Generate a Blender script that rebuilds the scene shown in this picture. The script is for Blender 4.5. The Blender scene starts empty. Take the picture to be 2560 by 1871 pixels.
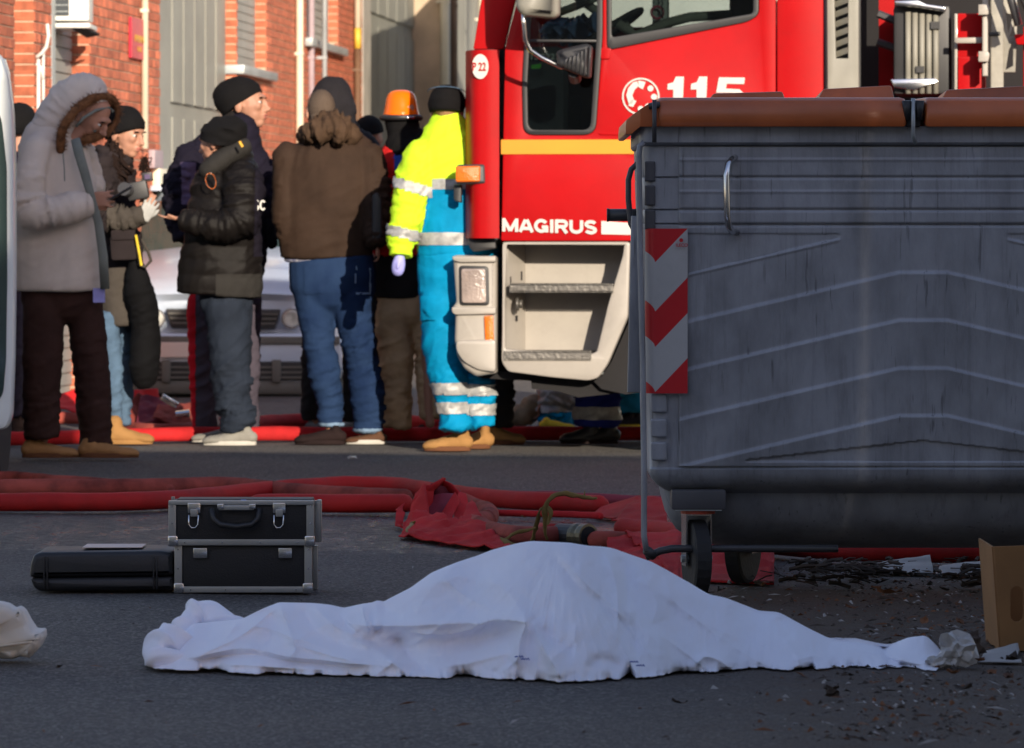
import bpy, bmesh, math, random
import numpy as np
from mathutils import Vector, Matrix
random.seed(7)
R = math.radians
sc = bpy.context.scene
COL = sc.collection
# ------------------------------------------------------------------ camera, sky, sun
F = 12000.0          # focal length in photograph pixels (2560 wide)
CX, HY = 1280.0, 600.0   # principal column, horizon row
CH = 1.03            # camera height
cam = bpy.data.cameras.new('camera'); cam_o = bpy.data.objects.new('camera', cam); COL.objects.link(cam_o)
cam_o.location = (0, 0, CH); cam_o.rotation_euler = (R(90), 0, 0)
cam.sensor_width = 36; cam.lens = 36 * F / 2560; cam.shift_y = -(935.5 - HY) / 2560
cam.clip_start = .5; cam.clip_end = 3000
cam.dof.use_dof = True; cam.dof.focus_distance = 14.5; cam.dof.aperture_fstop = 11
sc.camera = cam_o
SAZ, SEL = 17.0, 17.0
SUN = Vector((math.sin(R(SAZ)) * math.cos(R(SEL)), -math.cos(R(SAZ)) * math.cos(R(SEL)), math.sin(R(SEL))))
w = bpy.data.worlds.new('World'); sc.world = w; w.use_nodes = True
nt = w.node_tree
sky = nt.nodes.new('ShaderNodeTexSky'); sky.sky_type = 'NISHITA'; sky.sun_disc = False
sky.sun_elevation = R(SEL); sky.sun_rotation = R(180 - SAZ); sky.air_density = 1.3; sky.dust_density = .7; sky.ozone_density = 1.6
tn = nt.nodes.new('ShaderNodeMixRGB'); tn.blend_type = 'MULTIPLY'; tn.inputs[0].default_value = 1; tn.inputs[2].default_value = (1.12, .95, 1.02, 1)
nt.links.new(sky.outputs[0], tn.inputs[1]); nt.links.new(tn.outputs[0], nt.nodes['Background'].inputs[0]); nt.nodes['Background'].inputs[1].default_value = .115
sun = bpy.data.lights.new('sun', 'SUN'); sun.energy = 4.0; sun.angle = R(.45); sun.color = (1, .87, .7)
sun_o = bpy.data.objects.new('sun', sun); COL.objects.link(sun_o)
sun_o.rotation_euler = SUN.to_track_quat('Z', 'Y').to_euler(); sun_o.location = (10, -10, 20)
sc.view_settings.view_transform = 'Standard'; sc.view_settings.look = 'None'
sc.view_settings.exposure = .78; sc.view_settings.gamma = 1
sc.render.use_persistent_data = False
sc.cycles.max_bounces = 6; sc.cycles.use_denoising = True

# ------------------------------------------------------------------ helpers
def P(px, py, d):
    return Vector(((px - CX) * d / F, d, CH + (HY - py) * d / F))
def DG(py):                       # distance of a ground point seen at row py
    return CH * F / (py - HY)
def G(px, py, z=0):
    d = (CH - z) * F / (py - HY); return Vector(((px - CX) * d / F, d, z))
def ZG(py, d):
    return CH + (HY - py) * d / F
M = {}
def mat(name, col, rough=.6, metal=0, var=.12, vscale=3, bump=0, bscale=60, spec=.5, coat=0, sheen=0, col2=None, stretch=(1,1,1), alpha=1, trans=0, emis=None, grime=0, rand=0, rvar=0):
    m = bpy.data.materials.new(name); m.use_nodes = True
    n = m.node_tree.nodes; l = m.node_tree.links; b = n['Principled BSDF']
    b.inputs['Roughness'].default_value = rough; b.inputs['Metallic'].default_value = metal
    b.inputs['Specular IOR Level'].default_value = spec; b.inputs['Coat Weight'].default_value = coat
    b.inputs['Coat Roughness'].default_value = .08
    b.inputs['Sheen Weight'].default_value = sheen
    b.inputs['Transmission Weight'].default_value = trans; b.inputs['Alpha'].default_value = alpha
    tc = n.new('ShaderNodeTexCoord'); mp = n.new('ShaderNodeMapping'); mp.inputs['Scale'].default_value = stretch
    l.new(tc.outputs['Object'], mp.inputs[0])
    c2 = col2 if col2 else tuple(max(0, c * (1 - 2.2 * var)) for c in col)
    nz = n.new('ShaderNodeTexNoise'); nz.inputs['Scale'].default_value = vscale; nz.inputs['Detail'].default_value = 5; nz.inputs['Roughness'].default_value = .6
    l.new(mp.outputs[0], nz.inputs['Vector'])
    rp = n.new('ShaderNodeValToRGB'); rp.color_ramp.elements[0].position = .32; rp.color_ramp.elements[1].position = .62
    rp.color_ramp.elements[0].color = (*c2, 1); rp.color_ramp.elements[1].color = (*col, 1)
    l.new(nz.outputs[0], rp.inputs[0]); out = rp.outputs[0]
    if rand:
        oi = n.new('ShaderNodeObjectInfo'); hs = n.new('ShaderNodeHueSaturation')
        mr = n.new('ShaderNodeMapRange'); mr.inputs['To Min'].default_value = 1 - rand; mr.inputs['To Max'].default_value = 1 + rand
        l.new(oi.outputs['Random'], mr.inputs[0]); l.new(mr.outputs[0], hs.inputs['Value']); l.new(out, hs.inputs['Color']); out = hs.outputs[0]
    if grime:
        g = n.new('ShaderNodeTexNoise'); g.inputs['Scale'].default_value = 14; g.inputs['Detail'].default_value = 8; g.inputs['Roughness'].default_value = .75
        l.new(tc.outputs['Object'], g.inputs['Vector'])
        gr = n.new('ShaderNodeMapRange'); gr.inputs['From Min'].default_value = .5; gr.inputs['From Max'].default_value = .75; gr.inputs['To Max'].default_value = grime
        l.new(g.outputs[0], gr.inputs[0]); mx = n.new('ShaderNodeMixRGB'); mx.inputs[2].default_value = (.05, .042, .035, 1)
        l.new(gr.outputs[0], mx.inputs[0]); l.new(out, mx.inputs[1]); out = mx.outputs[0]
    l.new(out, b.inputs['Base Color'])
    if rvar:
        r2 = n.new('ShaderNodeMapRange'); r2.inputs['To Min'].default_value = rough - rvar; r2.inputs['To Max'].default_value = rough + rvar
        l.new(nz.outputs[0], r2.inputs[0]); l.new(r2.outputs[0], b.inputs['Roughness'])
    if bump:
        bn = n.new('ShaderNodeTexNoise'); bn.inputs['Scale'].default_value = bscale; bn.inputs['Detail'].default_value = 4
        l.new(mp.outputs[0], bn.inputs['Vector'])
        bp = n.new('ShaderNodeBump'); bp.inputs['Strength'].default_value = min(1, bump); bp.inputs['Distance'].default_value = .01
        l.new(bn.outputs[0], bp.inputs['Height']); l.new(bp.outputs[0], b.inputs['Normal'])
    if emis: b.inputs['Emission Color'].default_value = (*emis, 1); b.inputs['Emission Strength'].default_value = 1
    M[name] = m; return m

def setp(o, **k):
    for a, b in k.items():
        if b is not None: o[a] = b
    return o
def empty(name, loc, label, cat, group=None):
    o = bpy.data.objects.new(name, None); COL.objects.link(o); o.location = loc; o.empty_display_size = .1
    return setp(o, label=label, category=cat, group=group)
def link(name, me, m=None, parent=None, smooth=False, **props):
    o = bpy.data.objects.new(name, me); COL.objects.link(o)
    if m is not None and not me.materials:
        for x in (m if isinstance(m, (list, tuple)) else [m]): me.materials.append(x)
    if smooth: me.shade_smooth()
    if parent is not None:
        o.parent = parent
        o.matrix_parent_inverse = Matrix.Translation(-world_loc(parent))
    return setp(o, **props)
def world_loc(o):
    v = Vector((0, 0, 0))
    while o is not None:
        v += o.location if o.matrix_parent_inverse == Matrix() else (o.matrix_parent_inverse @ o.location)
        o = o.parent
    return v
class MB:
    """collects solids (world coordinates) into one mesh"""
    def __init__(s): s.v = []; s.f = []; s.mi = []
    def add(s, vs, fs, mi=0):
        o = len(s.v); s.v += [tuple(v) for v in vs]; s.f += [tuple(i + o for i in f) for f in fs]; s.mi += [mi] * len(fs); return s
    def box(s, x0, x1, y0, y1, z0, z1, mi=0):
        vs = [(x, y, z) for x in (x0, x1) for y in (y0, y1) for z in (z0, z1)]
        return s.add(vs, [(0,1,3,2),(4,6,7,5),(0,4,5,1),(2,3,7,6),(0,2,6,4),(1,5,7,3)], mi)
    def pbox(s, px0, px1, py0, py1, d, th, mi=0):      # a box whose front face spans these pixels at distance d
        a = P(px0, py1, d); b = P(px1, py0, d); return s.box(a.x, b.x, d, d + th, a.z, b.z, mi)
    def obox(s, c, ax, ay, az, hx, hy, hz, mi=0):
        c = Vector(c); vs = [c + ax * (hx * i) + ay * (hy * j) + az * (hz * k) for i in (-1, 1) for j in (-1, 1) for k in (-1, 1)]
        return s.add(vs, [(0,1,3,2),(4,6,7,5),(0,4,5,1),(2,3,7,6),(0,2,6,4),(1,5,7,3)], mi)
    def tube(s, pts, r, seg=8, mi=0, flat=1.0, caps=True):
        v, f = tube_geo([(Vector(p), (r[i] if isinstance(r, (list, tuple)) else r), (r[i] if isinstance(r, (list, tuple)) else r) * flat) for i, p in enumerate(pts)], seg, res=0, round_caps=False)
        return s.add(v, f, mi)
    def mesh(s, name='m'):
        me = bpy.data.meshes.new(name); me.from_pydata(s.v, [], s.f)
        if any(s.mi): me.polygons.foreach_set('material_index', s.mi)
        bm = bmesh.new(); bm.from_mesh(me); bmesh.ops.recalc_face_normals(bm, faces=bm.faces); bm.to_mesh(me); bm.free()
        return me
    def build(s, name, m, parent=None, smooth=False, bevel=0, **props):
        me = s.mesh(name)
        if bevel: bev(me, bevel)
        return link(name, me, m, parent, smooth, **props)
def bev(me, w, seg=2):
    bm = bmesh.new(); bm.from_mesh(me)
    es = [e for e in bm.edges if len(e.link_faces) == 2 and e.calc_face_angle(0) > .5]
    bmesh.ops.bevel(bm, geom=es, offset=w, segments=seg, affect='EDGES', profile=.6, clamp_overlap=True)
    bm.to_mesh(me); bm.free()
    me.shade_smooth(); me.set_sharp_from_angle(angle=R(40))
def catmull(pts, res):
    a = np.array(pts, float); n = len(a)
    if n < 3 or res <= 1: return a
    out = []
    for i in range(n - 1):
        p0 = a[max(i - 1, 0)]; p1 = a[i]; p2 = a[i + 1]; p3 = a[min(i + 2, n - 1)]
        for k in range(res):
            t = k / res
            out.append(.5 * ((2 * p1) + (-p0 + p2) * t + (2 * p0 - 5 * p1 + 4 * p2 - p3) * t * t + (-p0 + 3 * p1 - 3 * p2 + p3) * t ** 3))
    out.append(a[-1]); return np.array(out)
def tube_geo(pts, seg=14, res=4, round_caps=True, c0=None, c1=None):
    """pts: (centre, half width in the picture plane, half depth)"""
    a = np.array([[*p[0], p[1], p[2]] for p in pts], float)
    if res: a = catmull(a, res)
    a[:, 3:5] = np.maximum(a[:, 3:5], 1e-4)
    n = len(a); rings = []
    c0 = round_caps if c0 is None else c0; c1 = round_caps if c1 is None else c1
    T = np.gradient(a[:, :3], axis=0); T /= (np.linalg.norm(T, axis=1)[:, None] + 1e-9)
    def ring(c, t, wd, dp):
        t = Vector(t); y = Vector((0, 1, 0)); N = y - t * t.y
        if N.length < .15:
            z = Vector((0, 0, 1)); N = z - t * t.z
        N.normalize(); B = t.cross(N); c = Vector(c)
        return [c + B * (wd * math.cos(2 * math.pi * k / seg)) + N * (dp * math.sin(2 * math.pi * k / seg)) for k in range(seg)]
    vs = []; idx = []
    def push(r): idx.append(len(vs)); vs.extend(r)
    if c0:
        m = min(a[0, 3], a[0, 4])
        push(ring(a[0, :3] - T[0] * m * .85, T[0], a[0, 3] * .4, a[0, 4] * .4)); push(ring(a[0, :3] - T[0] * m * .5, T[0], a[0, 3] * .8, a[0, 4] * .8))
    for i in range(n): push(ring(a[i, :3], T[i], a[i, 3], a[i, 4]))
    if c1:
        m = min(a[-1, 3], a[-1, 4])
        push(ring(a[-1, :3] + T[-1] * m * .5, T[-1], a[-1, 3] * .8, a[-1, 4] * .8)); push(ring(a[-1, :3] + T[-1] * m * .85, T[-1], a[-1, 3] * .4, a[-1, 4] * .4))
    fs = []
    for i in range(len(idx) - 1):
        for k in range(seg):
            k2 = (k + 1) % seg; fs.append((idx[i] + k, idx[i] + k2, idx[i + 1] + k2, idx[i + 1] + k))
    fs.append(tuple(idx[0] + k for k in range(seg))[::-1]); fs.append(tuple(idx[-1] + k for k in range(seg)))
    return vs, fs
def slab(polys, d, th, bevel=0, res=0, curve=None):
    """extruded outline(s) in pixels (first = outer, rest = holes), front face at distance d -> mesh in world space"""
    cu = bpy.data.curves.new('c', 'CURVE'); cu.dimensions = '2D'; cu.fill_mode = 'BOTH'
    cu.extrude = max(th / 2 - bevel, 1e-4); cu.bevel_depth = bevel; cu.bevel_resolution = 1; cu.offset = -bevel
    for pl in polys:
        s = cu.splines.new('POLY'); s.points.add(len(pl) - 1); s.use_cyclic_u = True
        for i, (x, y) in enumerate(pl):
            q = P(x, y, d); s.points[i].co = (q.x, q.z, 0, 1)
    o = bpy.data.objects.new('c', cu); COL.objects.link(o)
    me = bpy.data.meshes.new_from_object(o); bpy.data.objects.remove(o)
    me.transform(Matrix.Translation((0, d + th / 2, 0)) @ Matrix.Rotation(R(90), 4, 'X'))
    bm = bmesh.new(); bm.from_mesh(me); bmesh.ops.remove_doubles(bm, verts=bm.verts, dist=1e-5); bmesh.ops.recalc_face_normals(bm, faces=bm.faces); bm.to_mesh(me); bm.free()
    return me
def rrect(x0, y0, x1, y1, r, n=5):
    out = []
    for cx, cy, a0 in ((x1 - r, y0 + r, -90), (x1 - r, y1 - r, 0), (x0 + r, y1 - r, 90), (x0 + r, y0 + r, 180)):
        for k in range(n + 1):
            a = R(a0 + 90 * k / n); out.append((cx + r * math.cos(a), cy + r * math.sin(a)))
    return out
def text_mesh(s, x, y, h, d, th=.003, xs=1.0, off=0.0, space=1.0, shear=0):
    """lettering whose left baseline corner is at the pixel (x, y), cap height h px"""
    cu = bpy.data.curves.new('t', 'FONT'); cu.body = s; cu.extrude = th / 2; cu.offset = off; cu.space_character = space; cu.shear = shear
    cu.size = 1.0; o = bpy.data.objects.new('t', cu); COL.objects.link(o)
    me = bpy.data.meshes.new_from_object(o); bpy.data.objects.remove(o)
    k = h / .729 * d / F; q = P(x, y, d)
    me.transform(Matrix.Translation(q) @ Matrix.Rotation(R(90), 4, 'X') @ Matrix.Diagonal((k * xs, k, 1, 1)))
    return me
# value noise ------------------------------------------------------
def _h(ix, iy, iz):
    n = (ix.astype(np.int64) * 73856093) ^ (iy.astype(np.int64) * 19349663) ^ (iz.astype(np.int64) * 83492791)
    n = (n ^ (n >> 13)) & 0xffffffff; n = (n * 1274126177) & 0xffffffff; n ^= n >> 16; n = (n * 2246822519) & 0xffffffff
    return ((n ^ (n >> 15)) & 0xffff) / 32767.5 - 1
def vn(p):
    p = np.asarray(p, float); i = np.floor(p); f = p - i; f = f * f * f * (f * (f * 6 - 15) + 10)
    r = 0
    for dx in (0, 1):
        wx = f[:, 0] if dx else 1 - f[:, 0]
        for dy in (0, 1):
            wy = f[:, 1] if dy else 1 - f[:, 1]
            for dz in (0, 1):
                wz = f[:, 2] if dz else 1 - f[:, 2]
                r = r + wx * wy * wz * _h(i[:, 0] + dx, i[:, 1] + dy, i[:, 2] + dz)
    return r
# ------------------------------------------------------------------ materials
mat('brick_clay', (.66,.19,.095), .85, var=.2, vscale=9, bump=.5, bscale=90, rand=.28)
mat('mortar', (.62,.48,.34), .9, var=.1, bump=.4)
mat('gate_paint', (.30,.30,.26), .55, var=.1, vscale=1.5, grime=.15)
mat('shutter_paint', (.33,.33,.30), .6, var=.08)
mat('dark_gate', (.16,.17,.18), .55, var=.1)
mat('cream_pipe', (.78,.72,.55), .5, var=.05)
mat('lilac_pipe', (.42,.33,.36), .5)
mat('zinc_pipe', (.42,.46,.47), .4, metal=.3)
mat('brown_and_shaded_pipe', (.16,.09,.05), .5)
mat('yellow_paint', (.75,.5,.06), .5)
mat('white_plastic', (.75,.75,.7), .45, var=.04)
mat('ac_dark', (.03,.04,.05), .5)
mat('sign_red', (.6,.02,.05), .4)
mat('sign_yellow', (.8,.42,.03), .4)
mat('plaster', (.42,.40,.35), .85, var=.12, bump=.2)
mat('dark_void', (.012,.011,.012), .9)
mat('recess_shade', (.05,.03,.028), .9)
# asphalt: aggregate, patches, wet film
m = mat('asphalt', (.085,.08,.078), .85)
n = m.node_tree.nodes; l = m.node_tree.links; n.clear()
o_ = n.new('ShaderNodeOutputMaterial'); b = n.new('ShaderNodeBsdfPrincipled'); l.new(b.outputs[0], o_.inputs[0])
tc = n.new('ShaderNodeTexCoord')
def noise(scale, det=4, rg=.6, vec=None):
    x = n.new('ShaderNodeTexNoise'); x.inputs['Scale'].default_value = scale; x.inputs['Detail'].default_value = det; x.inputs['Roughness'].default_value = rg
    l.new(vec if vec else tc.outputs['Object'], x.inputs['Vector']); return x.outputs[0]
def mrange(s, a, b_, c=0, d=1):
    x = n.new('ShaderNodeMapRange'); x.inputs[1].default_value = a; x.inputs[2].default_value = b_; x.inputs[3].default_value = c; x.inputs[4].default_value = d
    l.new(s, x.inputs[0]); return x.outputs[0]
def math_(op, a, b_):
    x = n.new('ShaderNodeMath'); x.operation = op
    for i, q in enumerate((a, b_)):
        if isinstance(q, (int, float)): x.inputs[i].default_value = q
        else: l.new(q, x.inputs[i])
    return x.outputs[0]
def mixc(f, a, b_):
    x = n.new('ShaderNodeMixRGB')
    if isinstance(f, (int, float)): x.inputs[0].default_value = f
    else: l.new(f, x.inputs[0])
    for i, q in ((1, a), (2, b_)):
        if isinstance(q, tuple): x.inputs[i].default_value = (*q, 1)
        else: l.new(q, x.inputs[i])
    return x.outputs[0]
vo = n.new('ShaderNodeTexVoronoi'); vo.inputs['Scale'].default_value = 130; l.new(tc.outputs['Object'], vo.inputs['Vector'])
big = noise(.9, 5); fine = noise(240, 3, .7)
stone = mrange(vo.outputs['Color'], 0, 1)
base = mixc(mrange(big, .35, .65), (.050,.046,.048), (.082,.073,.068))
base = mixc(math_('MULTIPLY', mrange(stone, .5, 1), .85), base, (.26,.245,.22)); base = mixc(math_('MULTIPLY', mrange(stone, .25, 0), .6), base, (.02,.02,.022))
base = mixc(mrange(noise(6, 6, .7), .56, .72, 0, .5), base, (.04,.035,.033))
sx = n.new('ShaderNodeSeparateXYZ'); l.new(tc.outputs['Object'], sx.inputs[0])
# wet film: a band across the carriageway between the hoses and the cases
wy = math_('ADD', sx.outputs[1], mrange(noise(1.3, 6, .7), 0, 1, -1.1, 1.1))
wet = math_('MULTIPLY', math_('MULTIPLY', mrange(wy, 15.9, 16.25), mrange(wy, 18.6, 18.0)), mrange(noise(22, 6, .8), .42, .56, .15, 1))
dirt = math_('MULTIPLY', mrange(sx.outputs[0], .1, .7), mrange(math_('ADD', sx.outputs[1], mrange(big, 0, 1, -1, 1)), 15.5, 14.5))
base = mixc(math_('MULTIPLY', dirt, mrange(noise(9, 8, .75), .3, .6, .35, .95)), base, (.088,.060,.042))
base = mixc(math_('MULTIPLY', wet, .5), base, (.03,.03,.034))
l.new(base, b.inputs['Base Color'])
mpp = n.new('ShaderNodeMapping'); mpp.inputs['Scale'].default_value = (9, 1.6, 1); l.new(tc.outputs['Object'], mpp.inputs[0])
pud = math_('MULTIPLY', wet, mrange(noise(1, 7, .75, mpp.outputs[0]), .50, .56))
mps = n.new('ShaderNodeMapping'); mps.inputs['Scale'].default_value = (60, 9, 1); l.new(tc.outputs['Object'], mps.inputs[0])
base = mixc(math_('MULTIPLY', math_('MULTIPLY', wet, mrange(pud, 1, 0)), mrange(noise(1, 4, .8, mps.outputs[0]), .5, .62, 0, .9)), base, (.20,.20,.22))  # pale sky glints on the wet stones put into the colour
base = mixc(math_('MULTIPLY', pud, .8), base, (.012,.011,.012))
rg = math_('SUBTRACT', mrange(wet, 0, 1, .82, .40), math_('MULTIPLY', pud, .34)); l.new(rg, b.inputs['Roughness'])
ht = math_('ADD', math_('MULTIPLY', vo.outputs['Distance'], -1.2), math_('MULTIPLY', fine, .6))
ht = math_('ADD', ht, math_('MULTIPLY', noise(25, 4), .8))
bp = n.new('ShaderNodeBump'); l.new(math_('ADD', mrange(wet, 0, 1, .008, .03), math_('MULTIPLY', pud, -.029)), bp.inputs['Distance']); l.new(mrange(wet, 0, 1, .9, .8), bp.inputs['Strength']); l.new(ht, bp.inputs['Height']); l.new(bp.outputs[0], b.inputs['Normal'])
# ------------------------------------------------------------------ ground
gb = MB(); N = 60
xs = [-400, -60, -20] + [-6 + .2 * i for i in range(61)] + [20, 60, 400]
ys = [-60, -10, 0, 6] + [7 + .25 * i for i in range(90)] + [32, 36, 45, 70, 150, 900]
pts = np.array([(x, y, 0) for y in ys for x in xs]); zz = .006 * vn(pts * [.8, .8, 1]) + .003 * vn(pts * [3, 3, 1] + 7)
gv = [(p[0], p[1], float(z) - .008) for p, z in zip(pts, zz)]
nx = len(xs); gf = [(j * nx + i, j * nx + i + 1, (j + 1) * nx + i + 1, (j + 1) * nx + i) for j in range(len(ys) - 1) for i in range(nx - 1)]
gb.add(gv, gf); gb.build('ground', M['asphalt'], smooth=True, kind='structure')

# ------------------------------------------------------------------ brick workshop front that runs away on the left
WA = Vector((-2.54, 33.0, 0)); WD = Vector((.0929, .9957, 0)); WN = Vector((.9957, -.0929, 0)); UZ = Vector((0, 0, 1))
def wt(px, off=0):
    k = (px - CX) / F; A = WA + WN * off
    return (k * A.y - A.x) / (WD.x - WD.y * k)
def wd(px, off=0): return (WA + WN * off + WD * wt(px, off)).y
def wz(px, py, off=0): return CH + (HY - py) * wd(px, off) / F
def wbox(mb, t0, t1, z0, z1, o0, o1, mi=0):
    c = WA + WD * ((t0 + t1) / 2) + WN * ((o0 + o1) / 2) + UZ * ((z0 + z1) / 2)
    return mb.obox(c, WD, WN, UZ, (t1 - t0) / 2, (o1 - o0) / 2, (z1 - z0) / 2, mi)
bld = empty('brick_workshop', WA + WD * 5, 'long red brick workshop front with grey gates and shutters behind the bystanders', 'building')
top = 7.5
# openings in pixels at the wall plane: (x0, x1, row of the sill or None for doors, row of head)
opens = [(34, 84, 372, -900), (128, 222, None, -900), (398, 590, None, -900), (592, 664, 172, -900), (764, 844, 108, -900), (908, 1100, None, -900), (1128, 1240, None, -900)]
T0 = wt(-140); TE = wt(1330) + 160
op = [(wt(a), wt(b_), 0 if s is None else wz((a + b_) / 2, s), 5.2) for a, b_, s, h in opens]
bw = MB(); cur = T0
for (a, b_, s, h) in op:
    if a > cur: wbox(bw, cur, a, -.05, top, -.4, 0)
    if s > 0: wbox(bw, a, b_, -.05, s, -.4, 0)
    wbox(bw, a, b_, h, top, -.4, 0)
    cur = b_
wbox(bw, cur, TE, -.05, top, -.4, 0)
bw.build('wall', M['mortar'], bld)
# far part is plastered grey: thin render coat
pw = MB(); cur = wt(903)
for (a, b_, s, h) in op[5:]:
    wbox(pw, cur, a, 0, top, .001, .02); wbox(pw, a, b_, h, top, .001, .02); cur = b_
wbox(pw, cur, TE, 0, top, .001, .02); pw.build('render_coat', M['plaster'], bld)
# bricks
BL, BH, J = .25, .055, .010
def free(t0, t1, z0, z1):
    """clip a brick against the openings"""
    segs = [(t0, t1)]
    for (a, b_, s, h) in op:
        if z1 > s + .001 and z0 < h:
            ns = []
            for (u, v) in segs:
                if v <= a or u >= b_: ns.append((u, v)); continue
                if u < a: ns.append((u, a))
                if v > b_: ns.append((b_, v))
            segs = ns
    return [(u, v) for u, v in segs if v - u > .03]
bricks = []; rest = MB(); row = 0; z = .02; tend = wt(903)
zmax = 3.4
while z < zmax:
    t = T0 + (0 if row % 2 else -(BL + J) / 2)
    while t < tend:
        for u, v in free(max(t, T0), min(t + BL, tend), z, z + BH): bricks.append((u, v, z))
        t += BL + J
    z += BH + J; row += 1
def seen(bk):
    t = (bk[0] + bk[1]) / 2; q = WA + WD * t; px = CX + F * q.x / q.y; py = HY - F * (bk[2] - CH) / q.y
    return px > 30 and -5 < py < 470 and not (px < 250 and py > 330) and not (480 < px < 665 and py > 290)
vis = [b_ for b_ in bricks if seen(b_)]; vis.sort(key=lambda b_: b_[0]); one = set(vis[:300])
for bk in bricks:
    u, v, z = bk; pr = .006 + .003 * random.random()
    if bk in one:
        x = MB(); wbox(x, u, v, z, z + BH, -.03, pr); x.build('brick', M['brick_clay'], bld)
    else: wbox(rest, u, v, z, z + BH, -.03, pr)
# jamb bricks (right hand reveal faces the street)
for (a, b_, s, h), o0 in zip(op[:5], (.4, .12, .12, .10, .10)):
    zz = .02; k = 0
    while zz < 3.4:
        if zz > s: wbox(rest, b_ - .006, b_ + .05, zz, zz + BH, -o0, .004)
        zz += BH + J
rb = rest.build('brickwork', M['brick_clay'], bld); rb['kind'] = 'stuff'
def gate(px0, px1, m, frame, name='gate', battens=6, off=-.1, tr=None):
    t0, t1 = wt(px0), wt(px1)
    g = MB(); wbox(g, t0, t1, .02, 5.2, off - .05, off); go = g.build(name, m, bld)
    # each leaf board is a raised panel with shadow joints
    bwid = (t1 - t0) / battens
    for i in range(battens):
        x = MB(); wbox(x, t0 + i * bwid + .03, t0 + (i + 1) * bwid - .03, .15, tr[0] if tr else 5.1, off, off + .022); x.build('panel', m, go)
        if tr:
            x = MB(); wbox(x, t0 + i * bwid + .03, t0 + (i + 1) * bwid - .03, tr[1], 5.1, off, off + .022); x.build('panel', m, go)
    return go
gate(398, 590, M['gate_paint'], 40, battens=7, off=-.1, tr=(wz(500, 300), wz(500, 262)))
x = MB(); wbox(x, wt(400), wt(432), 0, 5.2, -.1, -.02); x.build('gate_post', M['gate_paint'], bld)
x = MB(); wbox(x, wt(128), wt(222), 0, 5.2, -.17, -.12); so = x.build('shutter', M['shutter_paint'], bld)
sl = MB()
for k in range(60): wbox(sl, wt(129), wt(221), .1 + k * .08, .165 + k * .08, -.12, -.108)
s_ = sl.build('shutter_slats', M['shutter_paint'], so); s_['kind'] = 'stuff'
x = MB(); wbox(x, wt(126), wt(134), 0, 5.2, -.12, .012); x.build('door_frame', M['zinc_pipe'], bld)
x = MB(); wbox(x, wt(34), wt(84), op[0][2], 5.2, -.4, -.34); x.build('window', M['recess_shade'], bld)  # recess back coloured dark for the air conditioner's shadow
for (px0, px1, sr, lab) in ((592, 664, 172, 0), (764, 844, 108, 1)):
    t0, t1 = wt(px0), wt(px1); z0 = wz((px0 + px1) / 2, sr)
    x = MB(); wbox(x, t0, t1, z0, 5.2, -.15, -.09); wi = x.build('window_shutter', M['shutter_paint'], bld)
    q = MB()
    for k in range(40): wbox(q, t0 + .02, t1 - .02, z0 + .03 + k * .07, z0 + .09 + k * .07, -.09, -.082)
    q = q.build('shutter_slats', M['shutter_paint'], wi); q['kind'] = 'stuff'
    x = MB(); wbox(x, t0 - .08, t1 + .22, z0 - .07, z0, -.1, .07); x.build('sill', M['zinc_pipe'], bld, bevel=.006)
dg = gate(940, 1100, M['gate_paint'], 20, battens=7, off=-.3, tr=(wz(1000, 62), wz(1000, 30)))
x = MB(); wbox(x, wt(912), wt(940), 0, 5.2, -.3, -.05); x.build('pilaster', M['plaster'], bld)
gate(1140, 1240, M['gate_paint'], 20, battens=5, off=-.2)
def wpipe(px, r, off, m, z0=0, z1=7, name='downpipe', mat_y=None):
    t = wt(px, off); q = WA + WD * t + WN * off
    x = MB(); x.tube([q + UZ * z0, q + UZ * ((z0 + z1) / 2), q + UZ * z1], r, 12)
    pp = x.build(name, m, bld, smooth=True)
    for zc in (.6, 1.6, 2.6, 3.6):
        if z0 < zc < z1:
            br = MB(); br.obox(q + UZ * zc - WN * .02, WD, WN, UZ, r * 1.05, r + .022, .012); br.build('pipe_bracket', m, pp)
    return pp
wpipe(362, .024, .035, M['cream_pipe'], wz(362, 372, .035), 7)
wpipe(749, .032, .045, M['cream_pipe'], 0, 7)
wpipe(778, .028, .03, M['lilac_pipe'], 0, 7)
wpipe(811, .022, .14, M['zinc_pipe'], 0, 7)
wpipe(894, .03, .05, M['cream_pipe'], wz(894, 70, .05), 7)
wpipe(894, .031, .05, M['yellow_paint'], wz(894, 122, .05), wz(894, 71, .05)); wpipe(894, .030, .05, M['brown_and_shaded_pipe'], 0, wz(894, 122.5, .05))  # below the yellow stretch, shade on the pipe is painted as brown
wpipe(1112, .05, .06, M['cream_pipe'], 0, 7)
wpipe(1134, .045, .05, M['brown_and_shaded_pipe'], 0, 7)
wpipe(1206, .04, .05, M['cream_pipe'], 0, 7)
wpipe(96, .012, .02, M['white_plastic'], 0, wz(96, 150), 'conduit')
wpipe(108, .010, .02, M['white_plastic'], wz(108, 300), wz(108, 120), 'conduit')
x = MB(); x.tube([P(a, b_, wd(100, .03)) for a, b_ in ((118, 60), (121, 90), (116, 118), (104, 134), (90, 144))], .012, 8); x.build('cable', M['white_plastic'], bld, smooth=True)
x = MB(); x.tube([P(a, b_, wd(100, .03)) for a, b_ in ((90, 160), (98, 166), (106, 180), (108, 200))], .012, 8); x.build('cable', M['white_plastic'], bld, smooth=True)
# meter box low on the wall
x = MB(); t = wt(408, .05); wbox(x, t - .18, t + .18, wz(405, 470), wz(405, 424), .002, .06); x.build('meter_box', M['cream_pipe'], bld, bevel=.006)
x = MB(); t = wt(399, .05); wbox(x, t - .2, t + .16, wz(400, 423), wz(400, 378), .002, .05); x.build('meter_box', M['lilac_pipe'], bld, bevel=.006)
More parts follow.
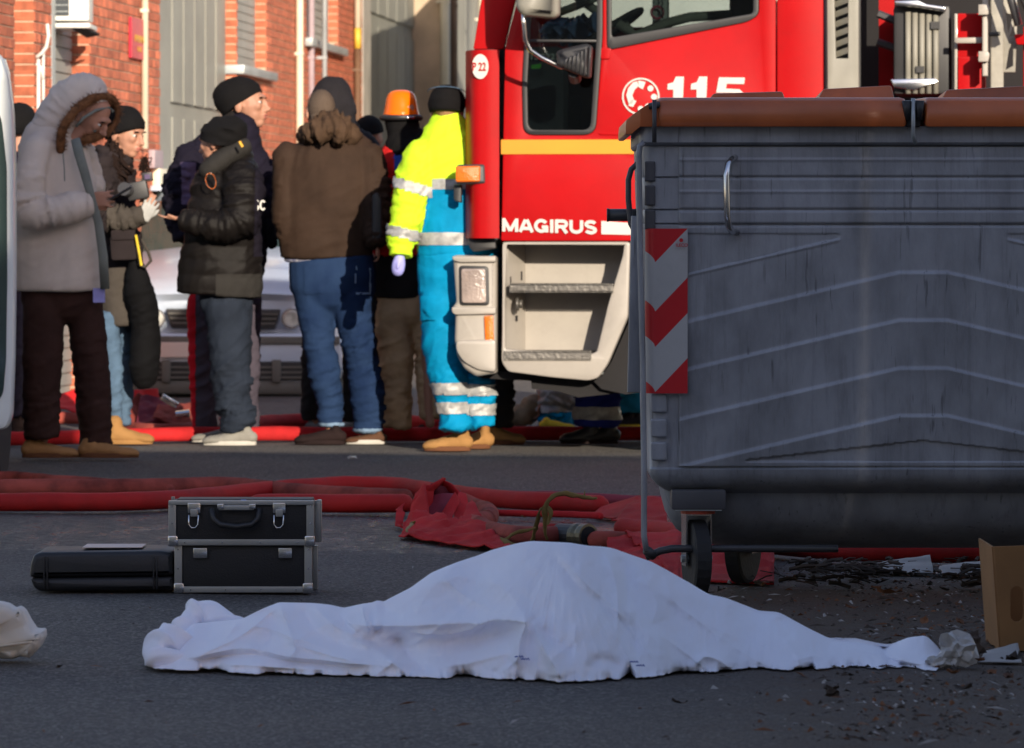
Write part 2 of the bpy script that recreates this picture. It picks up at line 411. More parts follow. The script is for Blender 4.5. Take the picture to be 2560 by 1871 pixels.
# sign
t0, t1 = wt(318), wt(356)
sg = MB(); z0, z1 = wz(337, 148), wz(337, 48); wbox(sg, t0, t1, z0, z1, .012, .03)
sgo = empty('warning_sign', WA + WD * ((t0 + t1) / 2) + WN * .02 + UZ * (z0 + z1) / 2, 'red wall sign with yellow lettering beside the cream pipe', 'sign')
sg.build('plate', M['sign_red'], sgo)
def wtext(s, tc_, zc, h, wid, m, par):
    cu = bpy.data.curves.new('t', 'FONT'); cu.body = s; cu.align_x = 'CENTER'; cu.extrude = .001; cu.offset = .012
    o = bpy.data.objects.new('t', cu); COL.objects.link(o); me = bpy.data.meshes.new_from_object(o); bpy.data.objects.remove(o)
    xs_ = [v.co.x for v in me.vertices]; k = wid / (max(xs_) - min(xs_)); kz = h / .73
    mt = Matrix(((WD.x * k, 0, WN.x, 0), (WD.y * k, 0, WN.y, 0), (0, kz, 0, 0), (0, 0, 0, 1)))
    q = WA + WD * tc_ + WN * .033; me.transform(Matrix.Translation((q.x, q.y, zc)) @ mt)
    link('lettering', me, m, par)
tm = (t0 + t1) / 2; hh = z1 - z0
wtext('PERI', tm, z1 - .16, .05, .34, M['sign_yellow'], sgo); wtext('COLO', tm, z1 - .105, .045, .34, M['sign_yellow'], sgo) if False else None
wtext('COLO', tm, z1 - .10, .055, .34, M['sign_yellow'], sgo) if False else None
wtext('PERICOLO', tm, z0 + .125, .03, .36, M['sign_yellow'], sgo); wtext('GAS', tm, z0 + .05, .035, .16, M['sign_yellow'], sgo)
# air conditioner on its shelf
ac = empty('air_conditioner', P(170, 50, 31.0), 'white air conditioner unit on a bracket high on the brick wall', 'air conditioner')
D = 30.2
x = MB(); x.pbox(96, 222, -130, 52, D, .32); x.build('casing', M['white_plastic'], ac, bevel=.012)
x = MB(); x.pbox(106, 172, -110, 39, D - .012, .012); gr = x.build('fan_grille', M['ac_dark'], ac)
x = MB()
for k in range(9): x.pbox(108, 170, -100 + k * 16, -98 + k * 16, D - .016, .004)
x = x.build('grille_bars', M['zinc_pipe'], gr); x['kind'] = 'stuff'
x = MB(); x.pbox(44, 224, 58, 70, D - .12, .55); x.build('shelf', M['white_plastic'], ac, bevel=.006)
x = MB(); x.pbox(50, 62, -120, 58, D - .05, .06); x.pbox(84, 92, -120, 58, D - .05, .06); x.build('bracket', M['cream_pipe'], ac)
x = MB(); q = [P(200, 72, D - .1), P(250, 88, D + .3), P(218, 96, D + .3), P(180, 74, D - .1)]; x.add([*q, *[v + Vector((0, 0, .012)) for v in q]], [(0,1,2,3),(4,5,6,7),(0,1,5,4),(1,2,6,5),(2,3,7,6),(3,0,4,7)]); x.build('unit_shadow', M['dark_void'], ac)  # dark sheet standing for the shadow below the unit
# ------------------------------------------------------------------ outside the frame: house, and unseen slabs added to shape the shade
CS = Vector((math.sin(R(SAZ)), -math.cos(R(SAZ)), 0)); CU = Vector((math.cos(R(SAZ)), math.sin(R(SAZ)), 0))
def block(u0, u1, a0, a1, h, name, label, cat='building'):
    x = MB(); c = CU * ((u0 + u1) / 2) + CS * ((a0 + a1) / 2)
    x.obox((c.x, c.y, h / 2), CU, CS, UZ, (u1 - u0) / 2, (a1 - a0) / 2, h / 2)
    x.build(name, M['plaster'], label=label, category=cat)
TE_ = math.tan(R(SEL)); A0 = -7.0
def uu(x, y): return x * CU.x + y * CU.y
def aa(x, y): return x * CS.x + y * CS.y
block(-14, uu(-2.2, 21.3), 2.0, 8, (2 + 22.8) * TE_, 'street_building', 'tall plastered house behind the photographer that shades the street')
def screen(name, u0, u1, z00, z01, z10, z11, label, cat, a0=A0, th=.25):
    """upright slab across the sun direction; bottom and top heights at both ends"""
    x = MB(); q = []
    for a_ in (a0, a0 + th):
        for u_, zz_ in ((u0, z00), (u1, z10), (u1, z11), (u0, z01)): c = CU * u_ + CS * a_; q.append((c.x, c.y, zz_))
    x.add(q, [(0,1,2,3),(4,5,6,7),(0,1,5,4),(1,2,6,5),(2,3,7,6),(3,0,4,7)]); x.build(name, M['plaster'], label=label, category=cat)
h_ = lambda x, y, z=0: z + (A0 - aa(x, y)) * TE_
# ground rows of the two shadow edges
u0, u1 = uu(-2.6, 21.4), uu(-1.72, 22.7)
sl = lambda u_: h_(-2.27, 21.35) + (h_(-.8, 20.45) - h_(-2.27, 21.35)) * (u_ - uu(-2.27, 21.35)) / (uu(-.8, 20.45) - uu(-2.27, 21.35))
el = lambda u_: h_(-2.27, 23.6) + (h_(0, 23.1) - h_(-2.27, 23.6)) * (u_ - uu(-2.27, 23.6)) / (uu(0, 23.1) - uu(-2.27, 23.6))
uend = uu(-.8, 20.4)
screen('shade_slab_low', u0, u1, -.1, sl(u0) - .13, -.1, sl(u1) - .2, 'unseen slab added for shade beyond the right edge, lower part below a slit', 'wall')  # added slabs: shade the left side and let a thin sunlit strip through
screen('shade_slab_high', u0, u1, sl(u0), h_(-2.3, 22.7, 2.05), sl(u1), h_(-2.3, 22.7, 2.05), 'unseen slab added for shade above the slit beyond the right edge', 'wall')
screen('slit_slab_low', u1 + .001, uend, -.1, sl(u1) - .2, -.1, sl(uend) - .14, 'unseen slab added for shade beyond the right edge, continuing below the slit', 'wall', th=.2)
screen('slit_slab_high', u1 + .001, uend, sl(u1), el(u1), sl(uend) , el(uend), 'unseen slab added for shade beyond the right edge, continuing above the slit', 'wall', th=.2)
screen('shade_slab_long', uend, uend + 9, -.1, el(uend), -.1, el(uend + 9), 'unseen long slab added for shade beyond the right edge of the street', 'wall')  # added slab that sets the shadow edge at the bystanders' feet
# unseen box lorry added up the street as a shadow caster, hidden behind the fire engine; its shadow lies on the grey gates
q0 = WA + WD * wt(955); lx = q0.x + CS.x * 3.6; ly = q0.y + CS.y * 3.6
lor = empty('shadow_lorry', Vector((lx + 1.1, ly + 3, 0)), 'unseen white box lorry added behind the fire engine to shade the gates', 'lorry')
x = MB(); x.box(lx, lx + 2.2, ly, ly + 8, .8, 4.35); x.build('box_body', M['white_plastic'], lor, bevel=.03)
x = MB(); x.box(lx + .05, lx + 2.15, ly - 2.0, ly - .05, .5, 3.5); cb = x.build('cab', M['white_plastic'], lor, bevel=.08)
x = MB(); x.box(lx + .2, lx + 2.0, ly - 2.02, ly - 1.98, 1.7, 2.7); x.build('windscreen', M['dark_void'], cb)
for yy in (ly - 1.2, ly + 5.5):
    for xx in (lx + .14, lx + 2.06): x = MB(); x.tube([(xx - .13, yy, .45), (xx + .13, yy, .45)], .45, 20); x.build('wheel', M['dark_void'], lor)
# ------------------------------------------------------------------ more materials
mat('truck_red', (.41,.004,.006), .45, var=.09, spec=.12, coat=.06, vscale=2.2, grime=.08)
mat('truck_white', (.36,.33,.29), .45, var=.06, coat=.1, grime=.12)
mat('truck_grey', (.27,.26,.22), .55, var=.08)
mat('black_plastic', (.022,.022,.024), .5, var=.1)
mat('dark_plastic', (.05,.05,.055), .45, var=.1)
mat('rubber', (.018,.018,.02), .75, bump=.2)
mat('chrome', (.7,.7,.7), .22, metal=1, var=.03)
mat('steel_tread', (.17,.16,.145), .45, metal=.6, bump=.4)
mat('decal_yellow', (.66,.27,.01), .45, var=.04)
mat('decal_white', (.56,.55,.51), .45, var=.03)
mat('amber', (.75,.16,.01), .2, coat=.5, bump=.4, bscale=120, var=.15)
mat('lens', (.42,.34,.30), .12, coat=.6, bump=.5, bscale=60, var=.2)
mat('seat_cloth', (.10,.055,.035), .9, var=.2)
mat('interior', (.055,.06,.07), .8, var=.25, vscale=8)
mat('interior_pale', (.35,.33,.28), .7, var=.2, vscale=4)
mat('pink_plastic', (.8,.12,.2), .4)
mat('green_mark', (.1,.6,.05), .4)
mat('shirt_blue', (.12,.2,.42), .8, var=.3, vscale=12)
mat('uniform_yellow', (.7,.75,.1), .8)
g = bpy.data.materials.new('glass'); g.use_nodes = True; n = g.node_tree.nodes; l = g.node_tree.links; n.clear()
o_ = n.new('ShaderNodeOutputMaterial'); mx = n.new('ShaderNodeMixShader'); tr = n.new('ShaderNodeBsdfTransparent'); gl = n.new('ShaderNodeBsdfGlossy')
tr.inputs[0].default_value = (.42,.47,.47,1); gl.inputs['Roughness'].default_value = .03; fr = n.new('ShaderNodeFresnel'); fr.inputs[0].default_value = 1.5
l.new(fr.outputs[0], mx.inputs[0]); l.new(tr.outputs[0], mx.inputs[1]); l.new(gl.outputs[0], mx.inputs[2]); l.new(mx.outputs[0], o_.inputs[0]); M['glass'] = g
# ------------------------------------------------------------------ fire engine
TD = 23.1
truck = empty('fire_engine', P(1700, 1100, TD + 1.2) * 1 , 'red fire engine cab with white step box standing behind the metal container', 'fire engine')
truck.location = ((1163 - CX) * TD / F, TD, 0)
def up(o, m, par=truck, name='x', **k): return o
def part(name, polys, d, th, m, par=truck, bevel=.006, smooth=True, **k):
    me = slab(polys, d, th, bevel); o = link(name, me, M[m] if isinstance(m, str) else m, par, **k)
    me.shade_smooth(); me.set_sharp_from_angle(angle=R(35)); return o
# openings in the cab side
def rc(pts, r=10, n=4):
    """round the corners of a pixel polygon"""
    out = []; N = len(pts)
    for i in range(N):
        a, b_, c = (np.array(pts[(i + k) % N], float) for k in (-1, 0, 1))
        u = a - b_; v = c - b_; lu, lv = np.linalg.norm(u), np.linalg.norm(v); q = min(r, lu * .45, lv * .45)
        s, e = b_ + u / lu * q, b_ + v / lv * q
        for k in range(n + 1):
            t = k / n; out.append(tuple((1 - t) ** 2 * s + 2 * t * (1 - t) * b_ + t * t * e))
    return out
qwin = rc([(1334, -330), (1506, -330), (1506, 90), (1488, 338), (1309, 338), (1306, 210)], 28)
dwin = rc([(1514, -330), (1895, -330), (1893, 0), (1893, 42), (1866, 58), (1518, 127)], 16)
cowl = [(1296, -330), (1935, -330), (1935, 603), (1252, 603), (1254, 560), (1262, 126), (1268, 96), (1300, -20)]
part('cab_door', [rc(cowl, 6), qwin, dwin], TD, .05, 'truck_red')
part('cab_side', [rc([(1938, -330), (2046, -330), (2052, 20), (2052, 603), (1938, 603)], 8)], TD, .06, 'truck_red')
part('roof_pillar', [rc([(1180, 124), (1256, 124), (1300, -60), (1330, -330), (1255, -330)], 4)], TD + .05, .05, 'truck_red')
# rubber seals and glass
for nm, o, i0 in (('quarter_window', qwin, 'q'), ('door_window', dwin, 'd')):
    a = np.array(o); c = a.mean(0)
    inner = rc([(1348, -330), (1492, -330), (1492, 90), (1476, 326), (1320, 326), (1318, 212)], 20) if i0 == 'q' else rc([(1528, -330), (1880, -330), (1880, 38), (1528, 96)], 10)
    f = part(nm, [o, inner], TD - .012, .03, 'black_plastic', bevel=.003)
    part('pane', [inner], TD + .01, .004, 'glass', f, bevel=0)
# horizontal division bar of the quarter window and the door crease
part('window_bar', [[(1320, 99), (1492, 101), (1492, 108), (1320, 106)]], TD - .006, .02, 'black_plastic')
part('door_crease', [rc([(1495, 333), (1612, 333), (1612, 340), (1500, 339)], 3)], TD - .006, .01, 'truck_red', bevel=.002)
part('handle', [rc([(1500, 122), (1528, 122), (1524, 150), (1502, 150)], 4)], TD - .01, .012, 'truck_red', bevel=.003)
# stripe
part('stripe', [[(1253, 350), (1960, 350), (1960, 386), (1253, 386)]], TD - .006, .004, 'decal_yellow', bevel=0)
# front corner deflector: a curved vertical panel wrapping towards the front
def curved(name, prof, z0, z1, th, m, par=truck):
    """prof: list of (x, y) world; extruded between z0 and z1 with thickness th"""
    p = catmull([(a, b_, 0) for a, b_ in prof], 5); n_ = len(p)
    t = np.gradient(p, axis=0); nn = np.stack([-t[:, 1], t[:, 0]], 1); nn /= np.linalg.norm(nn, axis=1)[:, None]
    vs = []
    for i in range(n_):
        for off in (0, th):
            for z in (z0, z1): vs.append((p[i, 0] + nn[i, 0] * off, p[i, 1] + nn[i, 1] * off, z))
    fs = []
    for i in range(n_ - 1):
        a, b_ = i * 4, (i + 1) * 4
        fs += [(a, b_, b_ + 1, a + 1), (a + 2, a + 3, b_ + 3, b_ + 2), (a, a + 2, b_ + 2, b_), (a + 1, b_ + 1, b_ + 3, a + 3)]
    fs += [(0, 1, 3, 2), ((n_ - 1) * 4, (n_ - 1) * 4 + 2, (n_ - 1) * 4 + 3, (n_ - 1) * 4 + 1)]
    x = MB().add(vs, fs); me = x.mesh(); me.shade_smooth(); me.set_sharp_from_angle(angle=R(50)); return link(name, me, M[m], par)
def X(px, d=TD): return (px - CX) * d / F
zt, zb = ZG(126, TD), ZG(596, TD)
curved('corner_panel', [(X(1248), TD - .012), (X(1215), TD - .02), (X(1190), TD + .0), (X(1170), TD + .10), (X(1163), TD + .22), (X(1166), TD + .40)], zb, zt, .02, 'truck_red')
curved('corner_panel', [(X(1240), TD + .03), (X(1196), TD + .05), (X(1166), TD + .2), (X(1163), TD + .4)], zb + .02, zt + .004, .02, 'black_plastic')
# P 22 roundel
part('roundel', [[(1203 + 20.5 * math.cos(a), 167 + 31 * math.sin(a)) for a in np.linspace(0, 2 * math.pi, 32)[:-1]]], TD - .045, .004, 'decal_white', bevel=0)
link('number', text_mesh('P 22', 1183, 177, 21, TD - .049, .002, xs=.68, off=.02), M['truck_red'], truck)
# front face, windscreen and far side of the cab
FW = 2.25
x = MB(); x.box(X(1166), X(1172), TD + .4, TD + FW - .3, .75, zt); x.build('front_panel', M['truck_red'], truck, bevel=.01)
x = MB(); a = [P(1176, 124, TD + .08), P(1252, 124, TD + .08), P(1303, -330, TD + .08), P(1240, -330, TD + .08)]
b2 = [v + Vector((.02, FW - .2, 0)) for v in a]
ws = MB(); ws.add([a[0] + Vector((.03, 0, 0)), a[3] + Vector((.03, 0, 0)), b2[3] + Vector((.03, 0, 0)), b2[0] + Vector((.03, 0, 0))], [(0,1,2,3)]); ws.build('windscreen', M['glass'], truck)
part('screen_surround', [rc([(1207, 128), (1216, 128), (1272, -330), (1262, -330)], 2)], TD + .06, .03, 'black_plastic')
part('screen_edge', [rc([(1190, 118), (1207, 122), (1262, -330), (1238, -330)], 3)], TD + .10, .04, 'interior_pale')
x = MB(); x.tube([P(1190, 124, TD + .1), P(1196, 108, TD + .1), P(1202, 92, TD + .1), P(1212, 82, TD + .1)], [.012, .01, .008, .006], 6); x.build('wiper', M['black_plastic'], truck)
fw = slab([[(1180, -330), (2052, -330), (2052, 603), (1180, 603)], rc([(1280, -330), (1950, -330), (1950, 70), (1290, 70)], 10)], TD + FW, .05, 0); link('far_side', fw, M['truck_red'], truck)
x = MB(); x.box(X(1178), X(2050), TD + .06, TD + FW, ZG(600, TD), ZG(590, TD)); x.build('cab_floor', M['black_plastic'], truck)
x = MB(); x.box(X(1200), X(2050), TD + .03, TD + FW, ZG(-330, TD), ZG(-345, TD)); x.build('cab_roof', M['truck_red'], truck, bevel=.01)
x = MB(); x.box(X(2030), X(2046), TD + .07, TD + FW, ZG(600, TD), ZG(-330, TD)); x.build('cab_back', M['interior'], truck)
# interior
dash = MB(); dash.box(X(1186), X(1400), TD + .25, TD + FW - .1, 1.1, ZG(112, TD)); dash.build('dashboard', M['interior'], truck, bevel=.04)
x = MB(); x.box(X(1180), X(1236), TD + .07, TD + FW, 1.05, ZG(140, TD)); x.build('bulkhead', M['black_plastic'], truck)
def seat(d, px0):
    s_ = MB(); s_.box(X(px0), X(px0 + 250), d, d + .5, 1.2, ZG(235, TD)); so = s_.build('seat', M['seat_cloth'], truck, bevel=.05)
    s_ = MB(); s_.box(X(px0 + 210), X(px0 + 290), d, d + .5, ZG(250, TD), ZG(-60, TD)); s_.build('seat_back', M['seat_cloth'], so, bevel=.05)
seat(TD + .3, 1600); seat(TD + 1.5, 1600)
# steering wheel
sw = MB(); c = P(1475, 92, TD + .55); ax = Vector((-.55, 0, .83)); ax.normalize(); e1 = ax.cross(Vector((0, 1, 0))).normalized(); e2 = Vector((0, 1, 0))
sw.tube([c + e1 * (.23 * math.cos(a)) + e2 * (.23 * math.sin(a)) for a in np.linspace(0, 2 * math.pi, 25)], .016, 6); sw.build('steering_wheel', M['dark_plastic'], truck, smooth=True)
# door lining seen through the lower window: brown panel with a dark pocket
part('door_lining', [rc([(1312, 150), (1490, 150), (1478, 336), (1312, 336)], 8)], TD + .45, .03, 'seat_cloth', bevel=.003)
part('door_pocket', [rc([(1316, 250), (1356, 236), (1432, 240), (1424, 334), (1316, 334)], 4)], TD + .42, .02, 'black_plastic', bevel=.003)
for k in range(3): part('lining_rib', [[(1336 + k * 13, 262), (1339 + k * 13, 262), (1339 + k * 13, 326), (1336 + k * 13, 326)]], TD + .41, .008, 'dark_plastic', bevel=0)
# coats and papers heaped on the dashboard
rngs = random.Random(3)
hp = MB()
for k in range(26):
    c = P(1400 + rngs.uniform(-40, 85), 88 - rngs.random() * 24, TD + .3 + rngs.random() * .3)
    a = Vector((rngs.uniform(-1, 1), rngs.uniform(-1, 1), rngs.uniform(-1, 1))).normalized(); b_ = a.orthogonal().normalized()
    hp.obox(c, a, b_, a.cross(b_), .05 + .03 * rngs.random(), .035, .008)
hp.build('clutter', M['shirt_blue'], truck)['kind'] = 'stuff'
x = MB(); x.tube([P(1360, 40, TD + .35), P(1440, 10, TD + .35), P(1508, -20, TD + .35)], .02, 8); x.tube([P(1420, -6, TD + .4), P(1500, 52, TD + .4)], .022, 8); x.build('grab_rail', M['interior_pale'], truck, smooth=True)
x = MB(); x.tube([P(1545, 62, TD + .3), P(1566, 90, TD + .3)], .02, 8); x.tube([P(1528, 60, TD + .3), P(1570, 92, TD + .3), P(1640, 60, TD + .5), P(1690, 46, TD + .6), P(1860, 36, TD + .7)], .024, 8); x.build('inner_rail', M['interior_pale'], truck, smooth=True)
x = MB(); x.pbox(1602, 1642, -200, 78, TD + .5, .1); x.build('pillar_trim', M['decal_white'], truck, bevel=.02)
x = MB(); x.tube([P(1617 + 15 * math.cos(a), 34 + 15 * math.sin(a), TD + .46) for a in np.linspace(0, 2 * math.pi, 17)], .006, 6); x.build('coil_cable', M['pink_plastic'], truck, smooth=True)
x = MB(); x.tube([P(1628 + 4 * (k % 2), -30 + k * 6, TD + .45) for k in range(14)], .004, 5); x.build('coil_cable', M['black_plastic'], truck)
link('marking', text_mesh('15C227', 1322, 150, 15, TD + .02, .002, xs=1.15, off=.02), M['decal_white'], truck)
part('marking', [rc([(1326, 164), (1352, 160), (1350, 172), (1328, 174)], 4)], TD + .02, .004, 'green_mark', bevel=0)
# lettering on the door
def fit_text(s_, x0, x1, yb, h, d, off, space=.95, th=.003):
    me = text_mesh(s_, x0, yb, h, d, th, xs=1, off=off, space=space); xs_ = [v.co.x for v in me.vertices]; a, b_ = min(xs_), max(xs_)
    X0, X1 = (x0 - CX) * d / F, (x1 - CX) * d / F; k = (X1 - X0) / (b_ - a)
    for v in me.vertices: v.co.x = X0 + (v.co.x - a) * k
    return me
def arc(cx, cy, rx, ry, a0, a1, n=10): return [(cx + rx * math.cos(R(a)), cy + ry * math.sin(R(a))) for a in np.linspace(a0, a1, n)]
GL = {'M': (1.12, [[(.11,1),(.11,0)], [(.11,.06),(.56,.94)], [(.56,.94),(1.01,.06)], [(1.01,0),(1.01,1)]]),
 'A': (1.0, [[(.07,1),(.45,.06)], [(.55,.06),(.93,1)], [(.25,.72),(.75,.72)]]),
 'G': (1.0, [arc(.5,.5,.39,.40,-35,-325,22), [(.88,.98),(.88,.54)], [(.96,.58),(.54,.58)]]),
 'I': (.34, [[(.17,0),(.17,1)]]),
 'R': (.94, [[(.11,0),(.11,1)], [(.05,.10),(.5,.10)] + arc(.56,.31,.24,.21,-90,90,9) + [(.05,.52)], [(.5,.52),(.82,1)]]),
 'U': (.98, [[(.12,0),(.12,.6)] + arc(.49,.60,.37,.30,180,0,12)[0:0] + arc(.49,.6,.37,.30,180,0,12)[::1][:0] + [(.12 + .37 - .37 * math.cos(R(t)), .6 + .30 * math.sin(R(t))) for t in range(0, 181, 18)] + [(.86,0)]]),
 'S': (.92, [arc(.46,.29,.33,.20,-25,-180,10) + [(.13,.33)] + [(.30,.46),(.60,.54)] + arc(.46,.71,.33,.20,-35,90,8)[1:] + arc(.46,.71,.33,.20,90,160,6)[1:]])}
def stroke_text(txt, x0, x1, y0, h, d, wt_, m, par, slope=0, gap=.06, name='letter'):
    tot = sum(GL[c][0] for c in txt) + gap * (len(txt) - 1); k = (x1 - x0) / tot; x = x0
    for c in txt:
        wdt, strokes = GL[c]; mb = MB()
        for si, st_ in enumerate(strokes):
            pts = [np.array((x + p[0] * k, y0 + p[1] * h + slope * (x + p[0] * k - x0))) for p in st_]; L_, R_ = [], []
            for i, p in enumerate(pts):
                t = pts[min(i + 1, len(pts) - 1)] - pts[max(i - 1, 0)]; t = t / np.linalg.norm(t); nn_ = np.array((-t[1], t[0])) * wt_ / 2; L_.append(p + nn_); R_.append(p - nn_)
            dd = d - .0006 * si
            for i in range(len(pts) - 1):
                q = [P(*R_[i], dd), P(*R_[i + 1], dd), P(*L_[i + 1], dd), P(*L_[i], dd)]; mb.add(q, [(0, 1, 2, 3)])
        o = mb.build(name, M[m], par); so = o.modifiers.new('t', 'SOLIDIFY'); so.thickness = .001; x += (wdt + gap) * k
stroke_text('MAGIRUS', 1256, 1493, 546, 33, TD - .006, 8.2, 'decal_white', truck, slope=.028)
part('marking', [[(1503, 553), (1606, 560), (1606, 572), (1590, 588), (1503, 586)]], TD - .006, .004, 'decal_white', bevel=0)
def one(x): return [(x + 4, 212), (x + 18, 208), (x + 24, 194), (x + 44, 194), (x + 41, 262), (x + 17, 262), (x + 18, 226), (x + 3, 226)]
for x_ in (1664, 1722): part('number', [one(x_)], TD - .006, .004, 'decal_white', bevel=0)
part('number', [[(1795, 196), (1859, 197), (1857, 213), (1814, 212), (1812, 224), (1846, 226), (1860, 240), (1852, 262), (1788, 262), (1789, 246), (1830, 248), (1836, 240), (1828, 235), (1788, 234)]], TD - .006, .004, 'decal_white', bevel=0)
def circ(cx, cy, r, n=32, a0=0): return [(cx + r * math.cos(a), cy + r * math.sin(a)) for a in np.linspace(0, 2 * math.pi, n + 1)[:-1]]
dial = part('dial_emblem', [circ(1601, 243, 46.5, 40), circ(1601, 243, 42.5, 40)], TD - .006, .004, 'decal_white', bevel=0)
part('handset', [[(1571, 260), (1565, 240), (1570, 222), (1582, 208), (1592, 205), (1596, 216), (1586, 226), (1580, 240), (1584, 252), (1579, 262)]], TD - .0062, .004, 'decal_white', dial, bevel=0)
part('handset_end', [[(1595, 203), (1613, 207), (1606, 225), (1596, 220)]], TD - .0062, .004, 'decal_white', dial, bevel=0)
part('handset_end', [[(1570, 266), (1577, 249), (1590, 254), (1582, 269)]], TD - .0062, .004, 'decal_white', dial, bevel=0)
for cx, cy in ((1625, 223), (1634, 244), (1601, 274), (1619, 268)): part('dot', [circ(cx, cy, 7.5, 14)], TD - .0062, .004, 'decal_white', dial, bevel=0)
# mirrors
x = MB(); me = slab([rc([(1310, -120), (1424, -120), (1420, 38), (1408, 47), (1330, 40), (1314, 22)], 14)], TD - .45, .14, .035); me.shade_smooth(); mir = link('mirror', me, M['truck_grey'], truck)
x = MB(); x.tube([P(1330, 30, TD - .4), P(1332, 60, TD - .4), P(1334, 100, TD - .38), P(1344, 126, TD - .36), P(1372, 146, TD - .33), P(1420, 170, TD - .3), P(1436, 166, TD - .28)], .011, 8); x.build('mirror_arm', M['chrome'], truck, smooth=True)
me = slab([rc([(1412, 164), (1424, 172), (1480, 196), (1494, 196), (1498, 116), (1484, 110), (1430, 122), (1410, 130)], 6)], TD - .36, .10, .02); me.shade_smooth(); m2 = link('kerb_mirror', me, M['black_plastic'], truck)
for k in range(7):
    a_ = k * 10; x = MB(); x.tube([P(1430 + a_, 168 + a_ * .45, TD - .365), P(1436 + a_, 152 - a_ * .55, TD - .375), P(1440 + a_ * .9, 146 - a_ * .42, TD - .36)], .0045, 6); x.build('mirror_rib', M['dark_plastic'], m2, smooth=True)
x = MB(); x.tube([P(1452, 184, TD - .3), P(1452, 200, TD - .26)], .03, 8); x.build('mirror_foot', M['black_plastic'], m2)
# indicator
me = slab([rc([(1144, 412), (1214, 411), (1216, 460), (1142, 460)], 7)], TD - .05, .07, .012); me.shade_smooth(); ind = link('indicator', me, M['dark_plastic'], truck)
me = slab([rc([(1142, 416), (1204, 415), (1203, 455), (1142, 456)], 5)], TD - .066, .03, .008); me.shade_smooth(); link('lens', me, M['amber'], ind)
part('bracket', [rc([(1133, 462), (1152, 462), (1152, 508), (1138, 504), (1133, 500)], 3)], TD + .02, .05, 'black_plastic')
# headlamp unit
me = slab([rc([(1132, 642), (1140, 638), (1241, 642), (1240, 934), (1190, 942), (1160, 922), (1142, 890), (1136, 850), (1138, 790), (1132, 778), (1132, 766), (1140, 757)], 7)], TD - .01, .16, .02); me.shade_smooth(); me.set_sharp_from_angle(angle=R(50)); hl = link('headlamp_housing', me, M['truck_white'], truck)
part('lamp_frame', [rc([(1148, 664), (1222, 666), (1224, 764), (1150, 764)], 10)], TD - .022, .02, 'black_plastic', hl)
part('headlamp', [rc([(1154, 672), (1215, 672), (1217, 758), (1156, 758)], 8)], TD - .034, .02, 'lens', hl)
part('lip', [rc([(1130, 641), (1241, 640), (1241, 656), (1152, 657), (1134, 652)], 5)], TD - .03, .05, 'truck_white', hl, bevel=.008)
part('lip', [rc([(1130, 768), (1241, 768), (1241, 786), (1140, 788), (1131, 782)], 5)], TD - .03, .05, 'truck_white', hl, bevel=.008)
part('side_repeater', [rc([(1211, 790), (1234, 789), (1236, 854), (1214, 856)], 4)], TD - .024, .02, 'amber', hl)
part('bumper_end', [rc([(1140, 852), (1241, 848), (1241, 932), (1196, 926), (1160, 906), (1142, 880)], 12)], TD - .03, .06, 'truck_white', hl, bevel=.012)
# step box: outer frame with a recessed tub behind it
sbo = rc([(1262, 605), (1576, 605), (1570, 792), (1520, 910), (1496, 945), (1472, 952), (1380, 944), (1270, 930), (1254, 905), (1256, 760)], 10)
hole = rc([(1292, 612), (1560, 612), (1556, 640), (1520, 760), (1492, 878), (1480, 884), (1304, 876), (1264, 872), (1264, 612)], 4)
part('step_box', [sbo, hole], TD - .02, .07, 'truck_white', bevel=.012)
x = MB(); pz = lambda py: ZG(py, TD)
x.add([(X(1258), TD, pz(606)), (X(1300), TD + .26, pz(606)), (X(1300), TD + .26, pz(884)), (X(1258), TD, pz(884))], [(0,1,2,3)])   # side facing the rear
x.add([(X(1300), TD + .26, pz(600)), (X(1575), TD + .26, pz(600)), (X(1500), TD + .26, pz(884)), (X(1300), TD + .26, pz(884))], [(0,1,2,3)])
x.add([(X(1575), TD + .26, pz(600)), (X(1568), TD + .03, pz(600)), (X(1490), TD + .03, pz(884)), (X(1500), TD + .26, pz(884))], [(0,1,2,3)])
x.add([(X(1258), TD + .0, pz(884)), (X(1300), TD + .26, pz(884)), (X(1500), TD + .26, pz(884)), (X(1490), TD, pz(884))], [(0,1,2,3)])
tub = x.build('step_tub', M['truck_white'], truck)
def step(px0, px1, py, h):
    x = MB(); x.box(X(px0), X(px1), TD - .02, TD + .25, ZG(py + h, TD), ZG(py, TD)); s_ = x.build('step', M['dark_plastic'], tub, bevel=.004)
    x = MB(); x.box(X(px0 - 1), X(px1 + 1), TD - .028, TD - .02, ZG(py + h - 2, TD), ZG(py + 2, TD)); x.build('step_edge', M['steel_tread'], s_)
    tt = MB()
    k = px0
    while k < px1: tt.box(X(k), X(k + 2.6), TD - .03, TD + .2, ZG(py + 1, TD), ZG(py - 3, TD)); tt.box(X(k), X(k + 2.6), TD - .03, TD - .02, ZG(py + h + 2.5, TD), ZG(py + h - 1, TD)); k += 5.2
    t_ = tt.build('step_teeth', M['steel_tread'], s_); t_['kind'] = 'stuff'
step(1276, 1532, 712, 17); step(1262, 1478, 880, 18)
for (cx, cy, w_, h_) in ((1271, 700, 5, 16), (1292, 690, 5, 22), (1281, 796, 11, 14)): part('slot', [[(cx - w_/2, cy - h_/2), (cx + w_/2, cy - h_/2), (cx + w_/2, cy + h_/2), (cx - w_/2, cy + h_/2)]], TD + .08 + (cx-1271)*.006, .01, 'dark_void', tub, bevel=0)
x = MB(); x.tube([P(1288, 760, TD + .06), P(1294, 760, TD + .06)], .034, 14, flat=1.3); x.tube([P(1294, 760, TD + .06), P(1303, 760, TD + .06)], .020, 12, flat=1.3); x.build('filler_cap', M['steel_tread'], tub, smooth=True)
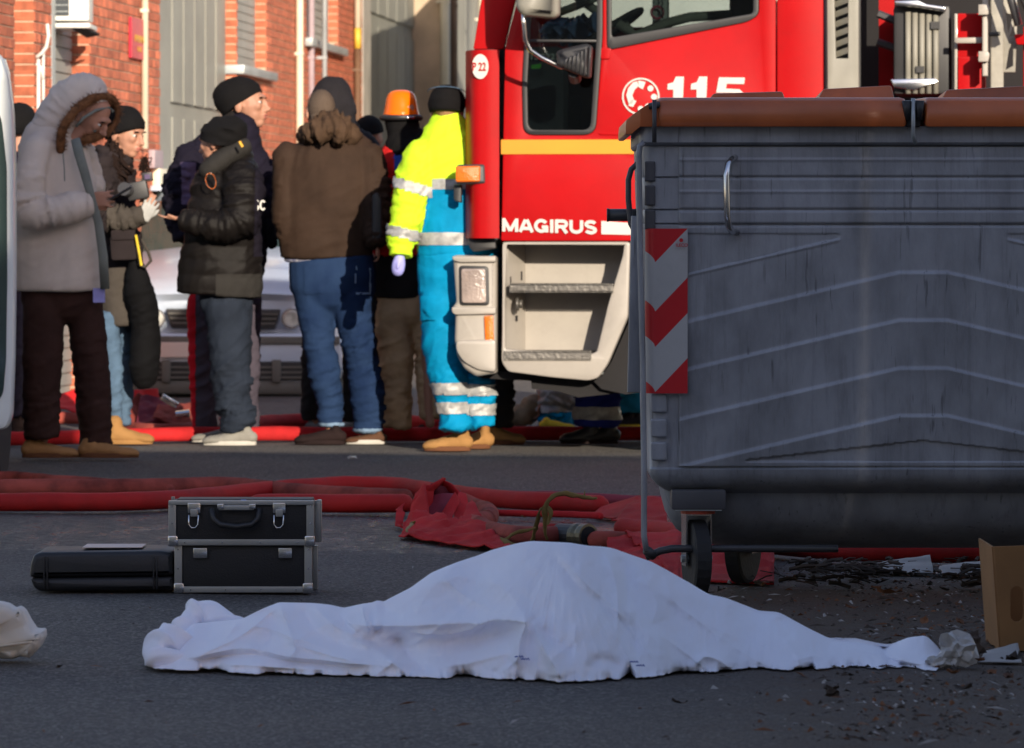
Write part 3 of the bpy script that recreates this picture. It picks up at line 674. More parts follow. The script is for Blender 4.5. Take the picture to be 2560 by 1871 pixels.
# chassis behind: black bulk
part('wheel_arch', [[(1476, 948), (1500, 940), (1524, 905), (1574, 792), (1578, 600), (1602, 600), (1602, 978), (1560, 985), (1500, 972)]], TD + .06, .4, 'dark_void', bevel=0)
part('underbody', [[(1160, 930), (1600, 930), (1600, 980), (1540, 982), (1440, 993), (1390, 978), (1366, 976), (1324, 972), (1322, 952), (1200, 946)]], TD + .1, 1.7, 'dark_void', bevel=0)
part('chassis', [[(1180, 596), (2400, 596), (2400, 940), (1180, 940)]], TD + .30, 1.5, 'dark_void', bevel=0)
part('bumper_inner', [rc([(1168, 596), (1236, 596), (1238, 622), (1182, 630), (1172, 620)], 4)], TD + .03, .1, 'black_plastic')
part('chassis_bolt', [[(1500, 930), (1560, 934), (1560, 939), (1500, 936)]], TD + .08, .02, 'zinc_pipe', bevel=0)
# wheel, hidden mostly behind the bin
x = MB(); wr = .46; wc = Vector((X(1885), TD + .18, wr)); x.tube([wc + Vector((0, -.13, 0)), wc + Vector((0, -.1, 0)), wc + Vector((0, .1, 0)), wc + Vector((0, .13, 0))], [wr * .92, wr, wr, wr * .92], 32); wh = x.build('wheel', M['rubber'], truck, smooth=False)
x = MB(); x.tube([wc + Vector((0, -.14, 0)), wc + Vector((0, 0, 0))], .27, 24); x.build('rim', M['truck_white'], wh)
for px_ in (2300, 2560):
    x = MB(); wc = Vector((X(px_ + 500), TD + .18, wr)); x.tube([wc + Vector((0, -.13, 0)), wc + Vector((0, .13, 0))], wr, 32); x.build('wheel', M['rubber'], truck)
# exhaust stub / pipe end in front of the door is a bin part
# behind the cab: louvred intake stack, ribbed unit, lockers, ladder post
part('intake_stack', [[(2058, -330), (2138, -330), (2138, 290), (2062, 290)], [(2070, -300), (2112, -300), (2112, 150), (2082, 150)]], TD + .02, .12, 'truck_grey')
for k in range(13):
    y0 = 136 - k * 25
    x = MB(); q = [P(2070, y0, TD + .09), P(2112, y0 - 14, TD + .01), P(2112, y0 + 1, TD + .02), P(2072, y0 + 14, TD + .10)]
    x.add([*q, *[v + Vector((0, .012, 0)) for v in q]], [(0,1,2,3),(4,5,6,7),(0,1,5,4),(1,2,6,5),(2,3,7,6),(3,0,4,7)]); x.build('louvre', M['truck_grey'], truck)
part('intake_back', [[(2060, -330), (2136, -330), (2136, 290), (2060, 290)]], TD + .15, .02, 'black_plastic', bevel=0)
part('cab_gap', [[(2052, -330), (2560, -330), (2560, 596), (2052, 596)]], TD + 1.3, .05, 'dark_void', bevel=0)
x = MB(); x.pbox(2142, 2180, -330, 230, TD + .9, .05); x.build('gap_panel', M['truck_red'], truck)
x = MB(); x.tube([P(2150, 40, TD + .7), P(2200, 60, TD + .7)], .02, 6); x.build('pipework', M['dark_plastic'], truck); x = MB(); x.tube([P(2148, 110, TD + .7), P(2200, 128, TD + .7)], .02, 6); x.build('pipework', M['dark_plastic'], truck)
x = MB(); x.pbox(2206, 2345, 20, 240, TD + .35, .5); mu = x.build('silencer_box', M['black_plastic'], truck, bevel=.02)
for k in range(5):
    x = MB(); x.tube([P(2243 + k * 17, 36 + (k * 2), TD + .33), P(2243 + k * 17, 238, TD + .33)], .0145, 8); x.build('silencer_rib', M['truck_grey'], mu, smooth=True)
part('silencer_shield', [rc([(2212, 8), (2270, 6), (2290, 16), (2340, 24), (2338, 36), (2268, 24), (2216, 20)], 5)], TD + .26, .16, 'chrome', mu)
x = MB(); x.pbox(2264, 2284, 170, 186, TD + .30, .03); x.build('clamp', M['black_plastic'], mu); x = MB(); x.pbox(2300, 2322, 60, 78, TD + .30, .03); x.build('clamp', M['black_plastic'], mu)
part('silencer_base', [rc([(2200, 202), (2310, 200), (2322, 208), (2260, 230), (2210, 222)], 4)], TD + .3, .1, 'chrome', mu)
part('locker', [rc([(2366, 40), (2434, 40), (2434, 300), (2366, 300)], 3)], TD + .3, .6, 'truck_red')
part('locker_door', [rc([(2372, 146), (2424, 146), (2430, 156), (2430, 300), (2368, 300), (2368, 150)], 6)], TD + .27, .04, 'truck_red')
part('locker_trim', [[(2359, 40), (2367, 40), (2367, 300), (2359, 300)]], TD + .28, .04, 'truck_white')
part('rail', [[(2366, 100), (2436, 99), (2436, 114), (2366, 114)]], TD + .2, .03, 'truck_white')
post = part('ladder_post', [rc([(2436, -330), (2450, -330), (2450, 196), (2436, 196)], 2)], TD + .12, .06, 'truck_white')
for yy in (18, 134): part('hinge', [rc([(2428, yy), (2452, yy), (2456, yy + 8), (2452, yy + 26), (2428, yy + 26)], 3)], TD + .09, .1, 'truck_white', post, bevel=.004)
part('panel', [rc([(2454, -330), (2486, -330), (2486, 250), (2454, 250)], 2)], TD + .16, .05, 'interior_pale')
part('slot', [rc([(2448, 87), (2479, 85), (2479, 95), (2450, 97)], 3)], TD + .15, .02, 'black_plastic')
frm = part('ladder_frame', [[(2484, -60), (2506, 20), (2518, 60), (2514, 186), (2484, 186)], [(2490, 40), (2508, 44), (2496, 92)], [(2510, 70), (2512, 96), (2498, 100)], [(2508, 112), (2508, 170), (2490, 180), (2498, 130)]], TD + .18, .06, 'interior_pale', bevel=.003)
x = MB(); x.tube([P(2500, -60, TD - .1), P(2538, 70, TD - .1)], .022, 8); x.tube([P(2522, -60, TD - .05), P(2572, 66, TD - .05)], .022, 8); x.build('strut', M['dark_plastic'], truck, smooth=True)
x = MB(); x.tube([P(2516, -60, TD - .13), P(2544, 68, TD - .13)], .006, 6); x.build('strut_rail', M['chrome'], truck, smooth=True)
part('body_panel', [[(2532, 74), (2900, 60), (2900, 300), (2532, 300)]], TD + .2, .1, 'truck_red')
part('body_panel', [rc([(2514, 92), (2700, 92), (2700, 118), (2520, 118)], 5)], TD + .12, .06, 'truck_red')
x = MB(); x.box(X(2060), X(4200), TD + .3, TD + 2.3, .55, 1.15); x.build('rear_body', M['truck_red'], truck, bevel=.02)

YAW = R(6); truck.rotation_euler.z = -YAW; truck.scale.x = 1 / math.cos(YAW)
# ------------------------------------------------------------------ metal waste container
mat('galvanised', (.325,.34,.375), .5, metal=.25, var=.16, vscale=5, stretch=(1.5,1.5,.7), bump=.15, bscale=40, rvar=.12, spec=.5)
mat('galv_dark', (.09,.09,.10), .5, metal=.2, var=.12)
mat('lid_plastic', (.50,.125,.035), .34, var=.2, vscale=2.5, bump=.06, bscale=30, rvar=.1)
mat('reflect_red', (.50,.008,.015), .4, var=.05)
mat('reflect_white', (.42,.42,.42), .45, var=.08, grime=.1)
mat('caster_red', (.45,.05,.02), .5)
# streaks of dirt down the metal
gm = M['galvanised']; n = gm.node_tree.nodes; l = gm.node_tree.links; b = n['Principled BSDF']
tc = n.new('ShaderNodeTexCoord'); mp = n.new('ShaderNodeMapping'); mp.inputs['Scale'].default_value = (34, 34, 1.6); l.new(tc.outputs['Object'], mp.inputs[0])
nz = n.new('ShaderNodeTexNoise'); nz.inputs['Scale'].default_value = 1; nz.inputs['Detail'].default_value = 6; nz.inputs['Roughness'].default_value = .7; l.new(mp.outputs[0], nz.inputs['Vector'])
mr = n.new('ShaderNodeMapRange'); mr.inputs[1].default_value = .52; mr.inputs[2].default_value = .70; mr.inputs[4].default_value = .3; l.new(nz.outputs[0], mr.inputs[0])
mx = n.new('ShaderNodeMixRGB'); mx.inputs[2].default_value = (.07,.07,.075,1); old = b.inputs['Base Color'].links[0].from_socket
l.new(mr.outputs[0], mx.inputs[0]); l.new(old, mx.inputs[1])
mp2 = n.new('ShaderNodeMapping'); mp2.inputs['Scale'].default_value = (60, 60, 4); mp2.inputs['Location'].default_value = (9, 2, 5); l.new(tc.outputs['Object'], mp2.inputs[0])
nz2 = n.new('ShaderNodeTexNoise'); nz2.inputs['Scale'].default_value = 1; nz2.inputs['Detail'].default_value = 4; l.new(mp2.outputs[0], nz2.inputs['Vector'])
mr2 = n.new('ShaderNodeMapRange'); mr2.inputs[1].default_value = .64; mr2.inputs[2].default_value = .72; mr2.inputs[4].default_value = .5; l.new(nz2.outputs[0], mr2.inputs[0])
mx2 = n.new('ShaderNodeMixRGB'); mx2.inputs[2].default_value = (.03,.03,.032,1); l.new(mr2.outputs[0], mx2.inputs[0]); l.new(mx.outputs[0], mx2.inputs[1]); l.new(mx2.outputs[0], b.inputs['Base Color'])

BD = 13.75
bin_ = empty('waste_container', Vector(((2310 - CX) * BD / F, BD + .5, 0)), 'large galvanised steel waste container with terracotta lids and a red and white chevron plate', 'waste container')
BXC = 2310
def bx(px): return (px - CX) * BD / F
def loft(rings, seg=6, m='galvanised', name='tub'):
    """rings: (row, left px, front inset, back depth, corner radius)"""
    x = MB(); cnt = None; vs = []
    for (py, pl, ins, bk, r) in rings:
        x0 = bx(pl); x1 = bx(2 * BXC - pl); y0 = BD + ins; y1 = BD + bk; z = ZG(py, BD + ins)
        for cx, cy, a0 in ((x0 + r, y0 + r, 180), (x1 - r, y0 + r, 270), (x1 - r, y1 - r, 0), (x0 + r, y1 - r, 90)):
            for k in range(seg + 1):
                a = R(a0 + 90 * k / seg); vs.append((cx + r * math.cos(a), cy + r * math.sin(a), z))
    c = 4 * (seg + 1); fs = []
    for i in range(len(rings) - 1):
        for k in range(c):
            k2 = (k + 1) % c; fs.append((i * c + k, i * c + k2, (i + 1) * c + k2, (i + 1) * c + k))
    fs.append(tuple(range(c))); fs.append(tuple((len(rings) - 1) * c + k for k in range(c)))
    x.add(vs, fs); me = x.mesh(); me.shade_smooth(); me.set_sharp_from_angle(angle=R(35)); return link(name, me, M[m], bin_)
rim = loft([(316, 1598, -.012, 1.02, .03), (356, 1598, -.012, 1.02, .03), (362, 1602, -.004, 1.01, .03), (366, 1609, .018, .99, .03)], name='rim')
rings = [(366, 1606, .012, .99, .035)]
for yy in (444, 525, 560): rings += [(yy - 3, 1606 + (yy - 366) * .03, .012, .98, .035), (yy, 1607 + (yy - 366) * .03, .020, .98, .035), (yy + 3, 1606 + (yy - 366) * .03, .012, .98, .035)]
rings += [(566, 1612, .012, .97, .035), (800, 1616, .022, .95, .035), (1000, 1620, .03, .93, .035), (1168, 1625, .036, .92, .035), (1174, 1624, .028, .92, .035), (1185, 1625, .030, .92, .035), (1200, 1632, .036, .91, .04), (1215, 1646, .055, .9, .05), (1228, 1668, .09, .86, .05), (1236, 1700, .14, .8, .05)]
loft(rings)
loft([(1225, 1664, .12, .84, .08), (1260, 1670, .13, .83, .10), (1300, 1680, .15, .80, .12), (1330, 1700, .19, .75, .15), (1352, 1735, .25, .70, .15), (1366, 1790, .33, .6, .12), (1370, 1850, .4, .5, .04)], name='belly')
# pressed front panel with chevron steps
nx_, ny_ = 420, 260
pxs = np.linspace(1694, 2 * BXC - 1694, nx_); pys = np.linspace(368, 1166, ny_)
PX, PY = np.meshgrid(pxs, pys)
def sym(x): return BXC - np.abs(x - BXC)
sx_ = sym(PX); off = np.zeros_like(PX) + .004
def chev(y0, slope=-.232, apex=2250): # height of the step line at px
    q = np.minimum(sx_, apex); return y0 + slope * (q - 1720)
for y0 in (806, 926, 1046, 1165):
    t = PY - chev(y0); off += .0075 * np.exp(-np.clip(t, 0, None) / 55) * (1 / (1 + np.exp(-t / 1.6))) + .0022 * np.exp(-(t / 3.6) ** 2)
# upper triangle pocket
yl = 688 - .232 * (sx_ - 1720); t = PY - yl; cut = 1 / (1 + np.exp((sx_ - 2098) / 2))
off += (.0055 * np.exp(-(t / 3.0) ** 2) - .004 * (1 / (1 + np.exp(t / 1.5))) * (PY > 584)) * cut * (PY > 560)
# bottom triangle pocket
yb = 1152 - .11 * (sx_ - 1861) * 1.0; inside = (sx_ > 1866) & (PY > yb) & (PY < 1156); off -= .007 * inside
# horizontal ribs in the upper band
for yy, dep in ((444, -.009), (525, -.009), (562, -.012), (400, .003), (480, .003)): off += dep * np.exp(-((PY - yy) / 2.6) ** 2)
band = (PY < 562); off += band * .003
off += .0012 * vn(np.stack([PX.ravel() / 60, PY.ravel() / 90, PX.ravel() * 0], 1)).reshape(PX.shape)
edge = np.minimum(1, np.minimum(PX - 1694, (2 * BXC - 1694) - PX) / 4); off = off * edge - .006 * (1 - edge)
base_ins = np.interp(PY, [366, 566, 800, 1000, 1168], [.012, .012, .022, .03, .036])
Yw = BD + base_ins - off; Xw = (PX - CX) * BD / F; Zw = CH + (HY - PY) * BD / F
me = bpy.data.meshes.new('fp'); V = np.stack([Xw, Yw, Zw], -1).reshape(-1, 3)
idx = np.arange(nx_ * ny_).reshape(ny_, nx_); q = np.stack([idx[:-1, :-1], idx[1:, :-1], idx[1:, 1:], idx[:-1, 1:]], -1).reshape(-1, 4)
me.from_pydata(V.tolist(), [], q.tolist()); fp = link('front_panel', me, M['galvanised'], bin_, smooth=True)
# small embossed pads down the corner
for yy in (1010, 1072, 1130):
    me = slab([rc([(1626, yy - 24), (1666, yy - 24), (1668, yy + 22), (1628, yy + 22)], 7)], BD + .018, .02, .004); me.shade_smooth(); link('corner_pad', me, M['galvanised'], bin_)
for yy in (430, 490, 550):
    me = slab([rc([(1612, yy - 26), (1638, yy - 26), (1638, yy + 24), (1612, yy + 24)], 3)], BD + .004, .02, .003); me.shade_smooth(); link('corner_pad', me, M['galv_dark'], bin_)
# handle bars
x = MB(); x.tube([P(1838, 394, BD + .01), P(1830, 398, BD - .03), P(1820, 412, BD - .06), P(1816, 440, BD - .07), P(1818, 540, BD - .07), P(1822, 566, BD - .06), P(1830, 580, BD - .03), P(1842, 582, BD + .01)], .0095, 10); h1 = x.build('handle', M['chrome'], bin_, smooth=True)
x = MB(); mxx = 2 * BXC; x.tube([P(mxx - a, b_, d_) for a, b_, d_ in ((1838, 394, BD + .01), (1820, 412, BD - .06), (1816, 440, BD - .07), (1818, 540, BD - .07), (1830, 580, BD - .03), (1842, 582, BD + .01))], .0095, 10); x.build('handle', M['chrome'], bin_, smooth=True)
x = MB(); x.tube([P(1606, 407, BD + .3), P(1592, 411, BD + .3), P(1578, 424, BD + .3), P(1571, 450, BD + .3), P(1571, 500, BD + .3), P(1577, 560, BD + .3), P(1590, 584, BD + .3), P(1606, 590, BD + .3)], .0085, 10); x.build('side_handle', M['galv_dark'], bin_, smooth=True)
x = MB(); x.tube([P(1611, 356, BD - .02), P(1600, 366, BD - .02), P(1597, 392, BD - .02), P(1600, 600, BD - .02), P(1607, 900, BD - .02), P(1610, 1180, BD - .02), P(1610, 1340, BD - .02), P(1616, 1378, BD - .02)], .0085, 10); x.build('pedal_rod', M['galvanised'], bin_, smooth=True)
part('side_plate', [[(1578, 540), (1602, 540), (1604, 982), (1568, 982)]], BD + .12, .02, 'galvanised', bin_)
x = MB(); x.tube([P(1519, 538, BD + .9), P(1614, 538, BD + .9)], .019, 14); x.tube([P(1517, 538, BD + .9), P(1522, 538, BD + .9)], .0205, 14); x.build('lifting_pin', M['dark_plastic'], bin_, smooth=True)
# chevron plate wrapped round the corner: strips in the two colours
def plate():
    V_, Fc, Mi = [], [], []
    cols = list(np.linspace(1613, 1638, 10)) + [1642, 1660, 1680, 1700, 1719]
    def pt(px, py):
        y = BD - .006 + (.03 * (1 - math.sqrt(max(0, 1 - ((1638 - px) / 27) ** 2))) if px < 1638 else 0)
        return (bx(px), y + .012 * (py - 560) / 400 * .8, ZG(py, BD))
    def sh(px): return (px - 1638) * 1.05 if px >= 1638 else ((1638 - px) / 25) ** .6 * 28
    for i in range(len(cols) - 1):
        for q0, q1, mi in ((560, 656, 0), (656, 779, 1), (779, 868, 0), (868, 981, 1), (981, 1080, 0)):
            a = [min(984, max(572, q - sh(c))) for q, c in ((q0, cols[i]), (q0, cols[i + 1]), (q1, cols[i + 1]), (q1, cols[i]))]
            if a[3] - a[0] < .1 and a[2] - a[1] < .1: continue
            o = len(V_); V_ += [pt(cols[i], a[0]), pt(cols[i + 1], a[1]), pt(cols[i + 1], a[2]), pt(cols[i], a[3])]; Fc.append((o, o + 3, o + 2, o + 1)); Mi.append(mi)
    me = bpy.data.meshes.new('pl'); me.from_pydata(V_, [], Fc); me.polygons.foreach_set('material_index', Mi)
    bm = bmesh.new(); bm.from_mesh(me); bmesh.ops.remove_doubles(bm, verts=bm.verts, dist=1e-5); bm.to_mesh(me); bm.free()
    return link('chevron_plate', me, [M['reflect_red'], M['reflect_white']], bin_)
pl = plate()
part('maker_mark', [circ(1703, 601, 5, 10)], BD - .014, .002, 'reflect_red', pl, bevel=0)
link('maker_mark', text_mesh('ILECO', 1689, 617, 8, BD - .014, .001, xs=1.0, off=.02), M['reflect_red'], pl)
# lids
def lid(px0, px1, lab, lip=False):
    d0 = BD - .05
    prof = [(0.0, 318), (-.006, 300), (0.0, 272), (.012, 254), (.03, 246), (.10, 243)]
    x = MB(); vs = []; n_ = 24
    outl = [(BD - .05 + a, ZG(py, BD)) for a, py in prof] + [(BD + .5, ZG(236, BD)), (BD + 1.0, ZG(250, BD)), (BD + 1.02, ZG(318, BD))]
    for px, sh in ((px0, .5), (px0 + 3, .88), (px0 + 10, 1), (px1 - 10, 1), (px1 - 3, .88), (px1, .5)):
        for (y, z) in outl:
            zc = ZG(290, BD); yc = BD + .48; vs.append((bx(px), yc + (y - yc) * (1 - (1 - sh) * .03), zc + (z - zc) * (1 - (1 - sh) * .3)))
    c = len(outl); fs = []
    for i in range(5):
        for k in range(c - 1): fs.append((i * c + k, i * c + k + 1, (i + 1) * c + k + 1, (i + 1) * c + k))
    fs += [tuple(range(c)), tuple(5 * c + k for k in range(c))]
    for i in range(5): fs.append((i * c, (i + 1) * c, (i + 1) * c + c - 1, i * c + c - 1))
    x.add(vs, fs); me = x.mesh(); bev(me, .006); return link('lid', me, M['lid_plastic'], bin_)
l1 = lid(1645, 2262, 0); l2 = lid(2310, 2940, 0)
def hump(a, b_, y0, y1, par, d=.25, L=.3):
    x = MB(); vs = []
    lo = ZG(250, BD); z0, z1 = ZG(y0, BD + d), ZG(y1, BD + d)
    vs = [(bx(a), BD + d, lo), (bx(b_), BD + d, lo), (bx(b_ - 8), BD + d + .02, z1), (bx(a + 18), BD + d + .02, z0), (bx(a), BD + d + L, lo), (bx(b_), BD + d + L, lo), (bx(b_ - 8), BD + d + L - .04, z1 - .01), (bx(a + 18), BD + d + L - .04, z0 - .01)]
    x.add(vs, [(0,1,2,3),(4,5,6,7),(0,1,5,4),(3,2,6,7),(0,3,7,4),(1,2,6,5)]); me = x.mesh(); bev(me, .008, 3); link('grip', me, M['lid_plastic'], par)
hump(1775, 1976, 233, 228, l1, .22); hump(2052, 2252, 222, 213, l1, .2); hump(2366, 2600, 224, 214, l2, .2)
# end cap of the lid with its hinge
x = MB()
vs = []
for px, zt_, zb_ in ((1564, 318, 334), (1566, 300, 336), (1578, 290, 336), (1600, 274, 318), (1625, 258, 318), (1648, 252, 318)):
    for yy in (BD - .035 + max(0, (1600 - px)) * .001, BD + .95): vs += [(bx(px), yy, ZG(zt_, BD)), (bx(px), yy, ZG(zb_, BD))]
fs = []
for i in range(5):
    a, b_ = i * 4, (i + 1) * 4; fs += [(a, a + 1, b_ + 1, b_), (a + 2, b_ + 2, b_ + 3, a + 3), (a, b_, b_ + 2, a + 2), (a + 1, a + 3, b_ + 3, b_ + 1)]
fs += [(0, 2, 3, 1), (20, 21, 23, 22)]
x.add(vs, fs); me = x.mesh(); bev(me, .01, 3); link('end_cap', me, M['lid_plastic'], bin_)
x = MB(); x.tube([P(1636, 250, BD - .06), P(1636, 356, BD - .06)], .0065, 8, flat=1.2); x.build('hinge_strap', M['dark_plastic'], bin_, smooth=True)
x = MB(); x.tube([P(1622, 266, BD - .04), P(1650, 262, BD - .04)], .009, 8); x.build('hinge_bolt', M['dark_plastic'], bin_, smooth=True)
part('lid_seal', [rc([(2262, 252), (2282, 250), (2308, 252), (2302, 318), (2266, 318)], 6)], BD - .035, .3, 'black_plastic', bin_)
x = MB(); x.tube([P(2283, 246, BD - .055), P(2283, 340, BD - .055), P(2288, 358, BD - .03)], .006, 8); x.build('hinge_strap', M['zinc_pipe'], bin_, smooth=True)
for px_ in (2267, 2299): x = MB(); x.tube([P(px_, 252, BD - .05), P(px_, 300, BD - .045)], [.014, .009], 8); x.build('rubber_stop', M['black_plastic'], bin_, smooth=True)
# casters
def caster(px, dd, py_bot, rot):
    d = BD + dd; c = Vector((bx(px) * d / BD * 1.0, d, 0)); s = F / d
    wr = .112; wz_ = wr
    k = MB(); k.box(c.x - .078, c.x + .078, d - .06, d + .08, ZG(1275, BD) , ZG(1226, BD)); hb = k.build('caster_block', M['galv_dark'], bin_, bevel=.006)
    k = MB(); k.box(c.x - .066, c.x + .066, d - .055, d + .06, ZG(1278, BD), ZG(1274, BD)); k.build('caster_plate', M['zinc_pipe'], hb)
    k = MB(); k.tube([Vector((c.x, d, ZG(1287, BD))), Vector((c.x, d, ZG(1278, BD)))], .05, 16); k.build('caster_race', M['caster_red'], hb)
    fk = MB(); u = Vector((math.cos(rot), math.sin(rot), 0)); v = Vector((-u.y, u.x, 0)); cc = Vector((c.x, d, 0)) + v * .02
    ztop = ZG(1287, BD)
    for sgn in (-1, 1):
        q = [cc + u * (sgn * .034) + v * a + UZ * z for a, z in ((-.035, ztop), (.035, ztop), (.028, wr - .02), (-.028, wr - .02))]
        q2 = [p + u * (.004 * sgn) for p in q]; fk.add(q + q2, [(0,1,2,3),(4,5,6,7),(0,1,5,4),(1,2,6,5),(2,3,7,6),(3,0,4,7)])
    fk.obox(cc + UZ * (ztop - .003), u, v, UZ, .036, .036, .003); fo = fk.build('caster_fork', M['chrome'], hb)
    ww = MB(); w0 = cc + UZ * wr
    ring = 28; prof = [(-.024, wr * .9), (-.02, wr), (.02, wr), (.024, wr * .9)]
    vs = [w0 + u * a + v * (r_ * math.cos(2 * math.pi * j / ring)) + UZ * (r_ * math.sin(2 * math.pi * j / ring)) for a, r_ in prof for j in range(ring)]
    fs = [(i * ring + j, i * ring + (j + 1) % ring, (i + 1) * ring + (j + 1) % ring, (i + 1) * ring + j) for i in range(3) for j in range(ring)] + [tuple(range(ring)), tuple(3 * ring + j for j in range(ring))]
    ww.add(vs, fs); ww.build('wheel', M['rubber'], hb)
    a_ = MB(); a_.tube([w0 - u * .045, w0 + u * .045], .011, 8); a_.build('axle', M['zinc_pipe'], hb)
caster(1745, .06, 1500, R(10)); caster(1852, .62, 1469, R(-22))
caster(2 * BXC - 1745, .06, 1500, R(25)); caster(2 * BXC - 1852, .62, 1469, R(15))
x = MB(); x.tube([P(1614, 1394, BD + .02), P(1628, 1388, BD + .02), P(1650, 1378, BD + .02), P(1680, 1372, BD + .02), P(1720, 1372, BD + .03), P(2095, 1372, BD + .05)], .011, 10); x.build('pedal_bar', M['dark_plastic'], bin_, smooth=True)
x = MB(); x.tube([P(1616, 1376, BD - .02), P(1634, 1390, BD + .0)], .014, 8); x.build('pedal_joint', M['dark_plastic'], bin_, smooth=True)
# ------------------------------------------------------------------ silver hatchback parked behind the bystanders
mat('car_silver', (.46,.53,.64), .32, metal=.25, coat=.5, var=.03)
mat('car_trim', (.10,.095,.085), .6, var=.08)
mat('car_grille', (.02,.02,.022), .6)
mat('headlamp_glass', (.55,.55,.5), .12, coat=.8, var=.2, vscale=14)
mat('plate_white', (.6,.5,.46), .5, var=.04)
mat('car_glass', (.035,.06,.055), .08, coat=.6, var=.1)
CD = 31.7
car = empty('parked_car', Vector((X(558, CD), CD + 1.9, 0)), 'silver hatchback seen head on behind the bystanders, mostly hidden', 'car')
def cpart(name, polys, d, th, m, par=car, bevel=.01, **k): return part(name, polys, d, th, m, par, bevel, **k)
hw = 312; cc_ = 558
# body loft along the length: (distance from nose, half width, sill row z, shoulder z)
def carloft(name, secs, m):
    x = MB(); vs = []; cx = X(cc_, CD)
    for (yy, hwd, z0, z1, crown) in secs:
        for u, v in ((-1, 0), (-1.0, .55), (-.96, .85), (-.82, 1), (-.4, 1 + crown), (0, 1 + crown * 1.3), (.4, 1 + crown), (.82, 1), (.96, .85), (1, .55), (1, 0)):
            vs.append((cx + u * hwd, CD + yy, z0 + (z1 - z0) * v))
    c = 11; fs = []
    for i in range(len(secs) - 1):
        for k in range(c): k2 = (k + 1) % c; fs.append((i * c + k, i * c + k2, (i + 1) * c + k2, (i + 1) * c + k))
    fs += [tuple(range(c)), tuple((len(secs) - 1) * c + k for k in range(c))]
    me = x.add(vs, fs).mesh(); me.shade_smooth(); me.set_sharp_from_angle(angle=R(45)); return link(name, me, M[m], car)
carloft('body', [(.05, .70, .22, .62, .02), (.0, .74, .22, .66, .03), (.02, .78, .2, .70, .04), (.12, .81, .2, .76, .05), (.5, .825, .2, .86, .05), (.95, .825, .2, .94, .05), (1.1, .825, .2, .95, .05), (3.6, .82, .2, .98, .05), (3.75, .78, .25, .9, .05)], 'car_silver')
carloft('cabin', [(.95, .74, .88, .93, .05), (1.35, .68, .9, 1.22, .06), (1.65, .62, .9, 1.40, .03), (2.8, .62, .9, 1.43, .03), (3.6, .66, .9, 1.0, .05)], 'car_glass')
carloft('roof', [(1.60, .63, 1.37, 1.41, .6), (2.85, .63, 1.40, 1.45, .6)], 'car_silver')
for s_ in (-1, 1):
    x = MB(); cx = X(cc_, CD); x.tube([(cx + s_ * .77, CD + .95, .92), (cx + s_ * .70, CD + 1.35, 1.22), (cx + s_ * .63, CD + 1.65, 1.41)], .035, 8); x.build('pillar', M['car_silver'], car, smooth=True)
    x = MB(); x.tube([(cx + s_ * .76, CD + .7, .29), (cx + s_ * .60, CD + .7, .29)], .29, 22); x.build('wheel', M['rubber'], car)
    x = MB(); x.tube([(cx + s_ * .76, CD + 3.0, .29), (cx + s_ * .60, CD + 3.0, .29)], .29, 22); x.build('wheel', M['rubber'], car)
    me = slab([rc([(cc_ + s_ * 330 - 30, 600), (cc_ + s_ * 330 + 28, 600), (cc_ + s_ * 330 + 24, 640), (cc_ + s_ * 330 - 24, 640)], 10)], CD + 1.05, .08, .02); me.shade_smooth(); link('door_mirror', me, M['car_silver'], car)
    for dx, rr in ((165, 22), (236, 28)):
        x = MB(); q = P(cc_ + s_ * (dx + 6), 797, CD - .02 + (.08 if dx > 200 else .0)); x.tube([q + Vector((0, .06, 0)), q, q + Vector((0, -.012, 0))], [rr * CD / F, rr * CD / F, rr * .8 * CD / F], 22)
        h_ = x.build('headlamp', M['headlamp_glass'], car); x = MB(); x.tube([q + Vector((0, .07, 0)), q + Vector((0, -.002, 0))], (rr + 4) * CD / F, 22); x.build('lamp_bezel', M['chrome'], h_)
cpart('grille', [rc([(413, 772), (702, 774), (688, 824), (428, 822)], 6)], CD - .03, .05, 'car_grille')
for k in range(3): cpart('grille_bar', [[(420 + 4 * k, 782 + 12 * k), (696 - 4 * k, 784 + 12 * k), (695 - 4 * k, 788 + 12 * k), (421 + 4 * k, 786 + 12 * k)]], CD - .045, .02, 'car_trim', bevel=0)
cpart('emblem', [circ(556, 800, 20, 24), circ(556, 800, 16, 24)], CD - .06, .02, 'chrome', bevel=.002)
cpart('bumper', [rc([(262, 846), (296, 832), (820, 834), (856, 850), (862, 900), (850, 950), (820, 982), (300, 980), (262, 950)], 14)], CD - .09, .16, 'car_silver', bevel=.03)
cpart('bumper_strip', [rc([(268, 840), (850, 842), (850, 862), (268, 860)], 4)], CD - .115, .05, 'car_trim')
cpart('lower_intake', [rc([(300, 904), (812, 904), (806, 952), (310, 952)], 5)], CD - .105, .04, 'car_grille')
for k in range(3): cpart('intake_bar', [[(306, 916 + k * 13), (808, 916 + k * 13), (808, 921 + k * 13), (306, 921 + k * 13)]], CD - .115, .02, 'car_trim', bevel=0)
for a in (404, 534, 680): cpart('intake_post', [[(a, 900), (a + 22, 900), (a + 22, 956), (a, 956)]], CD - .125, .02, 'car_trim', bevel=.003)
cpart('apron', [rc([(290, 950), (830, 952), (812, 988), (310, 986)], 10)], CD - .10, .1, 'car_trim', bevel=.02)
pl_ = cpart('number_plate', [rc([(398, 856), (636, 857), (636, 895), (398, 894)], 3)], CD - .13, .015, 'plate_white', bevel=.003)
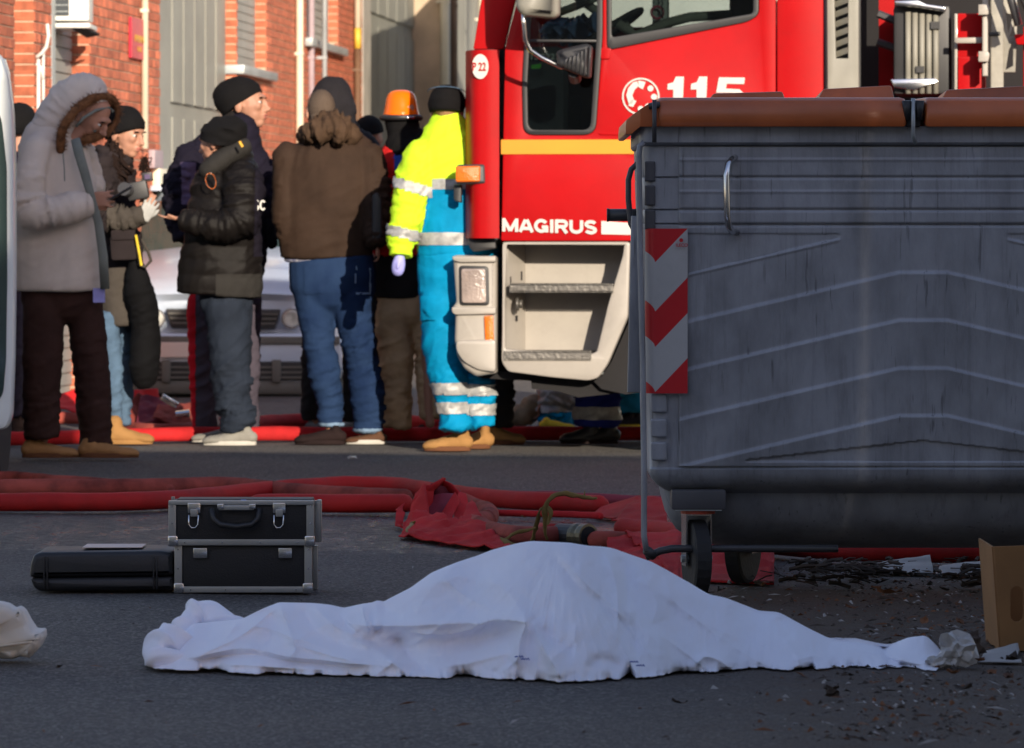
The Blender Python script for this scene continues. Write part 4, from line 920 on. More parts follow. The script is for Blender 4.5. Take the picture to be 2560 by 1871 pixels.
# ------------------------------------------------------------------ white van at the left edge
mat('van_white', (.72,.76,.74), .35, coat=.4, var=.04)
VD = 19.8
van = empty('white_van', Vector((X(-300, VD), VD + 1, 0)), 'white van with a black tailgate window cut off by the left edge', 'van')
vb = [(-700, 118), (-30, 118), (2, 140), (20, 190), (31, 280), (36, 420), (36, 700), (33, 900), (28, 1040), (14, 1075), (-700, 1075)]
part('tailgate', [rc(vb, 14)], VD, .12, 'van_white', van, bevel=.02)
part('tailgate_window', [rc([(-640, 262), (-12, 262), (4, 300), (17, 420), (18, 700), (15, 900), (8, 985), (-10, 1010), (-640, 1010)], 14)], VD - .008, .03, 'car_glass', van, bevel=.004)
va = R(8.5); vu = Vector((math.cos(va), math.sin(va), 0)); vw = Vector((-math.sin(va), math.cos(va), 0)); vc = Vector((X(22, VD), VD + .1, 1.05)) - vu * .8 + vw * 1.7
x = MB(); x.obox(vc, vu, vw, UZ, .8, 1.7, .75); x.build('body', M['van_white'], van, bevel=.08)
for s_ in (-640, -90): x = MB(); x.tube([(X(s_ - 30, VD), VD + .8, .3), (X(s_ + 50, VD), VD + .8, .3)], .3, 20); x.build('wheel', M['rubber'], van)
for s_ in (-740, -260): x = MB(); x.tube([(X(s_ - 30, VD), VD + 2.9, .3), (X(s_ + 50, VD), VD + 2.9, .3)], .3, 20); x.build('wheel', M['rubber'], van)
# ------------------------------------------------------------------ hoses
mat('hose_red', (.42,.014,.012), .65, spec=.25, var=.18, vscale=4, bump=.25, bscale=350, grime=.25)
mat('hose_dusty', (.38,.075,.055), .8, spec=.2, var=.3, vscale=5, bump=.3, bscale=350, grime=.35)
mat('hose_sunlit', (.85,.015,.015), .7)  # sunlight on the far canvas folds put into a brighter red
mat('hose_canvas', (.52,.02,.022), .8, spec=.2, var=.15, vscale=6, bump=.4, bscale=300)
mat('brass', (.18,.16,.11), .4, metal=.7, var=.2)
mat('hose_dark', (.25,.02,.04), .75, var=.2)
def hose(pts, dia, m, label, name='fire_hose', flat=1, seg=14, group=None, lift=0):
    """pts: (px, row of the underside where it rests, dia factor)"""
    ps = []
    for p in pts:
        k = p[2] if len(p) > 2 else 1
        g_ = G(p[0], p[1]); r = dia / 2 * k
        ps.append((g_ + Vector((0, r, r * (.85 if flat == 1 else flat) + (p[3] if len(p) > 3 else 0))), r, r))
    v, f = tube_geo([(c, r * flat if flat != 1 else r * .96, r * 1.02) for c, r, _ in ps], seg, res=8)
    a = np.array(v); nz = vn(a * [9, 9, 20]) * .0035 + vn(a * [30, 30, 40]) * .0012; a[:, 2] += nz; a[:, 2] = np.maximum(a[:, 2], .002)
    x = MB().add(a.tolist(), f); me = x.mesh(); me.shade_smooth()
    return link(name, me, M[m], None, label=label, category='hose', group=group)
hose([(-80, 1243), (60, 1243), (220, 1243), (400, 1240), (560, 1236), (700, 1250), (860, 1262), (1010, 1268)], .078, 'hose_dusty', 'dusty red fire hose, rearmost of the two lying along the left behind the camera case', group='fire hoses lying across the street')
hose([(-80, 1214), (40, 1212), (150, 1222), (300, 1232), (420, 1240)], .06, 'hose_dusty', 'faded red fire hose merging in from the far left behind the thick one')
hose([(-80, 1281), (100, 1281), (300, 1280), (450, 1272), (600, 1256), (740, 1243), (860, 1236), (1000, 1240), (1150, 1262), (1300, 1276), (1420, 1281), (1500, 1286)], .078, 'hose_red', 'nearest red fire hose arching up behind the aluminium case to the canvas heap')
hose([(640, 1286), (780, 1284), (900, 1285), (1010, 1284)], .08, 'hose_red', 'short red fire hose running from behind the aluminium case to the canvas heap')
hose([(1120, 1256), (1300, 1256), (1450, 1262), (1640, 1268), (1900, 1270)], .05, 'hose_dark', 'thin dull red hose furthest back behind the canvas heap')
hose([(1180, 1290), (1300, 1294), (1420, 1296), (1500, 1300)], .03, 'hose_canvas', 'flattened red hose edge below the dull hose')
hose([(1560, 1345), (1640, 1352), (1760, 1368), (1900, 1385), (2100, 1404), (2300, 1410), (2600, 1412)], .075, 'hose_red', 'red fire hose passing beneath the waste container')
hose([(1490, 1372), (1600, 1376), (1700, 1380)], .065, 'hose_dusty', 'dusty red hose length beyond the brass coupling')
# background hose that the bystanders stand at
hose([(-60, 1117), (100, 1115), (400, 1106), (700, 1104), (1000, 1105), (1300, 1103), (1700, 1103), (2200, 1104)], .082, 'hose_canvas', 'long straight bright red hose along the feet of the bystanders')
hose([(600, 1082), (700, 1072), (860, 1066), (1000, 1072), (1100, 1084)], .085, 'hose_canvas', 'red hose lying behind the feet of the man in jeans')
hose([(30, 1062), (200, 1062), (330, 1066)], .075, 'hose_dusty', 'faded red hose behind the trousers of the man in the parka')
hose([(290, 1080), (400, 1090), (520, 1080), (600, 1060)], .07, 'hose_dusty', 'dark red hose in front of the collapsed canvas pile')
# canvas heaps: crumpled flat hose as folded ribbons
def ribbon(pts, width, m, name, parent=None, th=.006, tw=None, **pr):
    """pts: world points; ribbon of given width lying on edge / twisted (tw: list of angles from vertical)"""
    a = catmull([tuple(p) for p in pts], 8); n_ = len(a); tws = np.interp(np.linspace(0, 1, n_), np.linspace(0, 1, len(pts)), tw if tw else [0] * len(pts))
    T = np.gradient(a, axis=0); T /= np.linalg.norm(T, axis=1)[:, None] + 1e-9; vs = []; K = 7
    for i in range(n_):
        t = Vector(T[i]); side = t.cross(UZ); side = side.normalized() if side.length > .05 else Vector((0, 1, 0)); upv = side.cross(t).normalized()
        wv = upv * math.cos(tws[i]) + side * math.sin(tws[i]); nv = t.cross(wv)
        for k in range(K):
            s_ = k / (K - 1) - .5; bulge = .012 * math.cos(s_ * math.pi)
            vs.append(Vector(a[i]) + wv * (s_ * width) + nv * bulge)
    A = np.array([tuple(v) for v in vs]); A += np.stack([vn(A * 14), vn(A * 14 + 9), vn(A * 14 + 5)], 1) * .006; A[:, 2] = np.maximum(A[:, 2], .004)
    fs = [(i * K + k, i * K + k + 1, (i + 1) * K + k + 1, (i + 1) * K + k) for i in range(n_ - 1) for k in range(K - 1)]
    me = bpy.data.meshes.new('r'); me.from_pydata(A.tolist(), [], fs); me.shade_smooth(); o = link(name, me, M[m], parent, **pr)
    so = o.modifiers.new('t', 'SOLIDIFY'); so.thickness = th; return o
HD = 17.4
heap = empty('canvas_hose_heap', G(1090, 1330), 'crumpled flat red canvas hose folded up in a peak left of the brass coupling', 'hose')
ribbon([P(1010, 1322, HD), P(1030, 1276, HD + .02), P(1076, 1218, HD + .05), P(1100, 1216, HD + .15), P(1140, 1234, HD + .12), P(1160, 1262, HD + .05)], .085, 'hose_canvas', 'fold', heap, tw=[1.2, 1.0, .9, .8, .5, .3])
def sheetpoly(name, pts3, m, par, sub=10, amp=.012, th=.005):
    """quad patch from four corners (world) with crumples"""
    a, b_, c, d_ = [np.array(tuple(p)) for p in pts3]; vs = []; n_ = sub * 2
    for i in range(n_ + 1):
        for j in range(n_ + 1):
            u, v = i / n_, j / n_; vs.append(a * (1-u)*(1-v) + b_ * u*(1-v) + c * u*v + d_ * (1-u)*v)
    A = np.array(vs); nn = np.cross(b_ - a, d_ - a); nn = nn / np.linalg.norm(nn); A += nn * ((vn(A * [9, 14, 9]) * amp + vn(A * 26 + 3) * amp * .4)[:, None]); A[:, 2] = np.maximum(A[:, 2], .004)
    fs = [(i * (n_+1) + j, (i+1) * (n_+1) + j, (i+1) * (n_+1) + j + 1, i * (n_+1) + j + 1) for i in range(n_) for j in range(n_)]
    me = bpy.data.meshes.new('s'); me.from_pydata(A.tolist(), [], fs); me.shade_smooth(); o = link(name, me, M[m], par); so = o.modifiers.new('t', 'SOLIDIFY'); so.thickness = th; return o
sheetpoly('fold', [P(1000, 1338, HD - .25), P(1078, 1322, HD - .3), P(1062, 1212, HD), P(1040, 1240, HD + .05)], 'hose_canvas', heap)
sheetpoly('fold', [P(1062, 1214, HD), P(1068, 1320, HD - .05), P(1078, 1316, HD - .05), P(1086, 1210, HD + .05)], 'hose_canvas', heap, amp=.003)
sheetpoly('fold', [P(1070, 1238, HD + .05), P(1135, 1240, HD + .02), P(1108, 1300, HD - .12), P(1076, 1316, HD - .1)], 'hose_dark', heap)
sheetpoly('fold', [P(1134, 1238, HD - .02), P(1148, 1258, HD - .05), P(1120, 1318, HD - .28), P(1088, 1312, HD - .2)], 'hose_canvas', heap)
sheetpoly('fold', [P(1146, 1232, HD + .06), P(1164, 1236, HD + .05), P(1176, 1290, HD - .1), P(1130, 1310, HD - .2)], 'hose_canvas', heap)
sheetpoly('fold', [P(1080, 1208, HD + .1), P(1150, 1230, HD + .15), P(1150, 1246, HD + .12), P(1066, 1236, HD + .1)], 'hose_dark', heap)
sheetpoly('fold', [P(992, 1322, HD - .25), P(990, 1276, HD), P(1012, 1258, HD + .1), P(1004, 1334, HD - .25)], 'hose_canvas', heap)
sheetpoly('spread', [G(996, 1342), G(1290, 1384), G(1220, 1352) + UZ * .05, G(1040, 1316) + UZ * .06], 'hose_canvas', heap, amp=.018)
sheetpoly('spread', [G(1130, 1346) + UZ * .03, G(1260, 1370) + UZ * .02, G(1210, 1338) + UZ * .06, G(1180, 1322) + UZ * .10], 'hose_canvas', heap, amp=.012)
# bent pipe-like hose with coupling
bh = hose([(1150, 1288, 1, .02), (1190, 1290), (1222, 1306), (1216, 1322), (1182, 1330), (1196, 1340), (1240, 1356), (1300, 1366), (1360, 1368), (1400, 1366)], .072, 'hose_dusty', 'bent dusty hose ending in a black sleeve and brass coupling')
q = G(1398, 1366) + Vector((0, .036, .036)); q2 = G(1452, 1370) + Vector((0, .036, .037)); ax_ = (q2 - q).normalized()
x = MB(); x.tube([q, q + ax_ * .085], .0385, 18); x.build('sleeve', M['black_plastic'], bh, smooth=False)
x = MB(); x.tube([q + ax_ * .08, q + ax_ * .088, q + ax_ * .105, q + ax_ * .118, q + ax_ * .13, q + ax_ * .15], [.038, .044, .044, .04, .043, .043], 20); cp = x.build('coupling', M['brass'], bh)
x = MB(); x.tube([q + ax_ * .145, q + ax_ * .153], .034, 18); x.build('bore', M['dark_void'], cp)
x = MB(); x.tube([q - ax_ * .10, q - ax_ * .0], .0375, 16); x.build('hose_end', M['hose_red'], bh, smooth=True)
# flat hose turning on edge near the container
fl = empty('flat_hose', G(1600, 1310), 'wide flattened red hose standing on edge left of the container pedal rod', 'hose')
sheetpoly('band', [P(1480, 1286, 17.9), P(1530, 1306, 17.7), P(1600, 1240, 18.0), P(1505, 1266, 18.0)], 'hose_red', fl, amp=.004)
sheetpoly('band', [P(1528, 1308, 17.6), P(1668, 1308, 17.5), P(1664, 1244, 17.8), P(1590, 1240, 17.9)], 'hose_red', fl, amp=.008)
sp = empty('red_cover', G(1640, 1450), 'red canvas spread on the ground behind the container caster', 'canvas')
sheetpoly('canvas', [G(1700, 1452), G(1935, 1462), G(1935, 1385) + UZ * .09, G(1560, 1372) + UZ * .06], 'hose_canvas', sp, amp=.02)
sheetpoly('canvas', [G(1520, 1400), G(1700, 1452), G(1700, 1376) + UZ * .08, G(1520, 1372) + UZ * .03], 'hose_canvas', sp, amp=.02)
# background canvas piles by the car
pile = empty('canvas_pile', G(360, 1060), 'collapsed red canvas hose pile in front of the silver car', 'hose')
BDp = 26
sheetpoly('fold', [P(290, 1046, BDp), P(300, 978, BDp + .1), P(392, 972, BDp + .3), P(400, 1010, BDp + .3)], 'hose_sunlit', pile)
sheetpoly('fold', [P(300, 1020, BDp - .3), P(345, 990, BDp - .2), P(420, 1010, BDp - .1), P(330, 1060, BDp - .4)], 'hose_dusty', pile, amp=.03)
sheetpoly('fold', [P(340, 1060, BDp - .5), P(350, 996, BDp - .2), P(410, 990, BDp - .2), P(430, 1056, BDp - .4)], 'hose_dark', pile, amp=.03)
sheetpoly('fold', [P(380, 1050, BDp - .5), P(400, 1000, BDp - .2), P(480, 1010, BDp - .2), P(480, 1058, BDp - .5)], 'hose_dusty', pile, amp=.02)
sheetpoly('fold', [P(140, 1026, BDp), P(146, 984, BDp + .2), P(196, 972, BDp + .3), P(196, 1030, BDp)], 'hose_sunlit', pile, amp=.01)
sheetpoly('fold', [P(30, 1036, BDp), P(32, 966, BDp + .2), P(68, 968, BDp + .3), P(66, 1036, BDp)], 'hose_sunlit', pile, amp=.01)
x = MB(); x.obox(P(424, 1004, BDp - .5), Vector((.85, 0, -.5)), Vector((0, 1, 0)), Vector((.5, 0, .85)), .05, .02, .018); x.build('nozzle', M['chrome'], pile, bevel=.006)
x = MB(); x.tube([P(440, 1038, BDp - .6), P(474, 1034, BDp - .6)], .022, 10); x.build('nozzle', M['chrome'], pile)
# ------------------------------------------------------------------ aluminium flight case
mat('alu', (.42,.42,.40), .36, metal=.55, var=.06)
mat('case_black', (.010,.010,.012), .55, bump=.15, bscale=200)
mat('case_shell', (.014,.015,.018), .5, bump=.1, bscale=150)
mat('blue_plastic', (.05,.16,.62), .4)
AD = DG(1480)
case = empty('flight_case', P(610, 1480, AD + .12) * 1, 'open black flight case with aluminium edges standing behind the white sheet', 'case'); case.location.z = 0
def cbx(name, p0, p1, q0, q1, d, th, m, par=case, bevel=.002, **k): x = MB(); x.pbox(p0, p1, q0, q1, d, th); return x.build(name, M[m], par, bevel=bevel, **k)
def acase(x0, x1, y0, y1, d, dep, tag_):
    b_ = cbx('shell', x0 + 5, x1 - 5, y0 + 4, y1 - 3, d + .006, dep - .012, 'case_black')
    e = 19
    cbx('edge', x0, x0 + e, y0, y1, d, .022, 'alu', b_); cbx('edge', x1 - e, x1, y0, y1, d, .022, 'alu', b_)
    cbx('edge', x0 + e, x1 - e, y1 - 17, y1 - 2, d, .02, 'alu', b_)
    for px in (x0, x1 - 22): cbx('corner', px - 2, px + 24, y1 - 26, y1 + 1, d - .004, .03, 'chrome', b_, bevel=.006)
    for k in range(4): 
        for px, py in ((x0 + 40 + k * (x1 - x0 - 80) / 3, y1 - 9),): x = MB(); q = P(px, py, d - .003); x.tube([q, q + Vector((0, .004, 0))], .0025, 8); x.build('rivet', M['chrome'], b_)
    for px in (x0 + 9, x1 - 9):
        for py in (y0 + 14, (y0 + y1) / 2): x = MB(); q = P(px, py, d - .003); x.tube([q, q + Vector((0, .004, 0))], .0025, 8); x.build('rivet', M['chrome'], b_)
    return b_
def rear(x0, x1, y0, y1, d, dep, b_):
    s = d / (d + dep)
    cbx('edge', CX + (x1 - CX) * 1 - 2, x1 + 14, y0 + 4, y1 - 10, d + dep - .02, .02, 'alu', b_)
low = acase(436, 780, 1360, 1484, AD + .01, .22, 0); rear(436, 780, 1360, 1484, AD + .01, .22, low)
upc = acase(421, 785, 1252, 1366, AD, .20, 1); rear(421, 785, 1252, 1366, AD, .20, upc)
for px0, px1 in ((483, 518), (696, 730)):
    cbx('hinge', px0, px1, 1371, 1396, AD + .004, .008, 'chrome', low)
cbx('rim', 421, 785, 1252, 1263, AD - .003, .02, 'alu', upc)
x = MB(); x.pbox(428, 436, 1243, 1258, AD + .17, .02); x.pbox(776, 792, 1252, 1262, AD + .17, .02); x.build('rim_end', M['alu'], upc)
cbx('lid_edge', 792, 804, 1250, 1356, AD + .19, .03, 'alu', upc, bevel=.004)
cbx('lid_panel', 782, 796, 1262, 1350, AD + .2, .02, 'case_black', upc)
cbx('foam', 442, 780, 1249, 1258, AD + .03, .14, 'case_black', upc)
cbx('pouch', 505, 612, 1249, 1256, AD + .05, .08, 'plate_white', upc, bevel=.004); cbx('pouch', 705, 778, 1254, 1262, AD + .03, .1, 'blue_plastic', upc, bevel=.004); cbx('pouch', 602, 616, 1250, 1258, AD + .02, .05, 'blue_plastic', upc)
for px in (484, 697):
    lt = cbx('latch', px - 15, px + 17, 1258, 1284, AD - .010, .012, 'chrome', upc, bevel=.003); cbx('latch_tongue', px - 8, px + 10, 1274, 1292, AD - .014, .008, 'alu', lt)
    x = MB(); loop = [P(px - 12, 1288, AD - .012), P(px - 12, 1312, AD - .012), P(px - 6, 1320, AD - .012), P(px + 4, 1320, AD - .012), P(px + 11, 1312, AD - .012), P(px + 12, 1288, AD - .012)]
    x.tube([loop[0], loop[1], loop[2], loop[3], loop[4], loop[5]], .0026, 6); x.build('latch_loop', M['chrome'], lt, smooth=True)
x = MB(); x.tube([P(528, 1272, AD - .012), P(534, 1298, AD - .02), P(550, 1312, AD - .026), P(592, 1318, AD - .03), P(630, 1312, AD - .026), P(645, 1298, AD - .02), P(648, 1272, AD - .012)], [.008, .009, .009, .009, .009, .009, .008], 8); hd = x.build('handle', M['black_plastic'], upc, smooth=True)
cbx('handle_bar', 546, 634, 1264, 1276, AD - .022, .014, 'alu', hd, bevel=.003)
for px in (546, 626): cbx('handle_cap', px - 3, px + 13, 1261, 1273, AD - .026, .02, 'blue_plastic' if 0 else 'chrome', hd)
# flat hard case
HC = DG(1479); hc = empty('hard_case', G(250, 1478) + Vector((0, .15, 0)), 'low black hard plastic case lying flat left of the flight case', 'case')
me = slab([rc([(84, 1388), (100, 1382), (400, 1378), (432, 1384), (434, 1440), (74, 1444), (76, 1410)], 8)], HC, .30, .014); me.shade_smooth(); me.set_sharp_from_angle(angle=R(50)); link('lid', me, M['case_shell'], hc)
me = slab([rc([(75, 1445), (434, 1441), (436, 1476), (100, 1479), (84, 1470)], 8)], HC + .006, .29, .012); me.shade_smooth(); me.set_sharp_from_angle(angle=R(50)); link('base', me, M['case_shell'], hc)
for px in (110, 118, 384, 392): cbx('rib', px - 2, px + 2, 1392, 1474, HC - .004, .01, 'case_shell', hc)
x = MB(); q0 = ZG(1378, HC) + .004; x.box(X(200, HC), X(350, HC), HC + .08, HC + .24, q0, q0 + .002); x.build('paper_sheet', M['plate_white'], label='white paper sheet lying on top of the low black hard case', category='paper')
# ------------------------------------------------------------------ cardboard box, right edge
mat('cardboard', (.30,.15,.055), .85, var=.1, vscale=4)
KD = DG(1628)
cbx_o = empty('cardboard_box', G(2560, 1628), 'brown cardboard box with an oval hand hole standing at the right edge', 'box')
hole_ = [(2542 + 16 * math.cos(a), 1511 + (28 if math.sin(a) > 0 else -28) + 16 * math.sin(a)) for a in np.linspace(0, 2 * math.pi, 25)[:-1]]
me = slab([[(2484, 1367), (2760, 1358), (2760, 1628), (2503, 1628), (2494, 1500)], hole_], KD, .006, .001); link('side', me, M['cardboard'], cbx_o)
x = MB(); x.box(X(2502, KD), X(2760, KD), KD + .007, KD + .35, .002, .008); x.build('base', M['cardboard'], cbx_o)
me = slab([[(2488, 1372), (2760, 1362), (2760, 1628), (2504, 1628)]], KD + .35, .006, .001); link('side', me, M['cardboard'], cbx_o)
x = MB(); x.add([P(2484, 1367, KD + .005), P(2503, 1628, KD + .005), P(2503, 1628, KD + .005) + Vector((0, .34, 0)), P(2484, 1367, KD + .005) + Vector((0, .34, 0))], [(0,1,2,3)]); s_ = x.build('side', M['cardboard'], cbx_o); s_.modifiers.new('t', 'SOLIDIFY').thickness = .005
# ------------------------------------------------------------------ litter
mat('leaf_brown', (.22,.085,.03), .8, var=.3, rand=.4)
mat('leaf_dark', (.06,.04,.028), .85, var=.3, rand=.4)
mat('dry_stalk', (.28,.19,.05), .8, var=.3)
mat('film', (.62,.6,.58), .3, coat=.4, var=.2, vscale=12, trans=.15)
mat('paper_grey', (.42,.40,.38), .8, var=.2)
rl = random.Random(11)
def leafmesh(sz, curl=.4, n_=4):
    x = MB(); vs = []; L = sz
    for i in range(n_ + 1):
        t = i / n_; wd_ = L * .38 * math.sin(math.pi * (t * .86 + .07)) * rl.uniform(.7, 1.1)
        z = curl * L * (t - .5) ** 2 * rl.uniform(.6, 1.8)
        for s_ in (-1, 0, 1): vs.append((L * (t - .5), s_ * wd_, z + abs(s_) * L * rl.uniform(.02, .2)))
    fs = [(i * 3 + k, i * 3 + k + 1, (i + 1) * 3 + k + 1, (i + 1) * 3 + k) for i in range(n_) for k in range(2)]
    x.add(vs, fs); return x.mesh()
leafs = [leafmesh(.028 + .010 * k, .25 + .15 * k) for k in range(3)]
def leaf(px, py, s=1, m='leaf_brown', label=None, tilt=.3):
    me = leafs[rl.randrange(3)].copy(); o = link('dry_leaf', me, M[m]); g_ = G(px, py); o.location = (g_.x, g_.y, .012 * s)
    o.rotation_euler = (rl.uniform(-tilt, tilt), rl.uniform(-tilt, tilt), rl.uniform(0, 6.28)); o.scale = (s, s, s)
    return setp(o, label=label or 'small curled dry leaf among the litter right of the sheet', category='leaf', group='dry leaves littering the ground around the container')
spots = [(2225, 1500, 1.5, 'leaf_brown', 'curled tan leaf alone on the ground left of the cardboard box'), (2400, 1572, 1.3, 'leaf_brown', 'curled leaf just behind the crumpled clear film'), (2310, 1568, 1.0, 'leaf_brown', 'small brown leaf on the ground above the raised tip of the sheet'), (2440, 1480, 1.6, 'leaf_dark', 'dark crumpled leaf left of the upper part of the cardboard box'), (2360, 1490, 1.4, 'leaf_dark', 'dark leaf on the ground between the tan leaf and the cardboard box'), (2250, 1718, .9, 'leaf_brown', 'small orange leaf on the ground below the right tip of the sheet'), (2410, 1738, 1.1, 'leaf_dark', 'dark leaf on the asphalt below the clear film'), (2380, 1700, 1.2, 'leaf_brown', 'brown leaf just below the clear film'), (2480, 1700, 1.3, 'leaf_brown', 'brown leaf below the cardboard box near its left corner'), (2520, 1715, 1.6, 'leaf_brown', 'largest brown leaf near the lower right edge below the cardboard box'), (2535, 1668, 1.4, 'leaf_dark', 'dark leaf against the foot of the cardboard box at the right edge'), (2440, 1670, 1.2, 'leaf_brown', 'brown leaf right of the crumpled leaves beside the box'), (2330, 1770, 1.0, 'leaf_dark', 'dark leaf alone on the asphalt well below the sheet tip'), (2080, 1742, 1.1, 'leaf_dark', 'dark crumpled leaf alone on the asphalt below the right half of the sheet'), (1700, 1770, .8, 'leaf_dark', 'tiny dark leaf alone on the foreground asphalt below the middle of the sheet'), (2470, 1788, .6, 'leaf_dark', 'tiny dark leaf lowest at the right of the foreground'), (930, 1278, .9, 'dry_stalk', 'pale dry leaf in front of the red hose left of the canvas heap'), (1308, 1300, .8, 'dry_stalk', 'small upright dry leaf on the ground behind the brass coupling'), (1230, 1360, .9, 'leaf_brown', 'dry leaf on the red canvas left of the plant stalk'), (470, 1668, .6, 'leaf_dark', 'tiny dark leaf at the hem of the bunched left end of the sheet'), (150, 1678, .7, 'leaf_dark', 'small dark leaf on the bare asphalt left of the sheet'), (2130, 1530, .8, 'leaf_brown', 'small brown leaf on the ground behind the right slope of the sheet'), (2190, 1480, .8, 'leaf_brown', 'small brown leaf just left of the curled tan leaf'), (2290, 1440, 1, 'leaf_dark', 'dark leaf under the container beside the grey paper scrap')]
for a in spots: leaf(a[0], a[1], a[2], a[3], a[4])
# crumbs, straw and grit that nobody could count
x = MB()
for k in range(3600):
    if rl.random() < .55: px, py = rl.gauss(2330, 170), rl.uniform(1400, 1860)
    elif rl.random() < .6: px, py = rl.uniform(1640, 2560), 1420 + abs(rl.gauss(0, 90))
    else: px, py = rl.uniform(-20, 2580), rl.uniform(1340, 1866)
    if px > 2620 or py < 1345: continue
    g_ = G(px, py); s_ = rl.choice([.002, .003, .003, .004, .006, .010]) * rl.uniform(.5, 1.2) * (1 if px > 1600 else .55); a = rl.uniform(0, 3.14); u = Vector((math.cos(a), math.sin(a), rl.uniform(-.2, .3))); v = Vector((-u.y, u.x, rl.uniform(-.3, .3)))
    el = rl.choice([1, 1, 1.6, 4]) if s_ < .008 else 1; b_ = Vector((g_.x, g_.y, s_ * .35 + .001))
    q = [b_ + u * (s_ * el), b_ + v * s_ * .6 + UZ * s_ * rl.uniform(.1, .7), b_ - u * (s_ * el), b_ - v * s_ * .6, b_ + UZ * s_ * rl.uniform(.3, .9)]
    x.add(q, [(0, 1, 4), (1, 2, 4), (2, 3, 4), (3, 0, 4), (0, 3, 2, 1)], rl.choice([0, 0, 0, 1, 1, 2]))
gm_ = x.mesh(); link('litter', gm_, [M['leaf_dark'], M['leaf_brown'], M['paper_grey']], None, kind='stuff', label='scattered leaf crumbs, straw and grit on the asphalt')
# heap of twigs and wet leaves under the container
x = MB()
for k in range(220):
    px = rl.choice([rl.gauss(2120, 60), rl.gauss(2440, 60), rl.gauss(2060, 120)]); py = rl.uniform(1410, 1470); g_ = G(px, py, 0); L = rl.uniform(.02, .07); a = rl.uniform(0, 3.14)
    u = Vector((math.cos(a), math.sin(a) , rl.uniform(-.15, .25))) * L; c = Vector((g_.x, g_.y, rl.uniform(.004, .020)))
    x.tube([c - u * .7, c + u * rl.uniform(-.2, .2) + UZ * .004, c + u * .7], rl.choice([.0015, .002, .006]), 4)
x.build('twig_litter', M['leaf_dark'], kind='stuff', label='dark twigs and wet leaves swept up under the container')
for (a, b_, w_, h_, lab) in ((2260, 1428, 150, 18, 'flat grey scrap of paper behind the twigs under the container'), (2400, 1432, 130, 16, 'torn grey cardboard scrap nearest the cardboard box'), (2500, 1652, 110, 16, 'flat white paper scrap in front of the cardboard box')):
    q = [G(a - w_ / 2, b_ + 6), G(a + w_ / 2, b_ + 8), G(a + w_ / 2 - 10, b_ - h_ + 4) + UZ * .03, G(a - w_ / 2 + 20, b_ - h_ + 8) + UZ * .012]
    o = sheetpoly('paper_scrap', q, 'paper_grey', None, sub=5, amp=.008, th=.002); setp(o, label=lab, category='paper')
# crumpled clear film beside the tip of the sheet
def crumple(name, px, py, rx, rz, m, label, cat, seed=0, sub=3, amp=.45):
    g_ = G(px, py); bm = bmesh.new(); bmesh.ops.create_icosphere(bm, subdivisions=sub, radius=1); A = np.array([tuple(v.co) for v in bm.verts])
    n1 = vn(A * 2.3 + seed * 7.7); n2 = vn(A * 5 + seed * 3.3); k = 1 + amp * n1 + amp * .6 * (np.abs(n2) * 2 - .6)
    for v, kk in zip(bm.verts, k): v.co = Vector((v.co.x * rx * kk, v.co.y * rx * .7 * kk, max(-rz * .98, v.co.z * rz * kk)))
    me = bpy.data.meshes.new('c'); bm.to_mesh(me); bm.free(); o = link(name, me, M[m]); o.location = (g_.x, g_.y + rx * .6, rz); return setp(o, label=label, category=cat)
crumple('plastic_film', 2392, 1672, .042, .042, 'film', 'crumpled clear plastic film beside the right tip of the white sheet', 'plastic', 2)
crumple('plastic_film', 2350, 1672, .028, .015, 'film', 'small flattened piece of clear film touching the sheet tip', 'plastic', 5)
crumple('coal_lump', 2083, 1745, .016, .010, 'leaf_dark', 'small black lump on the asphalt below the sheet', 'lump', 8, 2)
crumple('dead_foliage', 2425, 1655, .03, .035, 'leaf_dark', 'brown crumpled leaves between the film and the cardboard box', 'leaves', 4)
crumple('litter_scrap', 880, 1148, .02, .008, 'film', 'tiny white scrap on the asphalt in front of the man in jeans', 'litter', 9, 2)
# dried plant on the hose
dp = empty('dried_plant', G(1350, 1372), 'dried brown plant stalk drooping over the hose beside the coupling', 'plant')
PDp = 16.1
def stalk(pts, r, name='stalk'):
    x = MB(); v, f = tube_geo([(P(a, b_, PDp + k_), r * q, r * q * .3) for a, b_, k_, q in pts], 6, res=5); A = np.array(v); A += np.stack([vn(A * 60), vn(A * 60 + 3), vn(A * 60 + 8)], 1) * .004; x.add(A.tolist(), f); x.build(name, M['dry_stalk'], dp, smooth=True)
stalk([(1330, 1355, 0, 1), (1338, 1320, -.05, 1), (1348, 1285, -.1, .9), (1356, 1272, -.1, .3)], .007)
stalk([(1366, 1350, -.05, .6), (1362, 1310, -.08, 1.6), (1364, 1270, -.1, 1.4), (1376, 1246, -.1, 1.2), (1410, 1234, -.08, 1.5), (1450, 1242, -.05, 1.3), (1484, 1246, 0, .8), (1490, 1250, 0, .2)], .006, 'leaf')
stalk([(1370, 1310, -.1, .4), (1376, 1280, -.1, 1.0), (1366, 1262, -.1, .5)], .008, 'leaf')
stalk([(1460, 1242, -.03, .8), (1463, 1226, -.03, .2)], .004, 'leaf')
stalk([(1258, 1350, -.1, .4), (1300, 1330, -.1, .7), (1340, 1320, -.1, .5)], .008, 'leaf')
stalk([(1250, 1345, -.15, .4), (1280, 1362, -.2, 1.4), (1330, 1372, -.2, .5)], .007, 'leaf')
stalk([(1016, 1328, -.2, .5), (1028, 1312, .5, 1), (1036, 1306, .5, .4)], .008, 'leaf')

